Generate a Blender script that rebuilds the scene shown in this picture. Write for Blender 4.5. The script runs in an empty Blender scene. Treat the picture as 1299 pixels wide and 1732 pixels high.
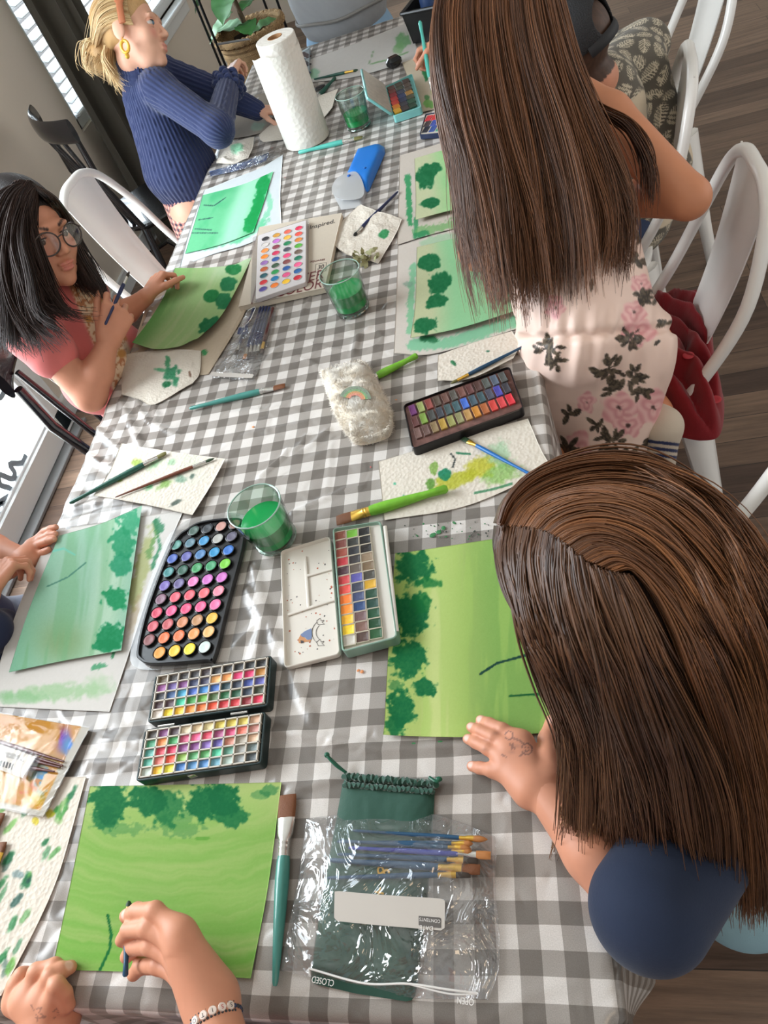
import bpy, math, random
import numpy as np
from mathutils import Vector, Matrix

sc = bpy.context.scene
COL = sc.collection
PI = math.pi
# ------------------------------------------------------------------ camera, world, lights, exposure
FPX = 1200.96
RC = np.array([[0.9575831832, 0.0528700001, -0.2832652649],
               [-0.1358843433, -0.7840113350, -0.6056910697],
               [-0.2541060654, 0.6184908971, -0.7435718646]])
CP = np.array([0.1806307, -0.26264616, 1.60155416])
cam_d = bpy.data.cameras.new('camera')
cam_d.sensor_fit = 'VERTICAL'
cam_d.sensor_height = 36.0
cam_d.lens = 36.0 * FPX / 1732.0
cam_d.clip_start = 0.02
cam_o = bpy.data.objects.new('camera', cam_d)
COL.objects.link(cam_o)
cam_o.matrix_world = Matrix([[RC[0][i], -RC[1][i], -RC[2][i], CP[i]] for i in range(3)] + [[0, 0, 0, 1]])
sc.camera = cam_o
sc.view_settings.view_transform = 'Standard'
sc.view_settings.look = 'None'
sc.view_settings.gamma = 1.0
sc.view_settings.use_curve_mapping = False
sc.view_settings.exposure = -0.08
sc.cycles.use_denoising = True
sc.cycles.max_bounces = 10
sc.cycles.transparent_max_bounces = 24
sc.cycles.caustics_reflective = False
sc.cycles.caustics_refractive = False
sc.cycles.sample_clamp_indirect = 4.0

wld = bpy.data.worlds.new('world')
sc.world = wld
wld.use_nodes = True
wbg = wld.node_tree.nodes['Background']
wbg.inputs[0].default_value = (0.86, 0.93, 1.0, 1)
wbg.inputs[1].default_value = 0.62

def area(name, loc, target, sx, sy, power, color):
    l = bpy.data.lights.new(name, 'AREA')
    l.shape = 'RECTANGLE'; l.size = sx; l.size_y = sy
    l.energy = power; l.color = color
    o = bpy.data.objects.new(name, l); COL.objects.link(o)
    o.location = loc
    d = Vector(target) - Vector(loc)
    o.rotation_euler = d.to_track_quat('-Z', 'Y').to_euler()
    return o
area('ceiling_lamp_light', (0.35, 1.0, 2.55), (0.2, 1.0, 0), 1.6, 3.0, 3, (1.0, 0.97, 0.93))
area('right_fill_light', (4.1, 1.6, 1.6), (-1.7, 2.6, 0.9), 3.6, 2.0, 36, (1.0, 0.92, 0.82))  # added warm fill from the unseen right side, no window seen there
area('pendant_lamp_light', (1.0, -0.8, 2.35), (0.0, 0.3, 0.75), 0.5, 0.5, 5.5, (1.0, 0.76, 0.5))
area('door_daylight', (-2.0, 1.0, 1.35), (0.2, 1.4, 0.3), 1.5, 2.0, 82, (0.80, 0.91, 1.0))
area('window_daylight', (-2.5, 4.1, 1.7), (0.3, 3.0, 0.7), 2.2, 2.0, 230, (0.80, 0.91, 1.0))
area('patio_daylight', (-4.2, 0.8, 3.4), (-3.6, 0.9, 0), 3.0, 4.0, 800, (0.95, 0.98, 1.0))

# ------------------------------------------------------------------ geometry helpers
def _dir(u, v):
    return RC.T @ np.array([(u - 649.5) / FPX, (v - 866) / FPX, 1.0])
def at(u, v, z=0.75):           # the point at height z seen at (u, v) of the photograph
    d = _dir(u, v); return CP + d * ((z - CP[2]) / d[2])
def atx(u, v, x):
    d = _dir(u, v); return CP + d * ((x - CP[0]) / d[0])
def aty(u, v, y):
    d = _dir(u, v); return CP + d * ((y - CP[1]) / d[1])
def ray(u, v, dep):
    return CP + _dir(u, v) * dep
def pix(P):
    q = (np.asarray(P, float) - CP) @ RC.T
    return 649.5 + FPX * q[..., 0] / q[..., 2], 866 + FPX * q[..., 1] / q[..., 2]
def V(*a):
    return np.array(a, float)
def nrm(v):
    v = np.asarray(v, float); return v / (np.linalg.norm(v) + 1e-12)
def camv(v):
    return RC.T @ np.asarray(v, float)

def lin(c):
    c = np.asarray(c, float) / 255.0
    return np.where(c <= 0.04045, c / 12.92, ((c + 0.055) / 1.055) ** 2.4)

_rs = np.random.RandomState(7)
_tab = _rs.rand(256, 256)
def vnoise(x, y, seed=0):
    x = np.asarray(x, float) + seed * 17.31; y = np.asarray(y, float) + seed * 9.77
    xi = np.floor(x).astype(int); yi = np.floor(y).astype(int)
    fx = x - xi; fy = y - yi
    fx = fx * fx * (3 - 2 * fx); fy = fy * fy * (3 - 2 * fy)
    a = _tab[xi & 255, yi & 255]; b = _tab[(xi + 1) & 255, yi & 255]
    c = _tab[xi & 255, (yi + 1) & 255]; d = _tab[(xi + 1) & 255, (yi + 1) & 255]
    return (a * (1 - fx) + b * fx) * (1 - fy) + (c * (1 - fx) + d * fx) * fy
def fbm(x, y, seed=0, o=4):
    s = 0; a = 0.5; t = 0
    for i in range(o):
        s = s + a * vnoise(np.asarray(x) * 2 ** i, np.asarray(y) * 2 ** i, seed + i); t += a; a *= 0.5
    return s / t
def ss(a, b, x):
    t = np.clip((np.asarray(x, float) - a) / (b - a), 0, 1); return t * t * (3 - 2 * t)
def mix(a, b, t):
    t = np.asarray(t)[..., None]; return np.asarray(a, float) * (1 - t) + np.asarray(b, float) * t

# ------------------------------------------------------------------ materials
_M = {}
def mat(name, col=(200, 200, 200), rough=0.5, metal=0.0, attr=False, objcol=False, bump=None, trans=0.0, spec=0.5, sheen=0.0, vary=None, sss=0.0, emit=None, coat=0.0):
    """col is sRGB 0-255.  bump=(kind, scale, strength[, distance]);  vary=(scale, amount)."""
    if name in _M: return _M[name]
    m = bpy.data.materials.new(name); m.use_nodes = True
    nt = m.node_tree; N = nt.nodes; L = nt.links
    b = N['Principled BSDF']
    b.inputs['Roughness'].default_value = rough
    b.inputs['Metallic'].default_value = metal
    b.inputs['Specular IOR Level'].default_value = spec
    b.inputs['Transmission Weight'].default_value = trans
    if coat: b.inputs['Coat Weight'].default_value = coat
    if sheen: b.inputs['Sheen Weight'].default_value = sheen
    if sss:
        b.inputs['Subsurface Weight'].default_value = sss
        b.inputs['Subsurface Radius'].default_value = (0.012, 0.004, 0.002)
        b.inputs['Subsurface Scale'].default_value = 1.0
    c = tuple(lin(col)) + (1,)
    b.inputs['Base Color'].default_value = c
    src = None
    if attr:
        a = N.new('ShaderNodeAttribute'); a.attribute_name = 'Col'; src = a.outputs['Color']
    elif objcol:
        a = N.new('ShaderNodeObjectInfo'); src = a.outputs['Color']
    if vary:
        tc = N.new('ShaderNodeTexCoord'); nz = N.new('ShaderNodeTexNoise')
        nz.inputs['Scale'].default_value = vary[0]; nz.inputs['Detail'].default_value = 5
        L.new(tc.outputs['Object'], nz.inputs['Vector'])
        mr = N.new('ShaderNodeMapRange'); mr.inputs['From Min'].default_value = 0.3; mr.inputs['From Max'].default_value = 0.7
        mr.inputs['To Min'].default_value = 1 - vary[1]; mr.inputs['To Max'].default_value = 1 + vary[1]
        L.new(nz.outputs['Fac'], mr.inputs['Value'])
        mx = N.new('ShaderNodeVectorMath'); mx.operation = 'SCALE'
        if src: L.new(src, mx.inputs[0])
        else: mx.inputs[0].default_value = c[:3]
        L.new(mr.outputs['Result'], mx.inputs['Scale']); src = mx.outputs['Vector']
    if src: L.new(src, b.inputs['Base Color'])
    if emit:
        b.inputs['Emission Color'].default_value = tuple(lin(emit[0])) + (1,); b.inputs['Emission Strength'].default_value = emit[1]
    if bump:
        tc = N.new('ShaderNodeTexCoord'); kind = bump[0]
        if kind == 'noise':
            t = N.new('ShaderNodeTexNoise'); t.inputs['Scale'].default_value = bump[1]; t.inputs['Detail'].default_value = 6; out = t.outputs['Fac']
        elif kind == 'voronoi':
            t = N.new('ShaderNodeTexVoronoi'); t.inputs['Scale'].default_value = bump[1]; out = t.outputs['Distance']
        elif kind == 'wave':
            t = N.new('ShaderNodeTexWave'); t.inputs['Scale'].default_value = bump[1]; t.inputs['Distortion'].default_value = 2.0; t.inputs['Detail'].default_value = 2; out = t.outputs['Fac']
        L.new(tc.outputs['Object'], t.inputs['Vector'])
        bp = N.new('ShaderNodeBump'); bp.inputs['Strength'].default_value = bump[2]
        bp.inputs['Distance'].default_value = bump[3] if len(bump) > 3 else 0.002
        L.new(out, bp.inputs['Height']); L.new(bp.outputs['Normal'], b.inputs['Normal'])
    _M[name] = m
    return m

def clear_mat(name, tint=(255, 255, 255), rough=0.05, gloss=1.0, crumple=None, haze=0.0, base=.045, rimtint=None):
    """thin clear plastic or glass: transparent with a fresnel sheen, crumple=(scale, strength)."""
    if name in _M: return _M[name]
    m = bpy.data.materials.new(name); m.use_nodes = True
    nt = m.node_tree; N = nt.nodes; L = nt.links
    for n in list(N): N.remove(n)
    out = N.new('ShaderNodeOutputMaterial')
    tr = N.new('ShaderNodeBsdfTransparent'); tr.inputs[0].default_value = tuple(lin(tint)) + (1,)
    gl = N.new('ShaderNodeBsdfGlossy'); gl.inputs['Roughness'].default_value = rough
    lw = N.new('ShaderNodeLayerWeight'); lw.inputs['Blend'].default_value = .5
    pw = N.new('ShaderNodeMath'); pw.operation = 'POWER'; pw.inputs[1].default_value = 3.2; L.new(lw.outputs['Facing'], pw.inputs[0])
    mp = N.new('ShaderNodeMath'); mp.operation = 'MULTIPLY_ADD'; mp.inputs[1].default_value = .8 * gloss; mp.inputs[2].default_value = base; mp.use_clamp = True
    L.new(pw.outputs[0], mp.inputs[0])
    if rimtint:
        tm = N.new('ShaderNodeMix'); tm.data_type = 'RGBA'; p2 = N.new('ShaderNodeMath'); p2.operation = 'POWER'; p2.inputs[1].default_value = 4
        L.new(lw.outputs['Facing'], p2.inputs[0]); L.new(p2.outputs[0], tm.inputs['Factor'])
        tm.inputs['A'].default_value = tuple(lin(tint)) + (1,); tm.inputs['B'].default_value = tuple(lin(rimtint)) + (1,); L.new(tm.outputs['Result'], tr.inputs[0])
    mx = N.new('ShaderNodeMixShader')
    L.new(mp.outputs[0], mx.inputs[0]); L.new(gl.outputs[0], mx.inputs[2])
    if haze:
        df = N.new('ShaderNodeBsdfDiffuse'); df.inputs[0].default_value = (0.85, 0.85, 0.84, 1)
        m2 = N.new('ShaderNodeMixShader'); m2.inputs[0].default_value = haze
        L.new(tr.outputs[0], m2.inputs[1]); L.new(df.outputs[0], m2.inputs[2]); L.new(m2.outputs[0], mx.inputs[1])
    else:
        L.new(tr.outputs[0], mx.inputs[1])
    if crumple:
        tc = N.new('ShaderNodeTexCoord'); t = N.new('ShaderNodeTexNoise')
        t.inputs['Scale'].default_value = crumple[0]; t.inputs['Detail'].default_value = 3; t.inputs['Distortion'].default_value = 1.5
        L.new(tc.outputs['Object'], t.inputs['Vector'])
        bp = N.new('ShaderNodeBump'); bp.inputs['Strength'].default_value = crumple[1]; bp.inputs['Distance'].default_value = 0.02
        L.new(t.outputs['Fac'], bp.inputs['Height']); L.new(bp.outputs[0], gl.inputs['Normal']); L.new(bp.outputs[0], lw.inputs['Normal'])
    L.new(mx.outputs[0], out.inputs[0])
    _M[name] = m
    return m

# ------------------------------------------------------------------ objects
_ORG = {}
def root(name, loc, label, cat, group=None, rz=0.0):
    o = bpy.data.objects.new(name, None); COL.objects.link(o)
    o.empty_display_size = 0.02
    o.location = tuple(loc); o.rotation_euler = (0, 0, rz)
    o['label'] = label; o['category'] = cat
    if group: o['group'] = group
    _ORG[o.name] = np.array(loc, float)
    return o
def tag(o, label, cat, group=None):
    o['label'] = label; o['category'] = cat
    if group: o['group'] = group
    return o

def obj(name, verts, faces, m, parent=None, local=False, smooth=True, col=None, uv=None, mi=None, label=None, org=None, matrix=None):
    """ONE mesh object.  verts are world positions unless local."""
    verts = np.asarray(verts, float)
    if parent is not None:
        o0 = _ORG[parent.name] if not local else np.zeros(3)
    else:
        o0 = np.array(org, float) if org is not None else (np.array([*(verts[:, :2].min(0) + verts[:, :2].max(0)) / 2, verts[:, 2].min()]) if not local else np.zeros(3))
    me = bpy.data.meshes.new(name)
    if isinstance(faces, np.ndarray):
        k = faces.shape[1]; n = len(faces)
        me.vertices.add(len(verts)); me.vertices.foreach_set('co', (verts - o0).astype(np.float32).ravel())
        me.loops.add(n * k); me.loops.foreach_set('vertex_index', faces.astype(np.int32).ravel())
        me.polygons.add(n); me.polygons.foreach_set('loop_start', np.arange(0, n * k, k, dtype=np.int32))
        me.update(calc_edges=True)
    else:
        me.from_pydata([tuple(v) for v in verts - o0], [], faces); me.update()
    if smooth and len(me.polygons):
        me.polygons.foreach_set('use_smooth', np.ones(len(me.polygons), dtype=bool))
        if len(me.polygons) < 6000: me.set_sharp_from_angle(angle=math.radians(42))
    for mm in (m if isinstance(m, (list, tuple)) else [m]): me.materials.append(mm)
    if mi is not None: me.polygons.foreach_set('material_index', np.asarray(mi, dtype=np.int32))
    if col is not None:
        a = me.color_attributes.new('Col', 'FLOAT_COLOR', 'POINT')
        cc = np.ones((len(verts), 4), np.float32); cc[:, :3] = col
        a.data.foreach_set('color', cc.ravel())
    if uv is not None:
        ul = me.uv_layers.new(name='UVMap')
        li = np.zeros(len(me.loops), np.int32); me.loops.foreach_get('vertex_index', li)
        ul.data.foreach_set('uv', np.asarray(uv, np.float32)[li].ravel())
    o = bpy.data.objects.new(name, me); COL.objects.link(o)
    if parent is not None:
        o.parent = parent; _ORG[o.name] = o0
    else:
        o.location = tuple(o0); _ORG[o.name] = o0
    if label: o['label'] = label
    return o

class MB:
    def __init__(s): s.v = []; s.f = []; s.m = []; s.n = 0
    def add(s, v, f, mi=0):
        v = np.asarray(v, float); s.v.append(v)
        for q in f: s.f.append([i + s.n for i in q]); s.m.append(mi)
        s.n += len(v); return s
    def box(s, c, size, R=None, mi=0, bev=0.0):
        sx, sy, sz = [a / 2 for a in size]
        if bev <= 0:
            v = np.array([[x, y, z] for x in (-sx, sx) for y in (-sy, sy) for z in (-sz, sz)])
            f = [[0, 1, 3, 2], [4, 6, 7, 5], [0, 4, 5, 1], [2, 3, 7, 6], [0, 2, 6, 4], [1, 5, 7, 3]]
        else:
            b = min(bev, sx * .95, sy * .95, sz * .95)
            return s.rprism(c, 2 * sx, 2 * sy, 2 * sz, b, R, mi, edge=b * .7)
        if R is not None: v = v @ np.asarray(R).T
        return s.add(v + np.asarray(c, float), f, mi)
    def rprism(s, c, w, d, h, r, R=None, mi=0, edge=0.0, seg=4):
        """rounded-corner slab centred at c."""
        pts = []
        for cx, cy, a0 in ((w/2-r, d/2-r, 0), (-w/2+r, d/2-r, PI/2), (-w/2+r, -d/2+r, PI), (w/2-r, -d/2+r, 1.5*PI)):
            for i in range(seg + 1):
                a = a0 + PI / 2 * i / seg; pts.append((cx + r * math.cos(a), cy + r * math.sin(a), math.cos(a), math.sin(a)))
        pts = np.array(pts); n = len(pts); rings = []
        prof = [(-h/2, edge), (-h/2 + edge, 0), (h/2 - edge, 0), (h/2, edge)] if edge > 0 else [(-h/2, 0), (h/2, 0)]
        for z, ins in prof:
            rings.append(np.c_[pts[:, 0] - pts[:, 2] * ins, pts[:, 1] - pts[:, 3] * ins, np.full(n, z)])
        v = np.concatenate(rings); f = []
        for k in range(len(prof) - 1):
            for i in range(n): f.append([k*n+i, k*n+(i+1) % n, (k+1)*n+(i+1) % n, (k+1)*n+i])
        f.append(list(range(n))[::-1]); f.append([(len(prof)-1)*n+i for i in range(n)])
        if R is not None: v = v @ np.asarray(R).T
        return s.add(v + np.asarray(c, float), f, mi)
    def tube(s, pts, r, n=10, mi=0, cap=True, flat=None, up=None):
        """r scalar or list; flat: list of factors squashing the second axis; up: preferred second axis."""
        P = np.asarray(pts, float); k = len(P)
        r = np.broadcast_to(np.asarray(r, float), (k,)); fl = np.broadcast_to(np.asarray(1.0 if flat is None else flat, float), (k,))
        T = np.zeros_like(P); T[1:-1] = P[2:] - P[:-2]; T[0] = P[1] - P[0]; T[-1] = P[-1] - P[-2]
        T /= (np.linalg.norm(T, axis=1, keepdims=True) + 1e-12)
        u0 = np.array(up if up is not None else (0, 0, 1), float)
        if abs(T[0] @ u0) > .95: u0 = np.array((1, 0, 0), float) if up is None else np.array((0, 1, 0), float)
        rings = []; u = u0
        for i in range(k):
            u = u - T[i] * (u @ T[i]); u /= np.linalg.norm(u) + 1e-12
            w = np.cross(T[i], u); a = np.arange(n) * 2 * PI / n
            rings.append(P[i] + r[i] * (np.cos(a)[:, None] * w + np.sin(a)[:, None] * u * fl[i]))
        v = np.concatenate(rings); f = []
        for i in range(k - 1):
            for j in range(n): f.append([i*n+j, i*n+(j+1) % n, (i+1)*n+(j+1) % n, (i+1)*n+j])
        if cap: f.append(list(range(n))[::-1]); f.append([(k-1)*n+j for j in range(n)])
        return s.add(v, f, mi)
    def lathe(s, prof, c=(0, 0, 0), n=28, R=None, mi=0, close=False):
        prof = np.asarray(prof, float); k = len(prof); a = np.arange(n) * 2 * PI / n
        v = np.concatenate([np.c_[np.cos(a) * p[0], np.sin(a) * p[0], np.full(n, p[1])] for p in prof]); f = []
        for i in range(k - 1 + (1 if close else 0)):
            i2 = (i + 1) % k
            for j in range(n): f.append([i*n+j, i*n+(j+1) % n, i2*n+(j+1) % n, i2*n+j])
        if R is not None: v = v @ np.asarray(R).T
        return s.add(v + np.asarray(c, float), f, mi)
    def ball(s, c, r, R=None, mi=0, nu=16, nv=10):
        r = np.broadcast_to(np.asarray(r, float), (3,)); v = [[0, 0, -1]]
        for i in range(1, nv):
            t = -PI/2 + PI * i / nv
            for j in range(nu): p = 2*PI*j/nu; v.append([math.cos(t)*math.cos(p), math.cos(t)*math.sin(p), math.sin(t)])
        v.append([0, 0, 1]); v = np.array(v) * r; f = []
        for j in range(nu): f.append([0, 1+(j+1) % nu, 1+j]); f.append([len(v)-1, 1+(nv-2)*nu+j, 1+(nv-2)*nu+(j+1) % nu])
        for i in range(nv - 2):
            for j in range(nu): f.append([1+i*nu+j, 1+i*nu+(j+1) % nu, 1+(i+1)*nu+(j+1) % nu, 1+(i+1)*nu+j])
        if R is not None: v = v @ np.asarray(R).T
        return s.add(v + np.asarray(c, float), f, mi)
    def build(s, name, m, parent=None, **k):
        return obj(name, np.concatenate(s.v), s.f, m, parent, mi=(s.m if isinstance(m, (list, tuple)) and len(m) > 1 else None), **k)

def rotz(a):
    c, s = math.cos(a), math.sin(a); return np.array([[c, -s, 0], [s, c, 0], [0, 0, 1.0]])
def catmull(P, n):
    P = np.asarray(P, float); k = len(P)
    if k == 2:
        t = np.linspace(0, 1, n)[:, None]; return P[0] * (1 - t) + P[1] * t
    Q = np.vstack([2 * P[0] - P[1], P, 2 * P[-1] - P[-2]])
    t = np.linspace(0, k - 1 - 1e-9, n); i = np.floor(t).astype(int); f = (t - i)[:, None]
    a, b, c, d = Q[i], Q[i + 1], Q[i + 2], Q[i + 3]
    return 0.5 * (2*b + (c - a)*f + (2*a - 5*b + 4*c - d)*f**2 + (3*b - a - 3*c + d)*f**3)

def grid_faces(nu, nv):
    i, j = np.meshgrid(np.arange(nu - 1), np.arange(nv - 1), indexing='ij')
    a = (i * nv + j).ravel(); return np.c_[a, a + 1, a + nv + 1, a + nv]

def sheet(name, rows, m, paint=None, res=(60, 60), thick=0.0005, bulge=None, parent=None, z=0.7530, col=None):
    """paper-like sheet through rows of (u, v[, z]) photo points measured on the table plane."""
    R = []
    for row in rows:
        pts = [at(p[0], p[1], p[2] if len(p) > 2 else z) for p in row]
        R.append(catmull(pts, res[1]))
    R = np.array(R)
    if len(rows) == 2:
        t = np.linspace(0, 1, res[0])[:, None, None]; G = R[0][None] * (1 - t) + R[1][None] * t
    else:
        G = np.stack([catmull(R[:, j], res[0]) for j in range(res[1])], axis=1)
    P = G.reshape(-1, 3)
    uu, vv = np.meshgrid(np.linspace(0, 1, res[0]), np.linspace(0, 1, res[1]), indexing='ij')
    if bulge is not None: P[:, 2] += bulge(vv.ravel(), uu.ravel())
    f = grid_faces(*res); nv = len(P)
    # orientation
    nn = np.cross(P[f[0][1]] - P[f[0][0]], P[f[0][3]] - P[f[0][0]])
    if nn[2] < 0: f = f[:, ::-1]
    B = P.copy(); B[:, 2] -= thick
    i = np.arange(res[0]) * res[1]; j = np.arange(res[1])
    loop = np.concatenate([j[:-1], i[:-1] + res[1] - 1, (i[-1] + j)[:0:-1], i[:0:-1]])
    l2 = np.roll(loop, -1)
    side = np.c_[loop, loop + nv, l2 + nv, l2]
    faces = np.concatenate([f, (f + nv)[:, ::-1], side])
    c = None
    if paint is not None:
        px, py = pix(P)
        cc = np.clip(paint(px, py, vv.ravel(), uu.ravel()) * .88, 0, 255)
        c = lin(cc); c = np.concatenate([c, c])
    o = obj(name, np.concatenate([P, B]), faces, m, parent, col=c)
    return o

# ------------------------------------------------------------------ implicit bodies (one continuous surface)
def cap(a, b, ra, rb, k=0.012, flat=None):
    return ('c', np.asarray(a, float), np.asarray(b, float), ra, rb, k, flat)
def ell(c, r, R=None, k=0.012, sub=False):
    return ('s' if sub else 'e', np.asarray(c, float), np.broadcast_to(np.asarray(r, float), (3,)).astype(float), None if R is None else np.asarray(R, float), k)

def sdf_mesh(prims, h):
    lo = np.full(3, 1e9); hi = np.full(3, -1e9); BB = []
    for p in prims:
        if p[0] == 'c': rr = max(p[3], p[4]); a = np.minimum(p[1], p[2]) - rr; b = np.maximum(p[1], p[2]) + rr
        else: rr = p[2].max(); a = p[1] - rr; b = p[1] + rr
        BB.append((a, b))
        if p[0] != 's': lo = np.minimum(lo, a); hi = np.maximum(hi, b)
    lo -= 4 * h; hi += 4 * h
    n = np.ceil((hi - lo) / h).astype(int) + 1
    D = np.full(n, 0.05, np.float32)
    for p, (a, b) in zip(prims, BB):
        k = p[5] if p[0] == 'c' else p[4]
        pad = k + 3 * h
        i0 = np.clip(np.floor((a - pad - lo) / h).astype(int), 0, n); i1 = np.clip(np.ceil((b + pad - lo) / h).astype(int) + 1, 0, n)
        if (i1 <= i0).any(): continue
        X = (lo[0] + h * np.arange(i0[0], i1[0]))[:, None, None]; Y = (lo[1] + h * np.arange(i0[1], i1[1]))[None, :, None]; Z = (lo[2] + h * np.arange(i0[2], i1[2]))[None, None, :]
        if p[0] == 'c':
            _, A, B, ra, rb, _, fl = p
            x, y, z = X - A[0], Y - A[1], Z - A[2]
            ba = B - A; sc_ = 1.0
            if fl is not None:
                nn, s = nrm(fl[0]), fl[1]; q = (x * nn[0] + y * nn[1] + z * nn[2]) * (1 / s - 1)
                x = x + nn[0] * q; y = y + nn[1] * q; z = z + nn[2] * q
                ba = ba + nn * (ba @ nn) * (1 / s - 1); sc_ = s ** .5
            t = np.clip((x * ba[0] + y * ba[1] + z * ba[2]) / (ba @ ba + 1e-12), 0, 1)
            d = np.sqrt((x - t * ba[0]) ** 2 + (y - t * ba[1]) ** 2 + (z - t * ba[2]) ** 2) - (ra + (rb - ra) * t)
            d = d * sc_
        else:
            _, Cc, r, Rm, _ = p
            x, y, z = X - Cc[0], Y - Cc[1], Z - Cc[2]
            if Rm is not None:   # columns of Rm are the local axes
                x, y, z = (x*Rm[0, 0] + y*Rm[1, 0] + z*Rm[2, 0], x*Rm[0, 1] + y*Rm[1, 1] + z*Rm[2, 1], x*Rm[0, 2] + y*Rm[1, 2] + z*Rm[2, 2])
            k0 = np.sqrt((x/r[0])**2 + (y/r[1])**2 + (z/r[2])**2); k1 = np.sqrt((x/r[0]**2)**2 + (y/r[1]**2)**2 + (z/r[2]**2)**2) + 1e-9
            d = k0 * (k0 - 1) / k1
        S = D[i0[0]:i1[0], i0[1]:i1[1], i0[2]:i1[2]]
        if p[0] == 's':
            d = -d; hh = np.maximum(k - np.abs(S - d), 0) / k; S[...] = np.maximum(S, d) + hh * hh * k / 4
        else:
            hh = np.maximum(k - np.abs(S - d), 0) / k; S[...] = np.minimum(S, d) - hh * hh * k / 4
    # surface nets
    s = D < 0
    c = np.zeros(np.array(D.shape) - 1, np.uint8)
    for dx in (0, 1):
        for dy in (0, 1):
            for dz in (0, 1):
                c += s[dx:s.shape[0]-1+dx, dy:s.shape[1]-1+dy, dz:s.shape[2]-1+dz]
    act = (c > 0) & (c < 8)
    idx = np.full(act.shape, -1, np.int64); I = np.argwhere(act); idx[act] = np.arange(len(I))
    acc = np.zeros((len(I), 3)); cnt = np.zeros(len(I))
    off = [(dx, dy, dz) for dx in (0, 1) for dy in (0, 1) for dz in (0, 1)]
    val = {o: D[I[:, 0]+o[0], I[:, 1]+o[1], I[:, 2]+o[2]] for o in off}
    for o in off:
        for ax in range(3):
            if o[ax] == 0:
                o2 = list(o); o2[ax] = 1; o2 = tuple(o2)
                a, b = val[o], val[o2]; mk = (a < 0) != (b < 0)
                t = np.where(mk, a / np.where(mk, a - b, 1), 0)
                P = np.tile(np.array(o, float), (len(I), 1)); P[:, ax] = t
                acc[mk] += P[mk]; cnt[mk] += 1
    Vv = lo + h * (I + acc / cnt[:, None])
    F = []
    for ax in range(3):
        sl0 = [slice(1, -1)] * 3; sl1 = [slice(1, -1)] * 3
        sl0[ax] = slice(0, -1); sl1[ax] = slice(1, None)
        a, b = s[tuple(sl0)], s[tuple(sl1)]
        E_ = np.argwhere(a != b); sg = a[a != b]
        base = E_.copy()
        for q in range(3):
            if q != ax: base[:, q] += 1
        u, w = (ax + 1) % 3, (ax + 2) % 3
        def g(du, dw):
            q = base.copy(); q[:, u] -= du; q[:, w] -= dw; return idx[q[:, 0], q[:, 1], q[:, 2]]
        Q = np.c_[g(1, 1), g(0, 1), g(0, 0), g(1, 0)]
        Q[~sg] = Q[~sg][:, ::-1]; F.append(Q)
    F = np.concatenate(F)
    return Vv, F[(F >= 0).all(1)]

def vnormals(Vv, F):
    n = np.cross(Vv[F[:, 2]] - Vv[F[:, 0]], Vv[F[:, 3]] - Vv[F[:, 1]])
    N = np.zeros_like(Vv)
    for i in range(4): np.add.at(N, F[:, i], n)
    return N / (np.linalg.norm(N, axis=1, keepdims=True) + 1e-12)

def body(name, prims, h, m, parent=None, base=None, marks=(), colfn=None, extra=None, label=None, disp=None):
    """one mesh from smooth-united primitives; marks=(centre, radius, colour[, softness, stretch]) painted on the skin."""
    Vv, F = sdf_mesh(prims, h)
    if extra is not None:
        for pr_, hh in extra:
            v2, f2 = sdf_mesh(pr_, hh); F = np.concatenate([F, f2 + len(Vv)]); Vv = np.concatenate([Vv, v2])
    if disp is not None: Vv = Vv + vnormals(Vv, F) * disp(Vv)[:, None]
    c = None
    if base is not None:
        c = np.tile(np.array(base, float), (len(Vv), 1))
        c = c * (1 + 0.05 * (fbm(Vv[:, 0] * 60 + Vv[:, 2] * 40, Vv[:, 1] * 60 - Vv[:, 2] * 30, 3, 3) - .5))[:, None]
        if colfn: c = colfn(Vv, c)
        for mk in marks:
            ctr, r, cc = mk[:3]; sf = mk[3] if len(mk) > 3 else 0.4
            d = Vv - np.asarray(ctr)
            if len(mk) > 4: d = d @ np.asarray(mk[4])
            dd = np.linalg.norm(d, axis=1) / r
            w = (1 - ss(1 - sf, 1, dd)) * (mk[5] if len(mk) > 5 else 1.0)
            c = mix(c, np.array(cc, float), w) if np.ndim(w) else c
        c = lin(np.clip(c, 0, 255))
    return obj(name, Vv, F, m, parent, col=c, label=label)

def scalp(u, v, c, Fm, s, lift=.008, hit=False):
    """where the line of sight to (u, v) meets the scalp of a head at c; nearest point of approach when it misses."""
    rad = np.array((.082, .102, .090)) * s + lift; cc = np.asarray(c) + Fm @ (V(0, -.014, .038) * s)
    D_ = (Fm.T @ _dir(u, v)) / rad; o = (Fm.T @ (CP - cc)) / rad
    a, b, c_ = D_ @ D_, 2 * D_ @ o, o @ o - 1; q = b * b - 4 * a * c_
    t = (-b - math.sqrt(q)) / (2 * a) if q > 0 else -b / (2 * a)
    return (t, q > 0) if hit else t

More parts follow.
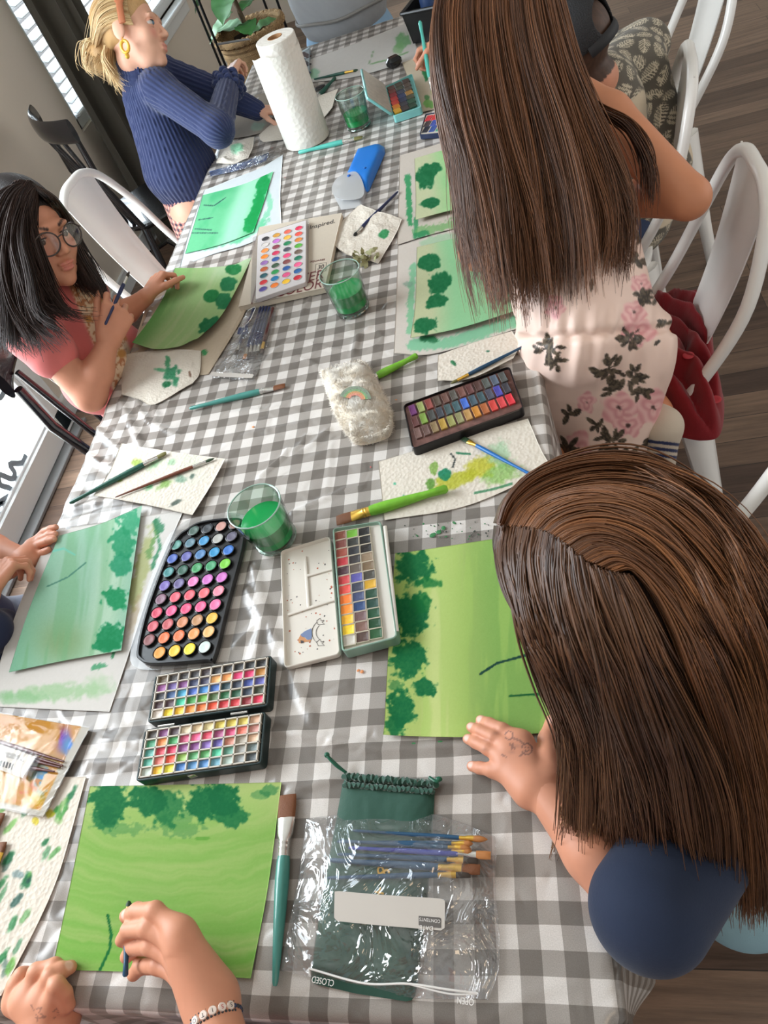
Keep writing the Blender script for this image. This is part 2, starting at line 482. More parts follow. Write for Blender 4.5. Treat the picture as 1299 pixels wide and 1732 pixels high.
# ------------------------------------------------------------------ strands of hair
def strands(name, guides, n, parent, c0, c1, r=0.0007, thick=0.01, jit=0.006, M=22, seed=1, out=None, mass=True, mass_t=0.03, m=None, fly=0.05, wav=0.0, tipvar=0.15, clump=9, streak=0.55):
    rs = np.random.RandomState(seed)
    G = np.array([catmull(g, M) for g in guides])          # K x M x 3
    K = len(G)
    out = camv((0, 0, -1)) if out is None else nrm(out)
    u = rs.rand(n) * (K - 1); i = np.minimum(u.astype(int), K - 2); f = (u - i)[:, None, None]
    # smooth across guides
    def cross(uu):
        kk = np.clip(np.floor(uu).astype(int), 0, K - 2); ff = (uu - kk)[:, None, None]
        p0, p1, p2, p3 = G[np.maximum(kk-1, 0)], G[kk], G[kk+1], G[np.minimum(kk+2, K-1)]
        return 0.5*(2*p1+(p2-p0)*ff+(2*p0-5*p1+4*p2-p3)*ff**2+(3*p1-p0-3*p2+p3)*ff**3)
    P = cross(u)
    t = np.linspace(0, 1, M)
    cl = np.floor(u * clump).astype(int); ncl = cl.max() + 1
    cj = rs.randn(ncl, 3) * jit * 1.3; cph = rs.rand(ncl) * 6.28
    side = nrm(np.cross(out, G[:, -1].mean(0) - G[:, 0].mean(0)))
    uc = (cl + .5) / clump
    # pull strands of one clump together towards the tip
    Pc = cross(np.clip(uc, 0, K - 1.001))
    w = (0.45 * t ** 1.2)[None, :, None]; P = P * (1 - w) + Pc * w
    P = P + cj[cl][:, None, :] * (t ** 1.3)[None, :, None]
    P = P + rs.randn(n, 1, 3) * jit * 0.5 * (0.25 + t)[None, :, None]
    P = P + (rs.rand(n) ** 1.0 - .75)[:, None, None] * thick * out[None, None, :] * np.minimum(1, .35 + 2 * t)[None, :, None]
    if wav: P = P + side[None, None, :] * (np.sin(t[None, :] * 9 + cph[cl][:, None] + rs.rand(n)[:, None]) * wav * (t ** 1.2)[None, :])[:, :, None]
    fl = rs.rand(n) < fly
    P[fl] += (rs.randn(fl.sum(), 1, 3) * 0.012) * (t ** 1.5)[None, :, None]
    L = 1 - tipvar * rs.rand(n)
    # shorten
    tt = t[None, :] * L[:, None] * (M - 1); ii = np.minimum(tt.astype(int), M - 2); ff = (tt - ii)[..., None]
    P = np.take_along_axis(P, ii[..., None], 1) * (1 - ff) + np.take_along_axis(P, ii[..., None] + 1, 1) * ff
    T = np.gradient(P, axis=1); T /= np.linalg.norm(T, axis=2, keepdims=True) + 1e-12
    A = np.cross(T, out); A /= np.linalg.norm(A, axis=2, keepdims=True) + 1e-9
    B = np.cross(A, T)
    rad = r * (1 - 0.75 * t ** 3)[None, :, None] * (0.7 + 0.6 * rs.rand(n))[:, None, None]
    ring = [P + rad * A * 1.3, P + rad * (-0.5 * A + 0.8 * B), P + rad * (-1.3 * A)]
    Vv = np.stack(ring, 2).reshape(-1, 3)       # n,M,3,3
    b = (np.arange(n)[:, None] * M + np.arange(M - 1)[None, :]).ravel() * 3
    F = np.concatenate([np.c_[b + j, b + (j + 1) % 3, b + 3 + (j + 1) % 3, b + 3 + j] for j in range(3)])
    s = np.clip(rs.rand(n) * (1 - streak) + streak * (fbm(u * 6.0, u * 0 + seed, seed, 3) - .5) * 2.2 + streak * .5, 0, 1)
    col = mix(c0, c1, s)
    col = np.repeat(col, M * 3, axis=0)
    if mass:
        g2 = cross(np.linspace(0, K - 1.001, K * 5)); kk = len(g2)
        m0 = int(M * .86); g2 = g2[:, :m0]; M = m0
        Fm = grid_faces(kk, M); X = (g2 - out * (thick * .6)).reshape(-1, 3); Y = (g2 - out * (thick * .6 + mass_t)).reshape(-1, 3)
        a = np.arange(M); bnd = np.concatenate([a[:-1], np.arange(kk - 1) * M + M - 1, ((kk-1)*M + a)[:0:-1], (np.arange(kk) * M)[:0:-1]]); b2 = np.roll(bnd, -1)
        q = kk * M
        Fm = np.concatenate([Fm, (Fm + q)[:, ::-1], np.c_[bnd, bnd + q, b2 + q, b2]])
        F = np.concatenate([F, Fm + len(Vv)]); Vv = np.concatenate([Vv, X, Y])
        col = np.concatenate([col, np.tile(np.array(c0, float), (2 * q, 1))])
    return obj(name, Vv, F, m or mat('hair_strands', rough=0.38, attr=True, spec=0.45), parent, col=lin(col))
# ================================================================== the room
def struct(o):
    o['kind'] = 'structure'; return o

# ---- floor of dark mixed planks running across the room
def floor_mat():
    m = bpy.data.materials.new('plank_floor'); m.use_nodes = True; nt = m.node_tree; N = nt.nodes; L = nt.links; b = N['Principled BSDF']
    tc = N.new('ShaderNodeTexCoord')
    br = N.new('ShaderNodeTexBrick'); br.offset = 0.37; br.offset_frequency = 2
    br.inputs['Scale'].default_value = 1.0; br.inputs['Brick Width'].default_value = 0.85; br.inputs['Row Height'].default_value = 0.088
    br.inputs['Mortar Size'].default_value = 0.0012; br.inputs['Mortar Smooth'].default_value = 0.2; br.inputs['Bias'].default_value = 0.0
    br.inputs['Color1'].default_value = tuple(lin((80, 62, 52))) + (1,); br.inputs['Color2'].default_value = tuple(lin((132, 108, 90))) + (1,)
    br.inputs['Mortar'].default_value = tuple(lin((48, 40, 35))) + (1,)
    L.new(tc.outputs['Object'], br.inputs['Vector'])
    mp = N.new('ShaderNodeMapping'); mp.inputs['Scale'].default_value = (2.2, 34, 1); L.new(tc.outputs['Object'], mp.inputs['Vector'])
    nz = N.new('ShaderNodeTexNoise'); nz.inputs['Scale'].default_value = 1.6; nz.inputs['Detail'].default_value = 9; nz.inputs['Roughness'].default_value = 0.68
    L.new(mp.outputs[0], nz.inputs['Vector'])
    mr = N.new('ShaderNodeMapRange'); mr.inputs['From Min'].default_value = .3; mr.inputs['From Max'].default_value = .72; mr.inputs['To Min'].default_value = .5; mr.inputs['To Max'].default_value = 1.35
    L.new(nz.outputs['Fac'], mr.inputs['Value'])
    mx = N.new('ShaderNodeVectorMath'); mx.operation = 'SCALE'; L.new(br.outputs['Color'], mx.inputs[0]); L.new(mr.outputs[0], mx.inputs['Scale'])
    L.new(mx.outputs[0], b.inputs['Base Color'])
    b.inputs['Roughness'].default_value = 0.34
    bp = N.new('ShaderNodeBump'); bp.inputs['Strength'].default_value = .25; bp.inputs['Distance'].default_value = .002
    L.new(nz.outputs['Fac'], bp.inputs['Height']); L.new(bp.outputs[0], b.inputs['Normal'])
    return m
XW = -1.78                                            # the inner face of the window wall
fl = MB().box((1.2, 2.4, -0.05), (5.98, 8.4, 0.1)); struct(fl.build('floor', floor_mat(), smooth=False, org=(0, 0, 0)))
wallm = mat('wall_paint', (226, 216, 201), 0.75, bump=('noise', 60, .15))
white = mat('white_trim', (232, 236, 236), 0.4)
# window wall with a glazed door and a window
wl = MB()
D0, D1, DH = -0.55, 1.785, 2.12                        # the door opening along y
W0, W1, WS, WT = 3.13, 5.1, 0.60, 2.2                 # the window opening
for y0, y1, z0, z1 in ((-1.8, D0, 0, 2.6), (D0, D1, DH, 2.6), (D1, W0, 0, 2.6), (W0, W1, 0, WS), (W0, W1, WT, 2.6), (W1, 6.6, 0, 2.6)):
    wl.box((XW - .07, (y0 + y1) / 2, (z0 + z1) / 2), (.14, y1 - y0, z1 - z0))
struct(wl.build('wall_left', wallm, smooth=False))
struct(MB().box((1.2, 6.2, 1.3), (5.98, .12, 2.6)).build('wall_back', wallm, smooth=False))
struct(MB().box((1.2, 2.4, 2.65), (6.1, 8.4, .1)).build('ceiling', mat('ceiling_paint', (235, 233, 228), .8), smooth=False))
bb = MB(); bb.box((XW + .008, (D1 + 6.1) / 2, .045), (.016, 6.1 - D1, .09)); struct(bb.build('baseboard_left', white, smooth=False))
# glazed door: frame, threshold, glass with hand lettering
d1 = root('door_1', (XW - .03, (D0 + D1) / 2, 0), 'white framed glazed patio door beside the table', 'door'); del d1['label'], d1['category']; d1['kind'] = 'structure'
fr = MB(); fw = .095
xd = XW + .0275
for y0, y1, z0, z1 in ((D0, D0 + fw, .03, DH), (D1 - fw, D1, .03, DH), (D0, D1, .02, .118), (D0, D1, DH - fw, DH)):
    fr.box((xd, (y0 + y1) / 2, (z0 + z1) / 2), (.055, y1 - y0, z1 - z0), bev=.006)
for y0, y1, z0, z1 in ((D0 + fw, D0 + fw + .02, .125, DH - fw), (D1 - fw - .02, D1 - fw, .125, DH - fw), (D0 + fw, D1 - fw, .116, .130)):
    fr.box((xd, (y0 + y1) / 2, (z0 + z1) / 2), (.035, y1 - y0, z1 - z0), bev=.004)
fr.build('door_frame', white, d1)
MB().box((XW + .06, (D0 + D1) / 2, .008), (.07, D1 - D0, .016), bev=.004).build('threshold', mat('threshold_metal', (150, 152, 152), .4, .3), d1)
MB().box((xd, (D0 + D1) / 2, (.11 + DH - fw) / 2), (.006, D1 - D0 - 2 * fw - .02, DH - fw - .14)).build('glass', clear_mat('window_glass', rough=.02, gloss=.7), d1, smooth=False)
sb = MB()
def scrib(pts, r=.011):
    P = [atx(u - 13, v - 12, xd + .006) for u, v in pts]
    sb.tube(catmull(P, 60), r, 6, flat=.25, up=(1, 0, 0))
scrib([(57, 782), (50, 795), (30, 797), (38, 812), (33, 822), (12, 815), (14, 832), (30, 838), (32, 848), (18, 858), (5, 868), (12, 884), (24, 886), (30, 872), (20, 862), (4, 866)])
scrib([(0, 682), (14, 684), (26, 660)], .010)
scrib([(16, 862), (2, 872), (-6, 884), (2, 898), (-4, 912)])
sb.build('lettering', mat('window_paint', (140, 154, 164), .6), d1)
# outside the door: a pale paved patio with a low bench
pt = MB().box((-5.0, 1.2, -.09), (6.28, 7.0, .1)); struct(pt.build('patio_floor', mat('patio_concrete', (214, 212, 206), .8, vary=(3, .08)), smooth=False))
bn = root('patio_bench', (-2.9, 2.0, -.04), 'grey bench bar standing outside the glazed door', 'bench')
MB().box((-2.9, 2.3, .40), (.30, 1.1, .05), bev=.01).build('seat', mat('bench_grey', (120, 124, 122), .6), bn)
for yy in (1.85, 2.75): MB().box((-2.9, yy, .17), (.26, .06, .42), bev=.01).build('leg', mat('bench_grey'), bn)
# window with white frame, blinds
w1 = root('window_1', (XW - .05, (W0 + W1) / 2, WS), 'w', 'window'); del w1['label'], w1['category']; w1['kind'] = 'structure'
wf = MB()
for y0, y1, z0, z1 in ((W0, W0 + .05, WS, WT), (W1 - .05, W1, WS, WT), (W0, W1, WS, WS + .05), (W0, W1, WT - .05, WT)):
    wf.box((XW - .06, (y0 + y1) / 2, (z0 + z1) / 2), (.08, y1 - y0, z1 - z0), bev=.005)
wf.build('window_frame', white, w1)
ws = MB(); ws.box((XW + .02, (3.45 + W1) / 2, WS - .012), (.09, W1 - 3.45, .024), bev=.006)
ws.box((XW + .010, (3.45 + W1) / 2, WS - .065), (.022, W1 - 3.45, .07), bev=.006); ws.build('window_sill', white, w1)
MB().box((XW - .085, (W0 + W1) / 2, (WS + WT) / 2), (.005, W1 - W0 - .08, WT - WS - .08)).build('glass', clear_mat('window_glass'), w1, smooth=False)
bl = root('window_blind', (XW - .02, (W0 + W1) / 2, WS + .06), 'white slatted blind hanging in the window behind the dark curtain', 'blind')
sl = MB(); a = math.radians(28)
for i in range(34):
    z = WS + .075 + i * .044
    sl.box((XW - .025, (W0 + W1) / 2, z), (.045, W1 - W0 - .11, .003), R=np.array([[math.cos(a), 0, math.sin(a)], [0, 1, 0], [-math.sin(a), 0, math.cos(a)]]))
sl.build('slats', mat('blind_white', (236, 240, 242), .5), bl, smooth=False)
MB().box((XW - .02, (W0 + W1) / 2, WT - .06), (.05, W1 - W0 - .10, .05), bev=.006).build('head_rail', mat('blind_white'), bl)
MB().box((XW - .025, (W0 + W1) / 2, WS + .056), (.045, W1 - W0 - .11, .014), bev=.004).build('bottom_rail', mat('blind_white'), bl)
# curtain in deep folds
def curtain(y0, y1):
    ny, nz = 150, 40; yy = np.linspace(0, 1, ny); zz = np.linspace(0, 1, nz)
    Y, Z = np.meshgrid(yy, zz, indexing='ij')
    w = (y1 - y0)
    X = XW + .085 + .042 * np.sin(Y * 2 * PI * 3.0 + .6 * np.sin(Z * 2)) * (0.75 + .25 * (1 - Z)) + .010 * np.sin(Y * 31 + 2)
    P = np.stack([X, y0 + w * (Y + .02 * np.sin(Y * 2 * PI * 8)) + .03 * (1 - Z) * (Y - .5), .015 + 2.3 * Z], -1).reshape(-1, 3)
    f = grid_faces(ny, nz); Q = P.copy(); Q[:, 0] -= .006; n = len(P)
    i = np.arange(ny) * nz; j = np.arange(nz)
    lp = np.concatenate([j[:-1], i[:-1] + nz - 1, (i[-1] + j)[:0:-1], i[:0:-1]]); l2 = np.roll(lp, -1)
    return np.concatenate([P, Q]), np.concatenate([f, (f + n)[:, ::-1], np.c_[lp, lp + n, l2 + n, l2]])
cv, cf = curtain(3.09, 3.53)
tag(obj('curtain', cv, cf, mat('curtain_cloth', (84, 80, 70), .85, sheen=.15, bump=('noise', 400, .2))), 'dark olive grey floor-length curtain hanging in front of the window', 'curtain')

# ================================================================== table and gingham cloth
TX0, TX1, TY0, TY1, TZ = -0.765, 0.153, -0.215, 2.77, 0.75
tb = root('dining_table', (-.306, 1.28, 0), 'long dining table hidden under the grey gingham cloth', 'table')
MB().box((-.306, (TY0 + TY1) / 2, .728), (TX1 - TX0 - .02, TY1 - TY0 - .02, .034), bev=.004).build('tabletop', mat('table_wood', (120, 86, 60), .5), tb)
for x in (TX0 + .09, TX1 - .09):
    for y in (TY0 + .12, TY1 - .12): MB().box((x, y, .355), (.07, .07, .71), bev=.006).build('leg', mat('table_wood'), tb)

def seg_d(px, py, a, b):
    ax, ay = a; bx, by = b; vx, vy = bx - ax, by - ay
    t = np.clip(((px - ax) * vx + (py - ay) * vy) / (vx * vx + vy * vy + 1e-9), 0, 1)
    return np.hypot(px - ax - t * vx, py - ay - t * vy), t
CREASE = [  # photo polylines of raised creases in the plastic cloth, height m
    ([(495, 868), (520, 858), (548, 845), (580, 833), (612, 826)], .0042, .005), ([(440, 808), (478, 775), (486, 762)], .0040, .005), ([(498, 765), (512, 750), (518, 738)], .003, .005),
    ([(545, 735), (556, 728), (530, 752), (500, 770)], .003, .006), ([(558, 735), (556, 790), (548, 850)], .0016, .003), ([(562, 735), (558, 800), (551, 855)], .0014, .003),
    ([(525, 580), (560, 590), (590, 596)], .0028, .004), ([(500, 605), (530, 612), (540, 625)], .0028, .004), ([(598, 600), (605, 570), (625, 555)], .004, .005),
    ([(630, 590), (648, 575), (640, 560)], .0025, .004), ([(512, 530), (525, 505), (528, 490)], .003, .005), ([(560, 525), (580, 545), (590, 552)], .002, .004),
    ([(165, 725), (200, 760), (235, 790)], .005, .007), ([(205, 680), (225, 720), (245, 770)], .006, .008), ([(232, 672), (240, 700), (262, 722)], .005, .006), ([(150, 770), (180, 790), (240, 800)], .005, .007),
    ([(180, 820), (215, 790), (262, 768)], .004, .008), ([(262, 668), (265, 720), (300, 735)], .004, .006), ([(130, 860), (165, 852), (230, 842)], .006, .010), ([(120, 885), (180, 862), (300, 850)], .003, .008),
    ([(450, 1150), (452, 1200), (448, 1290)], .003, .006), ([(440, 1235), (500, 1240), (560, 1252), (640, 1268)], .0035, .005), ([(480, 1100), (510, 1180), (530, 1215)], .003, .006), ([(490, 1340), (540, 1325), (590, 1310)], .003, .004),
    ([(430, 960), (440, 1010), (470, 1090)], .004, .008), ([(420, 1000), (445, 1050), (430, 1110)], .004, .007), ([(400, 1090), (430, 1060), (460, 1040)], .0025, .006), ([(310, 1245), (340, 1250), (400, 1240)], .002, .006),
    ([(180, 1250), (235, 1255), (250, 1258)], .003, .008), ([(150, 1290), (230, 1290), (240, 1292)], .003, .008), ([(830, 1720), (900, 1680), (985, 1655)], .002, .004), ([(905, 580), (912, 640), (918, 690)], .003, .006),
    ([(640, 1270), (760, 1262), (850, 1275)], .003, .006), ([(380, 330), (400, 300), (470, 270)], .002, .005), ([(480, 290), (520, 280), (560, 262)], .002, .005), ([(420, 640), (470, 590), (520, 560)], .002, .006),
    ([(390, 700), (430, 695), (480, 690)], .0025, .005), ([(400, 740), (450, 730), (520, 715)], .0022, .006), ([(600, 340), (640, 330), (668, 320)], .0015, .005), ([(660, 900), (760, 885), (830, 875)], .002, .004)]
CREASE_W = [([at(*q)[:2] for q in P], h, w) for P, h, w in CREASE]
def cloth_bump(x, y):
    z = .0012 * (fbm(x * 9, y * 9, 5, 4) - .5) + .0009 * (1 - np.abs(2 * fbm(x * 14 + 3, y * 11, 9, 3) - 1))
    edge = ss(-.50, -.765, x) * ss(.1, .5, y) * ss(1.9, 1.2, y)
    z = z + edge * .006 * np.abs(fbm(x * 10 + y * 7, y * 12 - x * 5, 21, 3) - .5) * 2
    for P, h, w in CREASE_W:
        for a, b in zip(P[:-1], P[1:]):
            d, t = seg_d(x, y, a, b); z = np.maximum(z, z * .3 + h * 1.35 * np.exp(-(d / (w * 1.15)) ** 2))
    return z
def tablecloth():
    OV = .27; st = .0055
    s = np.arange(TX0 - OV, TX1 + OV + 1e-6, st); t = np.arange(TY0 - OV, TY1 + OV + 1e-6, st)
    S, T = np.meshgrid(s, t, indexing='ij')
    ds = np.maximum(0, np.maximum(TX0 - S, S - TX1)); dt = np.maximum(0, np.maximum(TY0 - T, T - TY1))
    sx = np.where(S > TX1, 1., np.where(S < TX0, -1., 0)); sy = np.where(T > TY1, 1., np.where(T < TY0, -1., 0))
    x = np.clip(S, TX0, TX1); y = np.clip(T, TY0, TY1)
    rho = np.hypot(ds, dt); r = .012
    ang = np.minimum(rho / r, PI / 2)
    outm = r * np.sin(ang); drop = r * (1 - np.cos(ang)) + np.maximum(rho - r * PI / 2, 0) * .985
    corner = (ds > 0) & (dt > 0)
    th = np.arctan2(dt, ds + 1e-12)
    along = np.where(ds >= dt, T, S)
    wave = np.where(corner, 0, (np.sin(along * 41 + 1.3) + .6 * np.sin(along * 67 + .4)) * .5)
    flare = np.maximum(rho - .02, 0)
    o2 = outm + flare * (.07 + .11 * np.clip(wave, -.6, 1)) + np.where(corner, flare * .40 * np.sin(2 * th) ** .8, 0)
    dx = np.where(corner, np.cos(th), (ds > 0) * 1.0); dy = np.where(corner, np.sin(th), (dt > 0) * 1.0)
    # at each corner the two sides fold together into one hanging flap
    mn, mx_ = np.minimum(ds, dt), np.maximum(ds, dt)
    fx, fy = np.where((sx > 0) & (sy < 0), .86, .7), np.where((sx > 0) & (sy < 0), .10, .7)
    lay = np.where(ds >= dt, 1.0, -1.0) * (.010 * np.minimum(1, mn / .05)) * (1 - mn / (mx_ + 1e-9) * .6)
    oc = .16 * mn + .05 * np.sin(mn * 26) * mx_
    drop_c = r + np.maximum(mx_ - r, 0) * .985
    dx = np.where(corner, fx * oc + .16 * np.maximum(mx_ - .02, 0) * .35 + (1 - np.exp(-mx_ / r)) * r * .7 + lay * .7, dx * o2); dy = np.where(corner, fy * oc + .16 * np.maximum(mx_ - .02, 0) * .5 * np.where((sx > 0) & (sy < 0), .2, 1) - lay * .7, dy * o2)
    drop = np.where(corner, drop_c, drop); o2 = 1.0
    X = x + sx * dx * o2; Y = y + sy * dy * o2
    Z = TZ - drop + cloth_bump(S, T) * (1 - ss(0, .03, rho))
    tang = flare * .05 * np.cos(along * 41 + 1.3)
    X = X + np.where((dt > 0) & ~corner, tang, 0); Y = Y + np.where((ds > 0) & ~corner, tang, 0)
    P = np.stack([X, Y, Z], -1).reshape(-1, 3); uv = np.c_[S.ravel(), T.ravel()]
    return P, grid_faces(len(s), len(t)), uv
def gingham():
    m = bpy.data.materials.new('gingham_vinyl'); m.use_nodes = True; nt = m.node_tree; N = nt.nodes; L = nt.links; b = N['Principled BSDF']
    uv = N.new('ShaderNodeUVMap'); uv.uv_map = 'UVMap'
    sep = N.new('ShaderNodeSeparateXYZ')
    wob = N.new('ShaderNodeTexNoise'); wob.inputs['Scale'].default_value = 5; wob.inputs['Detail'].default_value = 2; L.new(uv.outputs[0], wob.inputs['Vector'])
    wv = N.new('ShaderNodeVectorMath'); wv.operation = 'MULTIPLY_ADD'; wv.inputs[1].default_value = (.010, .010, 0); L.new(wob.outputs['Color'], wv.inputs[0]); L.new(uv.outputs[0], wv.inputs[2])
    L.new(wv.outputs[0], sep.inputs[0])
    def stripe(o, offs):
        a = N.new('ShaderNodeMath'); a.operation = 'MULTIPLY_ADD'; a.inputs[1].default_value = 1 / .045; a.inputs[2].default_value = offs; L.new(o, a.inputs[0])
        fr = N.new('ShaderNodeMath'); fr.operation = 'FRACT'; L.new(a.outputs[0], fr.inputs[0])
        g = N.new('ShaderNodeMath'); g.operation = 'GREATER_THAN'; g.inputs[1].default_value = .5; L.new(fr.outputs[0], g.inputs[0]); return g.outputs[0]
    sx = stripe(sep.outputs[0], 100 - .11); sy = stripe(sep.outputs[1], 100.5 - .11)
    ad = N.new('ShaderNodeMath'); ad.operation = 'MULTIPLY_ADD'; ad.inputs[1].default_value = .5; L.new(sx, ad.inputs[0])
    hf = N.new('ShaderNodeMath'); hf.operation = 'MULTIPLY'; hf.inputs[1].default_value = .5; L.new(sy, hf.inputs[0]); L.new(hf.outputs[0], ad.inputs[2])
    cr = N.new('ShaderNodeValToRGB'); cr.color_ramp.interpolation = 'CONSTANT'; e = cr.color_ramp.elements
    e[0].position = 0; e[0].color = tuple(lin((206, 201, 196))) + (1,)
    e[1].position = .25; e[1].color = tuple(lin((152, 146, 140))) + (1,)
    q = e.new(.75); q.color = tuple(lin((110, 104, 98))) + (1,)
    L.new(ad.outputs[0], cr.inputs[0])
    # woven print speckle
    mp = N.new('ShaderNodeMapping'); mp.inputs['Scale'].default_value = (900, 900, 1); L.new(uv.outputs[0], mp.inputs['Vector'])
    n2 = N.new('ShaderNodeTexNoise'); n2.inputs['Scale'].default_value = 1.0; n2.inputs['Detail'].default_value = 1; L.new(mp.outputs[0], n2.inputs['Vector'])
    mr = N.new('ShaderNodeMapRange'); mr.inputs['From Min'].default_value = .3; mr.inputs['From Max'].default_value = .7; mr.inputs['To Min'].default_value = .9; mr.inputs['To Max'].default_value = 1.1; L.new(n2.outputs['Fac'], mr.inputs['Value'])
    mx = N.new('ShaderNodeVectorMath'); mx.operation = 'SCALE'; L.new(cr.outputs[0], mx.inputs[0]); L.new(mr.outputs[0], mx.inputs['Scale'])
    L.new(mx.outputs[0], b.inputs['Base Color'])
    b.inputs['Roughness'].default_value = .28; b.inputs['Specular IOR Level'].default_value = .5
    n3 = N.new('ShaderNodeTexNoise'); n3.noise_type = 'RIDGED_MULTIFRACTAL'; n3.inputs['Scale'].default_value = 24; n3.inputs['Detail'].default_value = 6; n3.inputs['Roughness'].default_value = .6; n3.inputs['Distortion'].default_value = .8; L.new(uv.outputs[0], n3.inputs['Vector'])
    bp = N.new('ShaderNodeBump'); bp.inputs['Strength'].default_value = .55; bp.inputs['Distance'].default_value = .006; L.new(n3.outputs['Fac'], bp.inputs['Height']); L.new(bp.outputs[0], b.inputs['Normal'])
    return m
tv, tf, tuv = tablecloth()
tc_ = obj('tablecloth', tv, tf, gingham(), uv=tuv)
tag(tc_, 'grey and white gingham vinyl cloth spread over the long table', 'tablecloth')
# ================================================================== painted paper
def bl(u, v, rx, ry, c, al=1.0, ang=0, soft=.25, amp=.5, fr=.12): return ('b', u, v, rx, ry, c, al, ang, soft, amp, fr)
def ln(pts, w, c, al=1.0, amp=.3): return ('l', pts, w, c, al, amp)
_seed = [0]
def painter(base, marks, wash=None, vary=6):
    _seed[0] += 1; sd = _seed[0]
    def fn(px, py, u, v):
        c = np.tile(np.array(base, float), (len(px), 1))
        if wash is not None: c = wash(px, py, u, v, c)
        for mk in marks:
            if mk[0] == 'b':
                _, x, y, rx, ry, cc, al, ang, soft, amp, fr = mk
                a = math.radians(ang); dx, dy = px - x, py - y
                X = (dx * math.cos(a) + dy * math.sin(a)) / rx; Y = (-dx * math.sin(a) + dy * math.cos(a)) / ry
                r = np.sqrt(X * X + Y * Y) + amp * (fbm(px * fr, py * fr, sd + int(x) % 37, 4) - .5) * 2
                w = (1 - ss(1 - soft, 1, r)) * al * (.96 + .2 * (fbm(px * .35, py * .35, sd + 3, 2) - .5))
            else:
                _, P, wd, cc, al, amp = mk
                d = np.full(len(px), 1e9)
                for q, p in zip(P[:-1], P[1:]): d = np.minimum(d, seg_d(px, py, q, p)[0])
                d = d + amp * wd * (fbm(px * .25, py * .25, sd, 3) - .5) * 2
                w = (1 - ss(wd * .6, wd, d)) * al
            c = mix(c, np.array(cc, float), np.clip(w, 0, 1)) if True else c
        return c + vary * (fbm(px * .5, py * .5, sd + 11, 2)[:, None] - .5)
    return fn
def mixw(c, col, w): return c * (1 - w[:, None]) + np.array(col, float) * w[:, None]
paperm = mat('watercolour_paper', rough=.85, attr=True, spec=.2, bump=('noise', 420, .12))
sheetm = mat('drawing_paper', rough=.75, attr=True)
towelm = mat('towel_paper', rough=.9, attr=True, bump=('voronoi', 170, .7, .0015))
DG = (10, 108, 60)
DGb = (16, 118, 56)
ZA, ZB, ZC = .7538, .7550, .7562

# --- near end: bright green painting under the painting hand
def w1_(px, py, u, v, c):
    arc = np.hypot((px - 300) * .8, py - 1180) * .07 + fbm(px * .02, py * .02, 4, 3) * 2
    st = fbm(arc * 2.2, np.arctan2(py - 1180, px - 300) * 2.0, 8, 4)
    st2 = fbm(arc * .9, np.arctan2(py - 1180, px - 300) * 1.1, 18, 5)
    c = mixw(c, (132, 182, 84), ss(.3, .7, st) * .55 + .3 * ss(.35, .65, st2))
    c = mixw(c, (112, 180, 68), ss(1470, 1640, py) * .55 * ss(.25, .7, st2))
    return mixw(c, (186, 206, 128), ss(1420, 1330, py) * .8)
P1 = sheet('painting', [[(152, 1330), (310, 1327), (476, 1323)], [(120, 1490), (290, 1490), (454, 1494)], [(88, 1640), (250, 1645), (424, 1655)]], paperm,
    painter((158, 190, 106), [bl(185, 1358, 36, 40, DG, .95), bl(178, 1385, 26, 22, DG, .8), bl(252, 1355, 40, 28, DG, .95), bl(283, 1368, 30, 34, DG, .75), bl(345, 1355, 34, 36, DG, .97), bl(378, 1352, 30, 34, DG, .97), bl(392, 1378, 28, 26, DG, .85),
        bl(200, 1400, 40, 16, DG, .3, amp=.9), bl(300, 1395, 40, 20, DG, .3, amp=.9), bl(455, 1338, 16, 10, DG, .5, amp=.9), bl(440, 1345, 18, 8, DG, .35), bl(345, 1418, 14, 4, (70, 150, 40), .5),
        ln([(182, 1548), (188, 1580), (186, 1604), (178, 1622), (169, 1641)], 3.0, (14, 110, 50))], w1_), (170, 170), z=ZA)
tag(P1, 'bright green painting with dark treetops along its top, held at the near table end', 'painting')
# --- right: lime painting under the long haired girl in navy
def w2_(px, py, u, v, c):
    c = mixw(c, (140, 186, 94), ss(745, 860, px + 8 * fbm(py * .02, px * .03, 3, 2)) * .95)
    c = mixw(c, (214, 230, 148), ss(705, 735, px) * ss(800, 735, px) * .9)
    return mixw(c, (178, 214, 110), (ss(.5, .65, fbm(px * .06, py * .006, 6, 3))) * .5)
P2 = sheet('painting', [[(669, 937), (760, 923), (838, 911), (915, 900)], [(657, 1110), (790, 1090), (930, 1075)], [(650, 1245), (790, 1248), (940, 1240)]], paperm,
    painter((182, 204, 116), [bl(700, 960, 38, 32, DG, .95), bl(725, 985, 22, 12, DGb, .8), bl(695, 1040, 36, 40, DG, .97), bl(713, 1020, 20, 20, DGb, .8), bl(690, 1115, 32, 36, DG, .95), bl(717, 1163, 22, 18, DG, .95), bl(678, 1200, 26, 36, DG, .97), bl(668, 1228, 18, 24, DG, .9), bl(667, 1160, 14, 10, DG, .5, amp=.8),
        ln([(812, 1140), (840, 1122), (905, 1104)], 2.6, (24, 70, 60)), ln([(862, 1177), (900, 1175), (938, 1172)], 2.4, (20, 100, 50)), ln([(884, 1075), (905, 1079)], 2, (30, 60, 60))], w2_), (190, 160), z=ZA,
    bulge=lambda u, v: .003 * np.exp(-((v - 1) / .05) ** 2) + .002 * np.exp(-((u) / .05) ** 2))
tag(P2, 'lime green painting with dark bushes down its left edge, under the spread hand', 'painting')
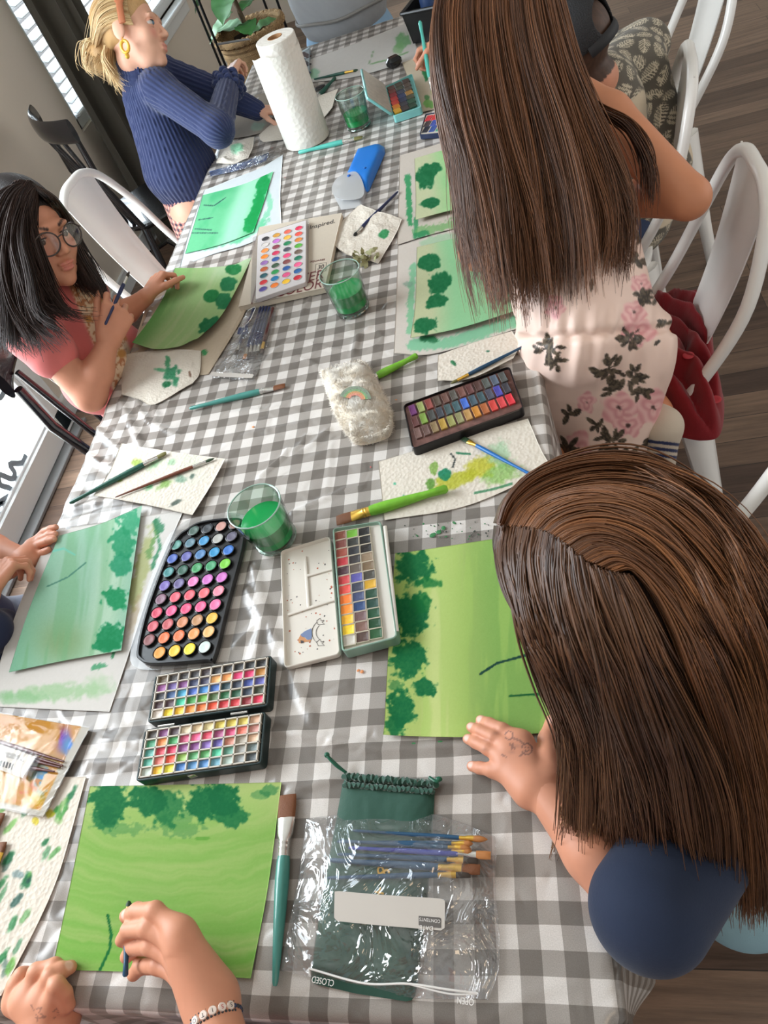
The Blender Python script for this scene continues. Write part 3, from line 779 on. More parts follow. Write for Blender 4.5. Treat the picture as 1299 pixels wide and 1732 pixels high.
# --- left: mint painting held by the child at the left edge, on a large white sheet
S3 = sheet('backing_sheet', [[(88, 896), (200, 880), (311, 862)], [(30, 1030), (150, 1000), (262, 975)], [(-8, 1150), (110, 1120), (225, 1085)], [(-10, 1195), (95, 1200), (185, 1204)]], sheetm,
    painter((226, 222, 216), [bl(90, 1172, 120, 18, (150, 200, 140), .7, -4, .6), bl(30, 1180, 60, 14, (130, 190, 130), .6, 0, .6), bl(165, 1160, 30, 26, (170, 210, 160), .5, -30, .7), bl(240, 960, 14, 90, (168, 176, 104), .8, 14, .4), bl(228, 1040, 10, 50, (176, 150, 110), .5, 14, .6),
        ln([(262, 880), (270, 925), (258, 960)], 4, (30, 130, 80), .8, 1), ln([(265, 900), (250, 940)], 5, (90, 150, 70), .7, 1), bl(268, 890, 8, 16, (20, 120, 70), .8, amp=.8), bl(168, 1128, 14, 5, (40, 150, 90), .8, -20, amp=.9), ln([(190, 1112), (193, 1095)], 3, (30, 140, 80), .8, 1)]), (110, 110), z=.7530)
tag(S3, 'white backing sheet smeared with green, under the mint painting at the left edge', 'paper')
def w3_(px, py, u, v, c):
    s = px - (240 - (py - 855) * .14)
    c = mixw(c, (128, 192, 156), ss(-110, -190, s) * .8)
    c = mixw(c, (196, 226, 200), ss(-80, -40, s) * ss(0, -30, s) * .8)
    c = mixw(c, (128, 158, 98), np.exp(-((px - 105) / 45) ** 2 - ((py - 1085) / 40) ** 2) * .7)
    return mixw(c, (120, 180, 130), ss(.5, .7, fbm(s * .06, py * .006, 9, 3)) * .5)
P3 = sheet('painting', [[(100, 906), (172, 885), (240, 855)], [(58, 1020), (130, 1003), (222, 980)], [(15, 1137), (105, 1118), (205, 1100)]], paperm,
    painter((160, 204, 178), [bl(218, 885, 22, 24, (40, 158, 108), .75, amp=.8), bl(207, 918, 22, 26, (30, 150, 100), .85), bl(205, 955, 20, 22, (30, 150, 104), .85), bl(196, 1012, 24, 22, (24, 148, 92), .95), bl(187, 1078, 30, 26, (20, 140, 86), .97), bl(180, 1092, 24, 12, (20, 140, 86), .9),
        ln([(80, 992), (115, 976), (145, 952)], 1.6, (80, 140, 120), .9), ln([(80, 934), (108, 928), (126, 938)], 2, (120, 210, 190), .8)], w3_), (150, 130), z=.760, bulge=lambda u, v: .006 * np.sin(v * PI) * (1 - u))
tag(P3, 'mint green painting with bushes along its right edge, held by small fingers', 'painting')
# --- sheet and painting of the girl with glasses
S4 = sheet('backing_sheet', [[(262, 472), (340, 462), (430, 443), (446, 440)], [(235, 555), (300, 552), (405, 530), (412, 528)], [(207, 642), (270, 638), (345, 634), (352, 630)]], sheetm,
    painter((206, 188, 164), [bl(345, 596, 6, 6, (40, 150, 80), .9), bl(420, 480, 30, 40, (226, 214, 196), .7)], vary=10), (90, 90), z=.7530, bulge=lambda u, v: .004 * ss(.7, 1, u) * np.sin(v * PI))
tag(S4, 'tan backing sheet under the curled painting of the girl with glasses', 'paper')
def w4_(px, py, u, v, c):
    c = mixw(c, (96, 158, 80), ss(.42, 0, u) * .85)
    c = mixw(c, (150, 190, 120), ss(.45, .6, fbm(u * 9, v * 1.2, 5, 3)) * .6)
    return mixw(c, (200, 224, 190), ss(.25, 0, v) * ss(.3, .7, u) * .7)
P4 = sheet('painting', [[(296, 453), (360, 452), (428, 442)], [(277, 503), (335, 505), (405, 492)], [(252, 548), (305, 556), (376, 545)], [(228, 586), (272, 596), (340, 583)]], paperm,
    painter((172, 196, 138), [bl(394, 456, 14, 10, DGb, .97, -20, .15, .3), bl(386, 480, 16, 13, DG, .97, -20, .15, .3), bl(357, 501, 15, 11, DGb, .98, -20, .12, .15), bl(378, 510, 17, 13, DG, .97, -30, .15, .35), bl(355, 550, 22, 14, DG, .97, -30, .15, .4)], w4_), (110, 120), z=.757, bulge=lambda u, v: .012 * v * v * (1 - .4 * u) + .010 * ss(.75, 1, u))
tag(P4, 'curled painting with five dark green blobs in front of the girl with glasses', 'painting')
# --- sheet and painting of the girl in the navy sweater
S5 = sheet('backing_sheet', [[(345, 322), (400, 300), (440, 284), (478, 262)], [(322, 385), (380, 372), (430, 355), (474, 330)], [(304, 452), (360, 430), (420, 412), (476, 380)]], sheetm,
    painter((222, 230, 234), [ln([(452, 320), (458, 350), (440, 385), (400, 408)], 5, (120, 220, 170), .7, 1), ln([(340, 420), (400, 405), (450, 372)], 6, (90, 210, 150), .6, 1)]), (70, 70), z=.7530)
tag(S5, 'white backing sheet with a wavy edge under the painting with the dark green hedge', 'paper')
def w5_(px, py, u, v, c):
    c = mixw(c, (176, 238, 206), ss(.35, .6, u) * ss(.95, .7, u) * .9)
    return mixw(c, (70, 184, 124), ss(.45, .7, fbm(u * 5, v * 3, 7, 3)) * ss(.6, .1, u) * .7)
P5 = sheet('painting', [[(343, 330), (410, 312), (462, 290)], [(328, 380), (390, 362), (445, 345)], [(313, 429), (372, 414), (428, 393)]], paperm,
    painter((112, 204, 150), [bl(444, 315, 11, 26, (14, 158, 78), .97, 14, .2), bl(437, 345, 10, 26, (14, 158, 78), .97, 14, .2), bl(424, 378, 12, 20, (14, 158, 78), .97, 30, .2), bl(430, 362, 10, 20, (14, 158, 78), .97, 14, .2),
        ln([(345, 347), (362, 348), (382, 334)], 1, (50, 90, 90)), ln([(336, 372), (360, 368)], 1, (50, 90, 90)), ln([(330, 387), (358, 389)], 1, (50, 90, 90)), ln([(322, 394), (368, 394)], 1, (50, 90, 90))], w5_), (80, 90), z=.7555)
tag(P5, 'mint painting with one long dark green hedge, in front of the navy sweater', 'painting')
# --- the two paintings in front of the girl in the flowered romper
S6 = sheet('backing_sheet', [[(676, 263), (730, 247), (800, 224)], [(674, 340), (740, 322), (830, 300)], [(672, 414), (735, 395), (840, 370)]], sheetm,
    painter((216, 206, 194), [ln([(690, 300), (692, 345), (694, 378)], 6, (30, 150, 84), .85, .6), ln([(702, 400), (704, 370)], 5, (40, 150, 90), .8, .6), ln([(706, 392), (745, 385), (790, 370)], 9, (110, 180, 100), .7, .8), ln([(704, 398), (720, 394)], 6, (20, 140, 80), .8, .6)]), (80, 80), z=.7530)
tag(S6, 'white backing sheet streaked green under the farther painting by the flowered romper', 'paper')
def w6_(px, py, u, v, c):
    c = mixw(c, (160, 222, 150), ss(.2, .6, u) * .9)
    return mixw(c, (128, 206, 140), ss(.5, .7, fbm(u * 4, v * 3, 2, 3)) * ss(.3, .7, u) * .6)
P6 = sheet('painting', [[(701, 268), (745, 255), (815, 236)], [(703, 325), (755, 313), (830, 298)], [(704, 377), (760, 362), (845, 345)]], paperm,
    painter((206, 214, 172), [bl(728, 286, 20, 13, DG, .97), bl(720, 303, 18, 17, DG, .97), bl(727, 343, 19, 10, DG, .97, -10, .2, .3)], w6_), (90, 90), z=.7560, bulge=lambda u, v: .008 * ss(.6, 1, v))
tag(P6, 'pale green painting with two dark blobs, the farther one by the flowered romper', 'painting')
S7 = sheet('backing_sheet', [[(673, 416), (740, 396), (820, 376)], [(670, 510), (760, 500), (890, 480)], [(666, 598), (740, 597), (905, 546)]], sheetm,
    painter((220, 212, 202), [ln([(700, 450), (695, 500), (694, 560)], 7, (120, 200, 150), .8, .6), ln([(700, 584), (760, 580), (880, 540)], 12, (110, 200, 150), .75, .5), bl(745, 405, 40, 10, (150, 210, 160), .6, -14), bl(690, 480, 10, 5, (120, 160, 140), .6), ln([(715, 572), (735, 574)], 7, (16, 110, 60), .8, .5)]), (90, 90), z=.7532)
tag(S7, 'white backing sheet with green smears under the nearer painting by the flowered romper', 'paper')
def w7_(px, py, u, v, c):
    c = mixw(c, (150, 214, 160), ss(.15, .5, u) * .95)
    return mixw(c, (186, 226, 190), ss(.5, .7, fbm(u * 5, v * 3, 12, 3)) * ss(.3, .6, u) * .6)
P7 = sheet('painting', [[(705, 418), (760, 405), (830, 390)], [(703, 500), (775, 490), (860, 468)], [(696, 577), (780, 560), (895, 524)]], paperm,
    painter((202, 210, 168), [bl(726, 444, 20, 16, DG, .97, 0, .15, .25), bl(743, 478, 22, 19, DG, .97, -20, .2, .4), bl(737, 510, 21, 14, DG, .97, -14, .2, .35), bl(718, 550, 21, 17, DG, .97, -10, .2, .45), ln([(785, 448), (798, 449)], 1.5, (70, 150, 110), .7)], w7_), (100, 100), z=.7565, bulge=lambda u, v: .008 * ss(.7, 1, v))
tag(P7, 'pale green painting with four dark blobs, the nearer one by the flowered romper', 'painting')
# --- far end sheets
S8 = sheet('painting', [[(524, 100), (600, 74), (672, 45), (688, 40)], [(520, 120), (610, 100), (690, 72), (700, 68)], [(516, 140), (600, 130), (700, 100), (712, 95)]], sheetm,
    painter((216, 212, 206), [bl(682, 68, 17, 14, (110, 176, 110), .85, -40, .4, .7), bl(674, 82, 12, 8, (130, 186, 120), .7, -30), bl(531, 124, 11, 12, (130, 190, 150), .8), ln([(628, 108), (660, 100), (690, 88)], 1.6, (120, 170, 110), .8), ln([(625, 107), (632, 85)], 1.2, (120, 160, 110), .8)]), (60, 90), z=.7532)
tag(S8, 'white sheet with faint green sprigs at the far table end', 'painting')
P9 = sheet('painting', [[(680, 106), (720, 92), (770, 78)], [(696, 150), (735, 140), (790, 126)], [(705, 192), (745, 182), (800, 168)]], paperm,
    painter((218, 204, 180), [bl(722, 118, 8, 20, (20, 120, 60), .9, 10), bl(716, 110, 6, 10, (30, 140, 70), .8), bl(726, 175, 12, 8, (110, 190, 90), .8), bl(722, 165, 5, 5, (60, 150, 80), .7)]), (60, 60), z=.7535)
tag(P9, 'cream sheet with a dark green tree under the turquoise brush at the far end', 'painting')

# ================================================================== paper towels
def towel(rows, marks, label, z=.7534, res=(80, 80), base=(238, 229, 214), bulge=None, cat='paper towel', nm='paper_towel'):
    wr = lambda u, v: .0015 * (fbm(u * 6, v * 6, int(rows[0][0][0]) % 23, 3) - .3) + (bulge(u, v) if bulge else 0)
    o = sheet(nm, rows, towelm, painter(base, marks, vary=4), res, .0010, wr, z=z)
    return tag(o, label, cat, 'used paper towels')
towel([[(205, 750), (290, 764), (381, 776)], [(184, 800), (265, 812), (355, 824)], [(158, 838), (240, 852), (325, 871)]],
    [bl(262, 785, 26, 10, (110, 190, 120), .6, -30, .8), bl(232, 784, 15, 10, (140, 180, 40), .7, 0, .7), bl(250, 823, 12, 7, (90, 180, 110), .8, 0, .6), bl(276, 820, 18, 9, (110, 170, 60), .7, -30, .7), bl(291, 782, 10, 7, (110, 190, 130), .5, -30, .7), bl(305, 810, 14, 9, (70, 130, 100), .6, 0, .7), bl(298, 850, 14, 5, (50, 70, 60), .8, -30, .6), bl(325, 806, 9, 5, (40, 70, 60), .8, -40, .6), bl(200, 812, 7, 4, (140, 170, 80), .8), bl(187, 812, 4, 3, (40, 60, 60), .8), bl(320, 790, 40, 40, (190, 215, 190), .3, 0, .9)],
    'blotted paper towel under two crossed brushes, left of the nearest tumbler', z=.7600)
towel([[(212, 600), (250, 596), (300, 592), (340, 594)], [(206, 640), (250, 632), (310, 625), (338, 630)], [(206, 668), (235, 676), (262, 684), (326, 648)]],
    [bl(292, 634, 14, 20, (20, 130, 80), .85, 30, .4, .8), bl(284, 648, 12, 6, (10, 110, 60), .85, -20, .4, .7), bl(272, 626, 14, 4, (60, 170, 110), .8, 10, .5), bl(283, 612, 5, 10, (40, 150, 90), .8), bl(321, 632, 3, 8, (110, 70, 50), .8, -10)],
    'crumpled paper towel with dark green blots beside the girl with glasses', z=.756, bulge=lambda u, v: .016 * fbm(u * 3.2, v * 2.6, 3, 3) * np.sin(np.clip(u, 0, 1) * PI) ** .5 * np.sin(np.clip(v, .03, .97) * PI) ** .5)
towel([[(608, 346), (640, 362), (680, 372)], [(570, 385), (620, 395), (668, 400)], [(560, 410), (585, 432), (640, 446)]],
    [bl(650, 396, 10, 8, (20, 140, 70), .9, -10, .3, .6)], 'crinkled paper towel under the navy brush, behind the glass with pencil shavings', z=.755, bulge=lambda u, v: .012 * fbm(u * 4, v * 4, 8, 3) * np.sin(np.clip(u, .02, .98) * PI) ** .6)
towel([[(741, 601), (800, 580), (866, 560)], [(740, 622), (805, 603), (878, 583)], [(740, 644), (795, 640), (868, 606)]],
    [bl(767, 614, 6, 3, (30, 120, 70), .9, 40), bl(825, 594, 4, 2, (30, 110, 80), .9), bl(845, 630, 20, 6, (60, 120, 150), .4, -20, .8)], 'folded paper towel beneath the navy brush beside the flowered romper', z=.758)
towel([[(640, 781), (770, 742), (893, 708)], [(645, 830), (790, 796), (915, 760)], [(650, 880), (790, 855), (934, 792)]],
    [bl(815, 790, 38, 24, (196, 196, 40), .85, -20, .5, .5), bl(770, 812, 46, 16, (186, 190, 40), .85, -16, .4, .4), bl(845, 770, 26, 34, (170, 214, 170), .75, 10, .6), bl(850, 800, 40, 22, (130, 190, 80), .7, -20, .6), bl(752, 803, 12, 11, (10, 130, 90), .95, 0, .2, .3), bl(734, 792, 8, 12, (120, 170, 60), .8), bl(728, 818, 10, 12, (90, 150, 50), .9, 0, .3), ln([(766, 790), (770, 776), (763, 768)], 2, (40, 50, 50), .9), ln([(772, 766), (795, 768)], 2.4, (40, 130, 90), .9), ln([(803, 834), (840, 826), (866, 818)], 2.6, (30, 120, 70), .7), bl(668, 818, 3, 3, (80, 190, 150), .9), bl(683, 838, 2, 2, (80, 190, 150), .9)],
    'paper towel with yellow and green blots in front of the open brown pan set', res=(110, 130))
rs_ = np.random.RandomState(5)
stk = []
for i in range(46):
    x, y = rs_.uniform(0, 130), rs_.uniform(1345, 1640)
    if x > 140 - (y - 1320) * .36: continue
    stk.append(bl(x, y, rs_.uniform(4, 9), rs_.uniform(8, 24), [(20, 110, 60), (60, 150, 60), (110, 180, 80), (40, 130, 70), (30, 80, 70)][rs_.randint(5)], rs_.uniform(.5, .95), rs_.uniform(15, 45), .5, .4))
stk += [bl(60, 1388, 6, 7, (226, 206, 60), .9), bl(84, 1376, 8, 7, (220, 205, 60), .9), bl(30, 1480, 10, 8, (60, 110, 120), .5)]
towel([[(-40, 1318), (60, 1315), (146, 1314)], [(-40, 1480), (30, 1490), (92, 1498)], [(-40, 1690), (-20, 1690), (2, 1684)]], stk, 'paper towel streaked with green dabs at the lower left table corner', res=(140, 90))
towel([[(372, 252), (400, 240), (430, 232)], [(368, 270), (395, 262), (428, 252)], [(366, 276), (395, 278), (420, 268)]], [bl(400, 252, 14, 12, (120, 210, 160), .8, -40, .5, .7)],
    'small wadded paper towel with mint stain beside the navy sweater', z=.757, bulge=lambda u, v: .022 * fbm(u * 3, v * 3, 14, 3) * np.sin(np.clip(u, .02, .98) * PI) ** .5 * np.sin(np.clip(v, .02, .98) * PI) ** .5, res=(50, 50))
towel([[(438, 228), (470, 200), (500, 178), (572, 150)], [(440, 236), (480, 215), (520, 195), (568, 160)], [(446, 240), (490, 232), (540, 205), (562, 182)]], [], 'clean folded paper towel lying behind the standing roll', z=.758, res=(40, 60))
# ================================================================== brushes
HT = mat('handle_teal', (62, 132, 122), .35, coat=.3)
def rmat(n, c, **k): return mat(n, c, k.pop('rough', .35), **k)
MT = {'teal': rmat('handle_teal', (62, 132, 122)), 'sea': rmat('handle_sea_green', (80, 176, 162)), 'dkgreen': rmat('handle_dark_green', (30, 84, 70)), 'navy': rmat('handle_navy', (30, 42, 84)), 'blue': rmat('handle_blue', (24, 104, 176)),
      'petrol': rmat('handle_petrol', (28, 72, 104)), 'lime': rmat('handle_lime', (112, 176, 44), vary=(90, .12)), 'brown': rmat('handle_brown', (108, 58, 38)), 'royal': rmat('handle_royal', (48, 60, 150)), 'maroon': rmat('handle_maroon', (86, 36, 34))}
SILV = mat('ferrule_silver', (206, 204, 198), .25, .9); GOLD = mat('ferrule_gold', (226, 182, 84), .3, .85)
BR = {'brown': mat('bristle_brown', (112, 64, 28), .6, bump=('noise', 900, .5)), 'dark': mat('bristle_dark', (48, 36, 26), .6), 'green': mat('bristle_green', (40, 66, 40), .6), 'tan': mat('bristle_tan', (176, 116, 62), .6), 'olive': mat('bristle_olive', (108, 104, 56), .6), 'black': mat('bristle_black', (22, 24, 26), .5)}
def brush(label, tip, end, hm, fm, bm, R=.0045, blen=.018, flen=.03, flat=None, wid=None, group=None, name='paintbrush', world=False, endr=.35, parent_z=None):
    a = np.asarray(tip, float) if world else at(*tip); b = np.asarray(end, float) if world else at(*end)
    d = nrm(b - a); Ln = np.linalg.norm(b - a)
    r0 = root(name, a, label, 'paintbrush', group)
    rf = R * .8; wid = wid or rf * .9
    up = nrm(V(0, 0, 1) - d * d[2]) if abs(d[2]) < .9 else V(1, 0, 0)
    P = lambda t: a + d * t
    fl = flat or 1.0
    m = MB(); h0 = blen + flen; hl = Ln - h0
    ts = [0, .05, .2, .45, .75, .97, 1]; rr = [.85, .95, 1, .86, .62, endr, endr * .6]
    m.tube([P(h0 - .002 + t * (hl + .002)) for t in ts], [R * q for q in rr], 12, up=up); m.build('handle', hm, r0)
    m = MB(); tt = [0, .08, .42, .60, .64, .68, .72, .76, .8, .84, 1]
    wr = [wid, wid, wid * .75 + rf * .25, rf, rf * 1.08, rf, rf, rf * 1.08, rf, rf, rf]
    ff = [fl, fl, fl * .6 + .4, 1, 1, 1, 1, 1, 1, 1, 1]
    m.tube([P(blen + t * flen) for t in tt], wr, 14, flat=ff, up=up); m.build('ferrule', fm, r0)
    m = MB()
    if flat: m.tube([P(blen + .002), P(blen * .5), P(blen * .12), P(0)], [wid, wid * 1.04, wid, wid * .94], 14, flat=[fl, fl, fl * .7, fl * .25], up=up)
    else: m.tube([P(blen + .002), P(blen * .65), P(blen * .25), P(0)], [wid, wid * 1.1, wid * .7, wid * .08], 12, up=up)
    m.build('bristles', bm, r0)
    return r0
z6 = .7595
brush('fat lime green flat brush lying on the blotted paper towel, brown bristles', (569, 881, .7585), (757, 826, .764), MT['lime'], GOLD, BR['brown'], .0098, .024, .036, .35, .0105, endr=.75)
brush('bright blue brush lying across the yellow blots of the paper towel', (782, 741, .7575), (897, 802, .7585), MT['blue'], GOLD, BR['green'], .0036, .012, .022, .4, .005, endr=.7)
brush('blue brush with gold ferrule lying on the folded towel beside the romper', (762, 649, .7605), (895, 581, .7635), MT['petrol'], GOLD, BR['olive'], .0038, .012, .026, endr=.7)
brush('lime green brush handle poking out from beneath a white sheet', (600, 655, .7585), (706, 601, .759), MT['lime'], SILV, BR['brown'], .0078, .02, .03, .4, .008, endr=.8)
brush('teal brush with silver ferrule lying on bare cloth below the pouch', (482, 652, .757), (321, 691, .7585), MT['teal'], SILV, BR['brown'], .0068, .022, .034, .4, .007, endr=.6)
brush('dark green brush, the upper of two on the left paper towel', (281, 766, .7655), (118, 851, .7655), MT['dkgreen'], SILV, BR['olive'], .0058, .016, .034, .6, .005, endr=.7)
brush('reddish brown round brush, the lower of two on the left paper towel', (363, 775, .7645), (195, 841, .7645), MT['brown'], SILV, BR['green'], .0036, .016, .03, endr=.4)
brush('large teal flat brush with wide bristles beside the bright green painting', (487, 1344, .757), (465, 1668, .757), MT['teal'], SILV, BR['brown'], .0085, .026, .048, .32, .0115, endr=.4)
brush('sea green brush at the foot of the paper towel roll', (613, 232, .757), (505, 258, .759), MT['sea'], SILV, BR['olive'], .0075, .022, .04, .5, .008, endr=.75)
brush('navy round brush lying over the crinkled paper towel', (598, 399, .762), (673, 324, .757), MT['navy'], SILV, BR['black'], .0050, .010, .028, endr=.55)
brush('dark green brush with gold ferrule at the far end of the table', (606, 118, .757), (531, 134, .758), MT['dkgreen'], GOLD, BR['green'], .0048, .016, .035, endr=.6)
brush('dark green brush handle behind the standing paper towel roll', (530, 172, .757), (567, 131, .758), MT['dkgreen'], SILV, BR['green'], .007, .016, .03, endr=.8)
brush('brush with dark brown bristles at the left edge, the upper of two', (4, 1375, .758), (-40, 1470, .759), MT['maroon'], GOLD, BR['brown'], .006, .03, .03, .5, .006)
brush('brush with gold ferrule at the left edge, the lower of two', (6, 1424, .758), (-40, 1560, .759), MT['petrol'], GOLD, BR['brown'], .006, .012, .04, .5, .006)
# spoon at the far end
sp = MB(); a, b = at(524, 150, .757), at(505, 158, .757)
sp.ball(at(540, 148, .758), (.022, .015, .005), R=rotz(.4)); sp.tube([at(533, 150, .758), at(512, 158, .758), at(490, 166, .758)], [.004, .003, .004], 8)
tag(sp.build('plastic_spoon', mat('black_plastic', (26, 26, 28), .3)), 'black plastic spoon behind the standing paper towel roll', 'spoon')

# ================================================================== glasses of green water
glm = clear_mat('tumbler_glass', (240, 246, 243), .03, 1.0, base=.07, rimtint=(60, 92, 78))
watm = mat('green_water', (30, 158, 84), .12, sss=.0)
watm2 = mat('deep_green_water', (22, 148, 78), .12)
def tumbler(u, v, label, lvl, wm, h=.094, rt=.0425, rb=.0345):
    c = at(u, v, .7525); r0 = root('glass_tumbler', c, label, 'glass', 'tumblers of green paint water')
    R = lambda z: rb + (rt - rb) * (z / h) ** .8
    zs = [.002, .01, .03, .06, .085, h]
    pr_ = [(0.0, 0), (rb - .004, 0), (rb - .001, .0012)] + [(R(z), z) for z in zs] + [(rt - .0008, h + .0008), (rt - .0018, h)] + [(R(z) - .002, z) for z in zs[::-1] if z > .012] + [(rb - .006, .010), (0, .009)]
    MB().lathe(pr_, c, 40).build('glass', glm, r0)
    MB().tube([c + V(rt * math.cos(a), rt * math.sin(a), h) for a in np.linspace(0, 2 * PI, 60)], .0012, 8).build('rim', mat('glass_rim', (150, 182, 168), .06, spec=.8), r0)
    MB().tube([c + V(rb * .97 * math.cos(a), rb * .97 * math.sin(a), .0045) for a in np.linspace(0, 2 * PI, 60)], .0032, 8).build('base_ring', clear_mat('tumbler_base', (214, 236, 224), .05, 1.0, base=.25), r0)
    hw = h * lvl
    pw = [(0, .0105)] + [(rb - .007, .0108)] + [(R(z) - .0026, z) for z in np.linspace(.013, hw, 6)] + [(R(hw) - .004, hw + .0004), (0, hw)]
    MB().lathe(pw, c, 36).build('paint_water', wm, r0)
    return r0
tumbler(598, 523, 'tumbler of green water beside the sketchbook', .56, watm)
tumbler(468, 912, 'nearest tumbler of bright green water beside the round-pan palette', .60, watm, h=.09, rt=.044)
tumbler(608, 214, 'farthest tumbler of green water, in front of the turquoise tin', .46, watm2)

# ================================================================== paint sets
PANM = mat('pan_paint', objcol=True, rough=.4, bump=('noise', 500, .25))
def outline4(c4, z, r, seg=5):
    """rounded quadrilateral from photo corners (TL, TR, BR, BL)."""
    P = [at(u, v, z)[:2] for u, v in c4]; out = []
    for i in range(4):
        p, a, b = P[i], P[i - 1], P[(i + 1) % 4]
        da, db = nrm(a - p), nrm(b - p)
        s, e = p + da * r, p + db * r
        for t in np.linspace(0, 1, seg + 1): out.append((1-t)**2 * s + 2*t*(1-t) * p + t*t * e)
    return np.array(out)
def smooth_outline(pts, z, n=72):
    P = np.array([at(u, v, z)[:2] for u, v in pts]); k = len(P)
    Q = np.vstack([P[-2:], P, P[:3]]); t = np.linspace(0, k, n, endpoint=False); i = t.astype(int); f = (t - i)[:, None]
    a, b, c, d = Q[i+1], Q[i+2], Q[i+3], Q[(i+4) % len(Q)]
    return .5 * (2*b + (c-a)*f + (2*a-5*b+4*c-d)*f**2 + (3*b-a-3*c+d)*f**3)
def inset(o, d):
    n = len(o); T = np.roll(o, -1, 0) - np.roll(o, 1, 0); T /= np.linalg.norm(T, axis=1, keepdims=True) + 1e-12
    N_ = np.c_[-T[:, 1], T[:, 0]]; ctr = o.mean(0)
    if (((ctr - o) * N_).sum(1)).mean() < 0: N_ = -N_
    return o + N_ * d
def prism(mb, rings, mi=0, cap_top=True, cap_bot=True):
    """rings: list of (outline, z), same count each."""
    n = len(rings[0][0]); v = np.concatenate([np.c_[o, np.full(n, z)] for o, z in rings]); f = []
    area2 = np.sum(rings[0][0][:, 0] * np.roll(rings[0][0][:, 1], -1) - np.roll(rings[0][0][:, 0], -1) * rings[0][0][:, 1])
    for k in range(len(rings) - 1):
        for i in range(n):
            q = [k*n+i, k*n+(i+1) % n, (k+1)*n+(i+1) % n, (k+1)*n+i]; f.append(q if area2 > 0 else q[::-1])
    if cap_bot: f.append([i for i in range(n)][::(-1 if area2 > 0 else 1)])
    if cap_top: f.append([(len(rings)-1)*n + i for i in range(n)][::(1 if area2 > 0 else -1)])
    return mb.add(v, f, mi)
def tray(mb, o, z0, h, rim=.003, depth=.006, mi=0):
    return prism(mb, [(inset(o, .0015), z0), (o, z0 + .0015), (o, z0 + h - .001), (inset(o, .001), z0 + h), (inset(o, rim), z0 + h), (inset(o, rim + .001), z0 + h - depth)], mi)
def pan_mesh(w, d, h=.006, rnd=.0015):
    mb = MB(); pts = []
    o = np.array([(w/2, d/2), (-w/2, d/2), (-w/2, -d/2), (w/2, -d/2)], float)
    out = []
    for i in range(4):
        p, a, b = o[i], o[i-1], o[(i+1) % 4]
        for t in np.linspace(0, 1, 4): out.append((1-t)**2 * (p + nrm(a-p)*rnd) + 2*t*(1-t)*p + t*t*(p + nrm(b-p)*rnd))
    out = np.array(out); prism(mb, [(out, -h), (out, -.0006), (inset(out, .0006), 0), (out * .55, -.0010)])
    return np.concatenate(mb.v), mb.f
def round_pan(r):
    mb = MB(); mb.lathe([(0, -.003), (r, -.003), (r, -.0004), (r * .93, 0), (r * .6, -.0006), (0, -.0008)], n=20); return np.concatenate(mb.v), mb.f
_pm = {}
def add_pans(rt, key, vf, places, yaw, name='paint_pan', m=None):
    base = None
    for P, c in places:
        if base is None:
            base = obj(name, vf[0], vf[1], m or PANM, rt, local=True); o = base
        else:
            o = base.copy(); COL.objects.link(o); o.parent = rt
        o.location = tuple(np.asarray(P) - _ORG[rt.name]); o.rotation_euler = (0, 0, yaw); o.color = tuple(lin(c)) + (1,)
def grid_places(c4, rows, z, mx=(0, 0, 0, 0)):
    """colours laid out row by row inside photo quad c4, mx = margins l,r,t,b in quad fractions."""
    TL, TR, BRc, BLc = [at(u, v, z) for u, v in c4]; out = []
    for i, rw in enumerate(rows):
        for j, c in enumerate(rw):
            s = mx[0] + (1 - mx[0] - mx[1]) * (j + .5) / len(rw); t = mx[2] + (1 - mx[2] - mx[3]) * (i + .5) / len(rows)
            p = (TL*(1-s)+TR*s)*(1-t) + (BLc*(1-s)+BRc*s)*t
            if c is not None: out.append((p, c))
    yaw = math.atan2(*(TR - TL + BRc - BLc)[1::-1])
    w = (np.linalg.norm(TR-TL) + np.linalg.norm(BRc-BLc)) / 2 * (1-mx[0]-mx[1]) / max(len(r) for r in rows); d = (np.linalg.norm(BLc-TL) + np.linalg.norm(BRc-TR)) / 2 * (1-mx[2]-mx[3]) / len(rows)
    return out, yaw, w, d
def q4(c4, z): return np.mean([at(u, v, z) for u, v in c4], 0)
blackp = mat('black_plastic', (26, 26, 28), .3); tinblk = mat('dark_teal_tin', (24, 44, 44), .35, .2); wtray = mat('white_plastic_tray', (200, 193, 180), .35)

# --- round-pan palette (46 pans)
ol = [(318, 892), (345, 880), (396, 875), (412, 884), (410, 925), (385, 1020), (362, 1110), (345, 1116), (262, 1122), (236, 1116), (231, 1095), (250, 1020), (290, 920)]
rp = root('round_pan_palette', q4([(318, 885), (410, 878), (360, 1115), (233, 1115)], .7525), 'black oblong palette of round paint pans beside the nearest tumbler', 'paint palette')
zt = .7655; o_ = smooth_outline(ol, zt, 96); tray(MB(), o_, .753, .0125); mb = MB(); tray(mb, o_, .7545, .011, .004, .0045); mb.build('case', blackp, rp)
mb = MB(); o2 = smooth_outline([(310, 884), (345, 872), (400, 868), (420, 880), (416, 930), (392, 1025), (368, 1118), (348, 1124), (262, 1133), (228, 1128), (221, 1100), (240, 1020), (280, 915)], .7545, 96)
prism(mb, [(inset(o2, .001), .7526), (o2, .7532), (o2, .7548), (inset(o2, .002), .7548)]); mb.build('clear_lid', clear_mat('clear_plastic', (246, 246, 246), .08, 1.0, haze=.08), rp)
def zz2(x, y): return x * .3464, 720 + y * .3464
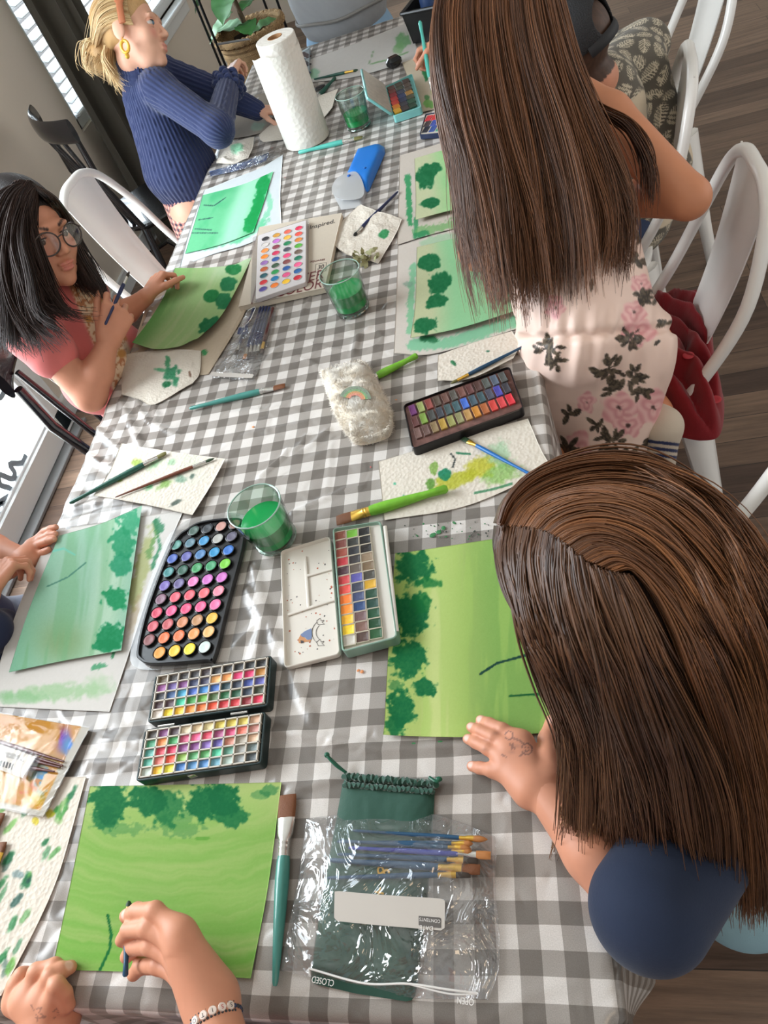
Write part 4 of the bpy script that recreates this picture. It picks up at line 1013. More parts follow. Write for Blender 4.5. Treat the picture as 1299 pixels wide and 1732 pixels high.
RP = [[(70, 95, 85), (45, 50, 55), (190, 140, 130), (140, 100, 90)], [(80, 140, 130), (85, 120, 135), (60, 140, 190), (170, 170, 165), (95, 90, 110)], [(60, 90, 170), (90, 90, 160), (70, 120, 170), (40, 140, 190), (50, 110, 190)],
      [(50, 130, 130), (15, 80, 60), (60, 150, 90), (60, 150, 100), (120, 200, 60)], [(110, 90, 170), (100, 90, 140), (220, 120, 180), (200, 110, 190), (200, 110, 190)], [(130, 90, 110), (220, 80, 100), (225, 85, 100), (230, 100, 110), (250, 140, 160)],
      [(205, 50, 85), (235, 75, 130), (235, 70, 120), (235, 90, 140), (235, 110, 160)], [(200, 75, 90), (190, 80, 85), (200, 125, 80), (185, 135, 90), (235, 180, 60)], [(130, 65, 65), (245, 110, 50), (240, 115, 60), (240, 150, 80), (240, 180, 110)], [(240, 150, 40), (250, 190, 30), (240, 215, 40), (205, 220, 215)]]
pl = []
for i, row in enumerate(RP):
    if i == 0: A, B = (945, 512), (1145, 480)
    elif i == 9: A, B = (778, 1108), (998, 1080)
    else:
        t = (i - 1) / 7; A = (860 - 133 * t, 582 + 463 * t); B = (1130 - 112 * t, 540 + 465 * t)
    for j, c in enumerate(row):
        s = j / (len(row) - 1); pl.append((at(*zz2(A[0] + (B[0]-A[0])*s, A[1] + (B[1]-A[1])*s), .7648), c))
add_pans(rp, 'rp', round_pan(.0098), pl, 0)
rg = MB()
for P, c in pl: rg.lathe([(.0098, -.003), (.0112, -.003), (.0112, .0004), (.0105, .0008), (.0098, .0002)], P, 20)
rg.build('pan_rims', mat('black_gloss', (18, 18, 20), .2), rp)

# --- black folding tin of 100 square pans, two halves
T_UP = [[(90, 70, 40), (50, 45, 40), (45, 40, 38), (40, 38, 40), (55, 40, 45), (25, 20, 20), (25, 22, 22), (40, 40, 42), (35, 38, 40), (25, 22, 22)], [(150, 80, 150), (110, 90, 160), (130, 70, 140), (50, 60, 100), (60, 60, 90), (240, 180, 110), (250, 170, 100), (240, 70, 130), (225, 50, 110), (190, 130, 50)],
        [(30, 35, 50), (50, 90, 140), (60, 160, 200), (60, 100, 190), (60, 140, 210), (60, 110, 190), (20, 60, 70), (50, 60, 80), (60, 80, 160), (90, 90, 170)], [(70, 45, 50), (80, 55, 65), (60, 200, 160), (50, 150, 60), (110, 180, 70), (80, 110, 60), (20, 110, 60), (20, 90, 60), (45, 60, 80), (60, 70, 50)],
        [(220, 210, 200), (250, 220, 40), (250, 200, 40), (240, 150, 50), (240, 130, 60), (240, 80, 40), (210, 50, 60), (220, 60, 70), (150, 40, 50), (230, 50, 90)]]
T_LO = [[(60, 50, 40), (130, 70, 130), (70, 50, 60), (215, 200, 170), (215, 190, 150), (220, 205, 150), (210, 190, 80), (215, 195, 80), (215, 195, 90), (210, 170, 140)], [(60, 150, 110), (240, 150, 80), (60, 160, 90), (200, 80, 120), (250, 110, 160), (235, 80, 110), (170, 80, 130), (210, 70, 120), (245, 130, 110), (200, 140, 130)],
        [(80, 160, 150), (210, 60, 80), (220, 40, 90), (150, 80, 150), (140, 80, 150), (140, 110, 190), (100, 90, 170), (200, 130, 110), (170, 160, 145), (225, 190, 160)], [(80, 170, 150), (230, 130, 120), (245, 90, 60), (150, 190, 90), (90, 170, 110), (90, 170, 100), (80, 200, 160), (90, 150, 130), (150, 150, 145), (110, 125, 125)],
        [(190, 200, 190), (250, 200, 50), (240, 230, 60), (60, 120, 190), (80, 140, 190), (80, 140, 200), (100, 160, 180), (170, 190, 180), (150, 155, 155), (70, 80, 85)]]
CU = [(262, 1142), (460, 1108), (453, 1194), (249, 1223)]; CL = [(244, 1234), (450, 1203), (442, 1292), (229, 1322)]
ft = root('folding_paint_tin', q4([CU[0], CU[1], CL[2], CL[3]], .7525), 'black folding tin of one hundred square pans above the bright green painting', 'paint palette')
H_ = .020
for nm, c4, rows in (('tin_half', CU, T_UP), ('tin_half', CL, T_LO)):
    mb = MB(); tray(mb, outline4(c4, .7525 + H_, .006), .7525, H_, .0025, .004); hf = mb.build(nm, tinblk, ft)
    z = .7525 + H_ - .001
    pls, yaw, w, d = grid_places(c4, rows, z, (.035, .035, .05, .06))
    mb = MB(); oi = inset(outline4(c4, .7525 + H_, .006), .003)
    TL, TR, BRc, BLc = [at(u, v, z) for u, v in c4]
    R_ = rotz(yaw)
    prism(mb, [(oi, z - .006), (oi, z - .0045)])
    for i in range(len(rows) + 1):                      # raised white grid between the pans
        t = .05 + .89 * i / len(rows); a, b = TL*(1-t)+BLc*t, TR*(1-t)+BRc*t
        mb.box((a+b)/2, (np.linalg.norm(b-a) * .95, .0017, .005), R=rotz(math.atan2(*(b-a)[1::-1])))
    for j in range(11):
        s = .035 + .93 * j / 10; a, b = TL*(1-s)+TR*s, BLc*(1-s)+BRc*s; a, b = a + (b-a)*.04, b - (b-a)*.05
        mb.box((a+b)/2, (np.linalg.norm(b-a), .0017, .005), R=rotz(math.atan2(*(b-a)[1::-1])))
    mb.build('pan_tray', wtray, ft, smooth=False)
    add_pans(ft, nm, pan_mesh(w - .0019, d - .0019, .004), [(p - V(0, 0, .0004), c) for p, c in pls], yaw)
for (u, v) in ((282, 1227), (405, 1206)):
    mb = MB(); mb.tube([at(u - 14, v + 2, .771), at(u + 14, v - 2, .771)], .0022, 10); mb.build('hinge', SILV, ft)
MB().box(at(327, 1311, .764), (.012, .004, .010), R=rotz(.25), bev=.001).build('clasp', SILV, ft)

# --- pale tin with 36 pans and an open mixing lid with a bird emblem
WT_ = [(562, 893), (644, 880), (672, 1078), (578, 1103)]
wt = root('watercolour_tin', q4(WT_, .7525), 'pale mint tin of half pans with white mixing lid, beside the lime painting', 'paint palette')
mint = mat('mint_tin', (140, 172, 156), .35, .2)
cream = mat('cream_enamel', (214, 208, 198), .3)
Hw = .022; o_ = outline4(WT_, .7525 + Hw, .008)
mb = MB(); tray(mb, o_, .7525, Hw, .002, .009); mb.build('tin_box', mint, wt)
mb = MB(); prism(mb, [(inset(o_, .0025), .7525 + Hw - .008), (inset(o_, .0025), .7525 + Hw - .0065)]); mb.build('pan_bed', cream, wt, smooth=False)
WC = [[(120, 60, 40), (170, 100, 90)[::1], (26, 24, 24)], [(120, 62, 54), (52, 52, 48), (28, 26, 26)], [(150, 70, 54), (44, 44, 50), (34, 30, 28)], [(178, 44, 52), (52, 46, 48), (140, 120, 96)], [(70, 40, 48), (96, 84, 76), (120, 100, 76)], [(190, 56, 60), (88, 84, 158), (70, 66, 58)],
      [(214, 72, 60), (60, 64, 82), (206, 160, 46)], [(240, 120, 40), (64, 74, 110), (30, 70, 50)], [(244, 140, 40), (40, 66, 112), (30, 66, 56)], [(246, 186, 48), (110, 84, 84), (24, 74, 46)], [(244, 206, 46), (120, 88, 76), (20, 66, 36)], [(190, 184, 172), (84, 62, 54), (30, 82, 42)]]
WC[0][1] = (110, 168, 50)
pls, yaw, w, d = grid_places(WT_, WC, .7525 + Hw - .003, (.03, .24, .04, .03))
add_pans(wt, 'wt', pan_mesh(w - .002, d - .0016, .004), pls, yaw)
mb = MB()
for P, c in pls: 
    o4 = np.array([(w/2-.0003, d/2-.0002), (-w/2+.0003, d/2-.0002), (-w/2+.0003, -d/2+.0002), (w/2-.0003, -d/2+.0002)]) @ rotz(yaw)[:2, :2].T + P[:2]
    prism(mb, [(o4, P[2] - .0035), (o4, P[2] + .0004), (inset(o4, .0009), P[2] + .0004), (inset(o4, .0009), P[2] - .003)], cap_top=False)
mb.build('pan_cups', mat('pan_cup_plastic', (206, 196, 176), .4), wt, smooth=False)
mb = MB(); mb.tube([at(651, 890, .772), at(671, 1068, .772)], .0032, 8, flat=.5); mb.build('brush_groove', cream, wt)
LD = [(474, 931), (558, 906), (575, 1106), (480, 1130)]
mb = MB(); o_ = outline4(LD, .7625, .008); tray(mb, o_, .7525, .010, .0015, .0065); lid = mb.build('lid', cream, wt)
mb = MB()
def rib(a, b, z=.7575): mb.tube([at(*a, z), at(*b, z)], .0026, 8, flat=.7)
rib((487, 1040), (566, 1014)); rib((516, 942), (522, 1028)); rib((520, 974), (562, 962))
mb.build('mixing_ribs', cream, lid)
mb = MB()
for i in range(70):
    s, t = rs_.rand(2); u = 482 + s * 82 + t * 8; v = 940 + t * 175 - s * 24
    mb.ball(at(u, v, .7562), (rs_.uniform(.0004, .0016),) * 2 + (.0003,), nu=7, nv=4, mi=rs_.randint(3))
mb.build('paint_spatter', [mat('spatter_dark', (50, 44, 46), .5), mat('spatter_rust', (176, 84, 50), .5), mat('spatter_grey', (110, 104, 104), .5)], lid)
# bird and ribbon emblem printed inside the lid
mb = MB()
def flat_poly(pts, z, mi):
    P = np.array([at(u, v, z) for u, v in pts]); n = len(P); A = np.sum(P[:, 0]*np.roll(P[:, 1], -1) - np.roll(P[:, 0], -1)*P[:, 1])
    Q = P - V(0, 0, .0003); f = [list(range(n))[::1 if A > 0 else -1]]
    mb.add(np.concatenate([P, Q]), f + [[n+i for i in range(n)][::-1 if A > 0 else 1]] + [[i, (i+1) % n, n+(i+1) % n, n+i][::-1 if A > 0 else 1] for i in range(n)], mi)
def zE(x, y): return 390 + x * .2309, 900 + y * .2309
flat_poly([zE(*p) for p in ((590, 705), (596, 740), (592, 785), (565, 790), (545, 770), (520, 765), (512, 750), (545, 725))], .7566, 0)
flat_poly([zE(*p) for p in ((512, 752), (530, 765), (560, 790), (590, 786), (585, 800), (540, 805), (520, 815), (500, 812), (496, 785))], .7565, 1)
flat_poly([zE(*p) for p in ((512, 792), (536, 796), (532, 812), (514, 814))], .7568, 2)
arc = lambda r0, a0, a1, n: [(690 + r0 * math.cos(math.radians(a)), 735 + r0 * 1.0 * math.sin(math.radians(a))) for a in np.linspace(a0, a1, n)]
for a0, a1 in ((128, 232),):
    q = arc(96, a0, a1, 14)
    for p, p2 in zip(q[:-1], q[1:]): flat_poly([zE(*p), zE(*p2), zE(p2[0] + 3, p2[1]), zE(p[0] + 3, p[1])], .7566, 2)
    q = arc(66, a0, a1, 14)
    for p, p2 in zip(q[:-1], q[1:]): flat_poly([zE(*p), zE(*p2), zE(p2[0] + 3, p2[1]), zE(p[0] + 3, p[1])], .7566, 2)
for y0 in (650, 805):
    for p, p2 in (((630, y0), (655, y0 - 20)), ((655, y0 - 20), (662, y0 + 2)), ((662, y0 + 2), (684, y0 - 6)), ((684, y0 - 6), (668, y0 + 12)), ((668, y0 + 12), (686, y0 + 24)), ((686, y0 + 24), (640, y0 + 26)), ((640, y0 + 26), (630, y0))):
        n_ = nrm(np.array([p2[1]-p[1], p[0]-p2[0]])) * 2; flat_poly([zE(*p), zE(*p2), zE(p2[0]+n_[0], p2[1]+n_[1]), zE(p[0]+n_[0], p[1]+n_[1])], .7566, 2)
mb.build('bird_emblem', [mat('print_blue', (104, 122, 158), .5), mat('print_ochre', (190, 132, 84), .5), mat('print_dark', (62, 58, 62), .5)], lid, smooth=False)

# --- worn black tin of 36 pans beside the girl in the romper
WB = [(681, 684), (862, 618), (887, 690), (697, 760)]
wb = root('worn_paint_tin', q4(WB, .7525), 'worn dark tin of muddy paint pans between fluffy case and romper', 'paint palette')
Hb = .020; o_ = outline4(WB, .7525 + Hb, .010)
mb = MB(); tray(mb, o_, .7525, Hb, .002, .006); mb.build('tin_box', mat('black_tin', (30, 28, 30), .3, .4), wb)
mb = MB(); prism(mb, [(inset(o_, .0025), .7525 + Hb - .006), (inset(o_, .0025), .7525 + Hb - .0046)])
mb.build('pan_tray', mat('stained_tray', (112, 80, 74), .3, .2, vary=(60, .5)), wb, smooth=False)
W3 = [[(98, 44, 98), (140, 150, 90), (134, 66, 60), (84, 70, 60), (104, 74, 66), (86, 82, 76), (112, 74, 66), (96, 60, 58), (80, 56, 52), (84, 90, 86), (84, 96, 112), (80, 84, 82)],
      [(90, 52, 50), (116, 144, 64), (66, 68, 66), (62, 66, 74), (66, 84, 86), (64, 92, 98), (66, 104, 190), (66, 86, 98), (60, 84, 90), (70, 72, 88), (74, 72, 160), (58, 58, 66)],
      [(110, 84, 78), (100, 76, 70), (132, 112, 80), (166, 136, 60), (142, 142, 84), (136, 134, 94), (176, 138, 84), (190, 128, 50), (166, 96, 56), (196, 66, 60), (200, 66, 70), (206, 48, 60)]]
W3 = W3
pls, yaw, w, d = grid_places(WB, W3, .7525 + Hb - .0012, (.04, .05, .06, .16))
add_pans(wb, 'wb', pan_mesh(w - .0035, d - .004, .004), pls, yaw)
mb = MB(); mb.tube([at(700, 763, .757), at(800, 727, .757), at(886, 697, .757)], .0012, 6); mb.build('tin_seam', SILV, wb)

# --- small tins at the far end
FT = [(652, 146), (697, 124), (713, 180), (665, 196)]
ftn = root('turquoise_tin', q4(FT, .7525), 'turquoise tin with raised mixing lid at the far end', 'paint palette')
o_ = outline4(FT, .7525 + .022, .008); mb = MB(); tray(mb, o_, .7525, .022, .002, .008); tq = mat('turquoise_tin', (128, 196, 192), .35, .15); mb.build('tin_box', tq, ftn)
F3 = [[(84, 50, 40), (70, 60, 44), (70, 52, 44)], [(110, 50, 40), (60, 66, 50), (84, 70, 60)], [(150, 40, 50), (52, 60, 84), (80, 70, 60)], [(200, 60, 60), (50, 66, 110), (176, 130, 60)], [(220, 70, 60), (44, 56, 90), (80, 80, 60)], [(244, 150, 50), (60, 60, 72), (40, 84, 60)], [(246, 190, 60), (70, 60, 60), (30, 60, 40)]]
pls, yaw, w, d = grid_places(FT, F3, .7525 + .020, (.04, .14, .06, .06)); add_pans(ftn, 'ft', pan_mesh(w - .002, d - .002, .004), pls, yaw)
a, b = at(FT[0][0], FT[0][1], .7745), at(FT[3][0], FT[3][1], .7745)
hz = nrm(b - a); up_ = nrm(V(-.62, -.16, .75)); up_ = nrm(up_ - hz * (up_ @ hz)); nn_ = np.cross(hz, up_); hl = np.linalg.norm(b - a)
mb = MB(); mb.rprism((a + b) / 2 + up_ * .046, hl, .088, .007, .008, R=np.c_[hz, up_, nn_], edge=.001); mb.build('lid', tq, ftn)
mb = MB(); mb.rprism((a + b) / 2 + up_ * .046 - nn_ * .0042 * (1 if nn_[0] < 0 else -1), hl - .008, .080, .001, .006, R=np.c_[hz, up_, nn_]); mb.build('mixing_surface', mat('stained_enamel', (186, 178, 166), .35, vary=(70, .12)), ftn)
FN = [(719, 193), (775, 182), (778, 222), (709, 228)]
ntn = root('navy_tin', q4(FN, .7525), 'small navy tin of bright pans half behind the long brown hair', 'paint palette')
o_ = outline4(FN, .7525 + .014, .007); mb = MB(); tray(mb, o_, .7525, .014, .002, .004); mb.build('tin_box', mat('navy_tin', (34, 46, 76), .3, .3), ntn)
mb = MB(); prism(mb, [(inset(o_, .0025), .760), (inset(o_, .0025), .764)]); mb.build('pan_tray', wtray, ntn, smooth=False)
F4 = [[(196, 50, 60), (210, 60, 60), (220, 80, 60), (230, 100, 60), (236, 140, 60)], [(60, 50, 54), (60, 80, 160), (60, 90, 180), (70, 130, 190), (120, 90, 160)], [(30, 36, 50), (50, 80, 150), (60, 160, 130), (150, 70, 50), (150, 110, 60)]]
pls, yaw, w, d = grid_places(FN, F4, .7652, (.05, .05, .1, .1)); add_pans(ntn, 'nt', pan_mesh(w - .003, d - .003, .003), pls, yaw)
# small open tray of a third tin behind the roll
SV = [(516, 80), (524, 78), (522, 128), (508, 132)]
sv = root('silver_palette', q4(SV, .7525), 'narrow silver palette standing open behind the paper towel roll', 'paint palette')
mb = MB(); tray(mb, outline4([(500, 92), (524, 78), (522, 128), (496, 140)], .7645, .006), .7525, .012, .002, .004); mb.build('tin_box', mat('silver_tin', (176, 190, 196), .3, .6), sv)
pls, yaw, w, d = grid_places([(500, 92), (524, 78), (522, 128), (496, 140)], [[(40, 40, 60), (60, 40, 40)], [(50, 60, 60), (30, 30, 36)], [(90, 60, 40), (40, 50, 90)]], .7625, (.1, .1, .08, .08)); add_pans(sv, 'sv', pan_mesh(w - .003, d - .003, .003), pls, yaw)
# ================================================================== other things on the table
def poly(pts, z): return np.array([at(u, v, z)[:2] for u, v in pts])
def dens(o, n=80):
    q = np.vstack([o, o[:1]]); L = np.r_[0, np.cumsum(np.linalg.norm(np.diff(q, axis=0), axis=1))]; t = np.linspace(0, L[-1], n, endpoint=False)
    return np.c_[np.interp(t, L, q[:, 0]), np.interp(t, L, q[:, 1])]
def pillow(o, z0, h, nr=14, pw=3.0, noise=0.0, ns=30, seed=1, base_puff=0.0):
    """closed puffed shape over outline o (n x 2); returns verts, faces."""
    n = len(o); c = o.mean(0); V_ = []; F = []
    fr = np.linspace(1, 0, nr + 1)[:-1] ** .8
    for top in (1, 0):
        for f in fr:
            p = c + (o - c) * f; zz = h * (1 - f ** pw) if top else base_puff
            z = z0 + (zz + noise * (fbm(p[:, 0] * ns, p[:, 1] * ns, seed, 4) - .5) * (1 - f ** 6) if top else np.zeros(n))
            V_.append(np.c_[p, np.broadcast_to(z, (n,))])
        V_.append(np.array([[c[0], c[1], z0 + (h + noise * float(fbm(c[0] * ns, c[1] * ns, seed, 4) - .5) if top else 0)]]))
    v = np.concatenate(V_); st = n * nr + 1
    A = np.sum(o[:, 0]*np.roll(o[:, 1], -1) - np.roll(o[:, 0], -1)*o[:, 1]) > 0
    for top in (1, 0):
        b = 0 if top else st
        for k in range(nr - 1):
            for i in range(n):
                q = [b+k*n+i, b+k*n+(i+1) % n, b+(k+1)*n+(i+1) % n, b+(k+1)*n+i]; F.append(q if (A == bool(top)) else q[::-1])
        for i in range(n):
            q = [b+(nr-1)*n+i, b+(nr-1)*n+(i+1) % n, b+n*nr]; F.append(q if (A == bool(top)) else q[::-1])
    # top starts at the outline at z0 and so does the bottom: welded by a thin wall
    for i in range(n):
        q = [i, st+i, st+(i+1) % n, (i+1) % n]; F.append(q if A else q[::-1])
    v[:n, 2] += .0006
    return v, F

def text(s, p0, p1, m, parent, z, mirror=False, up_scale=1.0, nz=None):
    """lettering lying flat, running from photo point p0 to p1 (its baseline)."""
    a, b = at(*p0, z), at(*p1, z)
    cu = bpy.data.curves.new('lettering', 'FONT'); cu.body = s; cu.size = 1.0; cu.extrude = .0; cu.fill_mode = 'BOTH'
    o = bpy.data.objects.new('lettering', cu); COL.objects.link(o)
    bpy.context.view_layer.update()
    w = max(o.dimensions.x, .01); L_ = np.linalg.norm(b - a); k = L_ / w
    x = nrm(b - a); y = np.cross(V(0, 0, 1), x)
    if mirror: y = -y
    cu.extrude = .0002 / k; cu.materials.append(m)
    org = _ORG[parent.name]
    bpy.context.view_layer.update()
    me = bpy.data.meshes.new_from_object(o); bpy.data.objects.remove(o); me.name = 'lettering'
    o = bpy.data.objects.new('lettering', me); COL.objects.link(o)
    o.parent = parent
    zz = np.cross(x, y)
    o.matrix_local = Matrix([[x[i] * k, y[i] * k * up_scale, zz[i] * k, (a - org)[i]] for i in range(3)] + [[0, 0, 0, 1]])
    return o

# --- sketchbook with a tray of round paints on it
SK = [(438, 384), (578, 360), (549, 487), (403, 519)]
sk = root('sketchbook', q4(SK, .7525), 'cream watercolor sketchbook lying under the clear tray of round paints', 'sketchbook')
oo = outline4(SK, .766, .001)
mb = MB(); prism(mb, [(oo, .7530), (oo, .7655)]); mb.build('pages', mat('page_block', (214, 204, 186), .85, bump=('wave', 500, .2)), sk, smooth=False)
def wsk(px, py, u, v, c):
    inb = ss(.18, .22, u) * ss(.62, .58, u) * ss(.60, .64, v)
    art = mix((150, 140, 128), (206, 196, 180), fbm(px * .12, py * .12, 4, 4))
    c = c * (1 - inb[:, None]) + art * inb[:, None]
    for (x, y, r, cc) in ((540, 402, 16, (206, 164, 60)), (534, 432, 10, (224, 84, 60)), (526, 415, 4, (60, 44, 40)), (521, 434, 7, (74, 50, 46)), (530, 388, 12, (216, 212, 204))):
        w = np.exp(-(((px - x) / r) ** 2 + ((py - y) / (r * 1.1)) ** 2) ** 2) * inb; c = mixw(c, cc, np.clip(w, 0, 1))
    c = mixw(c, (104, 46, 46), ss(.145, .155, u) * ss(.175, .165, u) * ss(.4, .6, v))
    c = mixw(c, (70, 60, 60), ss(1.6, .8, np.abs(px - (521 + (px * 0) + (400 - py) * -.04))) * ss(378, 384, py) * ss(432, 426, py) * inb)
    return c
cv_ = sheet('cover', [[(438, 384), (578, 360)], [(403, 519), (549, 487)]], paperm, painter((216, 204, 186), [], wsk, 4), (110, 110), z=.7668, parent=sk)
inkr = mat('ink_maroon', (104, 44, 46), .6); inkb = mat('ink_black', (44, 40, 40), .6)
text('Inspired.', (523, 388), (565, 377), inkb, cv_, .7672, up_scale=1.35)
text('WATER', (465, 489), (547, 470), inkr, cv_, .7672, up_scale=1.5)
text('COLOR', (465, 503), (543, 486), inkr, cv_, .7672, up_scale=1.5)
text('30', (536, 456), (546, 454), inkb, cv_, .7672, up_scale=1.5)
text('SQUARES', (524, 444), (549, 440), inkr, cv_, .7672)
bx_ = MB()
for a, b in (((533, 461), (551, 458)), ((534, 447), (552, 444)), ((533, 461), (534, 447)), ((551, 458), (552, 444))): bx_.tube([at(*a, .767), at(*b, .767)], .0005, 4)
bx_.build('sheet_count_box', inkb, cv_)
TRY = [(436, 398), (518, 372), (517, 477), (432, 506)]
tr_ = root('round_paint_tray', q4(TRY, .7675), 'clear tray of thirty six round paints on top of the sketchbook', 'paint palette')
mb = MB(); oz = outline4(TRY, .7785, .005); prism(mb, [(inset(oz, .001), .7674), (oz, .7682), (oz, .7775), (inset(oz, .001), .7785)]); mb.build('tray', mat('frosted_tray', (204, 200, 200), .3, spec=.6), tr_)
C36 = [[(44, 44, 48), (206, 150, 60), (222, 100, 80), (214, 40, 80)], [(214, 208, 204), (190, 110, 196), (236, 180, 60), (226, 80, 66)], [(244, 150, 80), (140, 60, 76), (20, 128, 80), (216, 130, 50)], [(244, 140, 50), (206, 50, 90), (66, 70, 84), (80, 170, 50)], [(150, 110, 176), (50, 90, 160), (230, 70, 120), (110, 90, 76)],
       [(186, 90, 50), (60, 90, 66), (130, 66, 66), (30, 120, 90)], [(40, 90, 100), (40, 150, 80), (40, 90, 160), (244, 100, 150)], [(206, 50, 60), (30, 120, 170), (226, 90, 140), (40, 100, 160)], [(86, 76, 150), (244, 130, 50), (246, 196, 50), (206, 40, 60)]]
pls, yaw, w, d = grid_places([(440, 402), (515, 378), (513, 472), (435, 498)], C36, .7793, (0, 0, 0, 0))
add_pans(tr_, 'c36', round_pan(.0100), pls, 0)
mb = MB()
for P, c in pls: mb.lathe([(.0100, -.001), (.0110, -.001), (.0110, .0004), (.0104, .0007), (.0100, .0002)], P, 18)
mb.build('well_rims', mat('frosted_tray'), tr_)
mb = MB(); o2 = outline4([(428, 402), (522, 370), (521, 482), (424, 513)], .7685, .006); prism(mb, [(inset(o2, .001), .7672), (o2, .7676), (o2, .7700), (inset(o2, .001), .7700)]); mb.build('clear_lid', clear_mat('clear_plastic'), tr_)

# --- blue case with a frosted cap
bcs = root('blue_case', at(608, 290, .7525), 'bright blue slim case with frosted flap in the middle of the table', 'case')
o_ = dens(poly([(603, 246), (640, 236), (648, 240), (649, 250), (622, 313), (618, 316), (583, 291)], .768), 70)
v, f = pillow(o_, .753, .019, 10, 7); obj('shell', v, f, mat('blue_plastic', (12, 112, 200), .35), bcs)
o_ = dens(poly([(594, 286), (620, 300), (618, 318), (612, 344), (575, 349), (563, 326)], .763), 60)
v, f = pillow(o_, .753, .012, 8, 6); obj('frosted_end', v, f, clear_mat('frosted_plastic', (232, 236, 240), .3, 1.0, haze=.35), bcs)
o_ = dens(smooth_outline([(592, 288), (604, 290), (614, 310), (612, 330), (585, 335), (566, 330), (560, 315), (570, 298)], .777, 40), 50)
mb = MB(); prism(mb, [(o_, .7715), (o_, .7728)]); mb.build('flap', clear_mat('frosted_plastic'), bcs)
mb = MB(); mb.ball(at(590, 297, .774), (.005, .005, .0025)); mb.ball(at(617, 284, .773), (.004, .004, .002)); mb.build('snap', mat('blue_snap', (30, 96, 176), .3), bcs)
mb = MB(); flat_poly([(600, 304), (614, 303), (605, 326)], .7665, 0); mb.build('opening', mat('ink_black'), bcs, smooth=False)

# --- fluffy white pouch with a glitter rainbow
fz = root('fluffy_pouch', at(602, 675, .7525), 'fluffy cream plush pouch with a glitter rainbow patch', 'pouch')
FO = [(541, 633), (556, 620), (600, 607), (620, 612), (640, 645), (661, 690), (659, 722), (640, 735), (603, 743), (585, 733), (560, 690)]
o_ = smooth_outline(FO, .772, 90)
v, f = pillow(inset(o_, .003), .753, .034, 16, 5, .004, 60, 3); fbase = mat('plush_base', (242, 230, 212), .95)
plush = obj('plush_body', v, f, fbase, fz)
rs2 = np.random.RandomState(3)
def fur(o, z0, h, n, Ls, c0, c1, seed=1, pw=5):
    c = o.mean(0); k = rs2.randint(0, len(o), n); t = rs2.rand(n); e = o[k] * (1 - t[:, None]) + o[(k + 1) % len(o)] * t[:, None]
    fr = np.sqrt(rs2.rand(n)) * 1.0
    P2 = c + (e - c) * fr[:, None]; z = z0 + h * (1 - fr ** pw) - .001
    outd = (e - c) / np.linalg.norm(e - c, axis=1, keepdims=True)
    N_ = np.c_[outd * (fr ** 5)[:, None] * 1.5, np.ones(n) * (1.05 - fr ** 6)]; sw = fbm(P2[:, 0] * 50, P2[:, 1] * 50, 5, 3) * 14
    N_[:, 0] += .9 * np.cos(sw) + .4 * rs2.randn(n); N_[:, 1] += .9 * np.sin(sw) + .4 * rs2.randn(n)
    N_ /= np.linalg.norm(N_, axis=1, keepdims=True); L_ = Ls * (.6 + .7 * rs2.rand(n))[:, None]
    low = (fr > .96); z = np.where(low, z0 + rs2.rand(n) * h * .55, z)
    B = np.c_[P2, z]; T = B + N_ * L_; S = np.cross(N_, rs2.randn(n, 3)); S /= np.linalg.norm(S, axis=1, keepdims=True); S2 = np.cross(N_, S); r = .00055
    v = np.stack([B + S * r, B - S * r * .5 + S2 * r * .87, B - S * r * .5 - S2 * r * .87, T], 1).reshape(-1, 3)
    b = np.arange(n) * 4; F = np.concatenate([np.c_[b, b + 1, b + 3], np.c_[b + 1, b + 2, b + 3], np.c_[b + 2, b, b + 3]])
    cc = mix(c0, c1, np.clip(fbm(P2[:, 0] * 40, P2[:, 1] * 40, 8, 3) + .3 * rs2.rand(n) - .15, 0, 1))
    return v, F, lin(np.repeat(cc, 4, 0))
v, F, cc = fur(inset(o_, .003), .754, .034, 26000, .0075, (236, 222, 200), (253, 250, 243))
fo = obj('fur', v, F, mat('plush_fur', rough=.9, attr=True, sheen=.3), fz, col=cc); fo['kind'] = 'stuff'
mb = MB()
def rainb(r0, r1, mi):
    cx, cy = 601, 676
    for i in range(16):
        a0, a1 = [math.radians(190 + (i + d) * 160 / 16 + 6) for d in (0, 1.04)]
        q = [(cx + r * math.cos(a), cy + r * .85 * math.sin(a)) for r, a in ((r0, a0), (r1, a0), (r1, a1), (r0, a1))]
        flat_poly(q, .7935, mi)
rainb(21, 27, 0); rainb(17, 21, 1); rainb(13, 17, 2); rainb(9, 13, 3)
mb.build('rainbow_patch', [mat('glitter_grey_green', (136, 152, 132), .35, .3, bump=('voronoi', 900, .8)), mat('glitter_green', (128, 172, 120), .35, .3, bump=('voronoi', 900, .8)), mat('glitter_orange', (216, 160, 110), .35, .3, bump=('voronoi', 900, .8)), mat('glitter_pink', (226, 150, 130), .35, .3, bump=('voronoi', 900, .8))], fz, smooth=False)

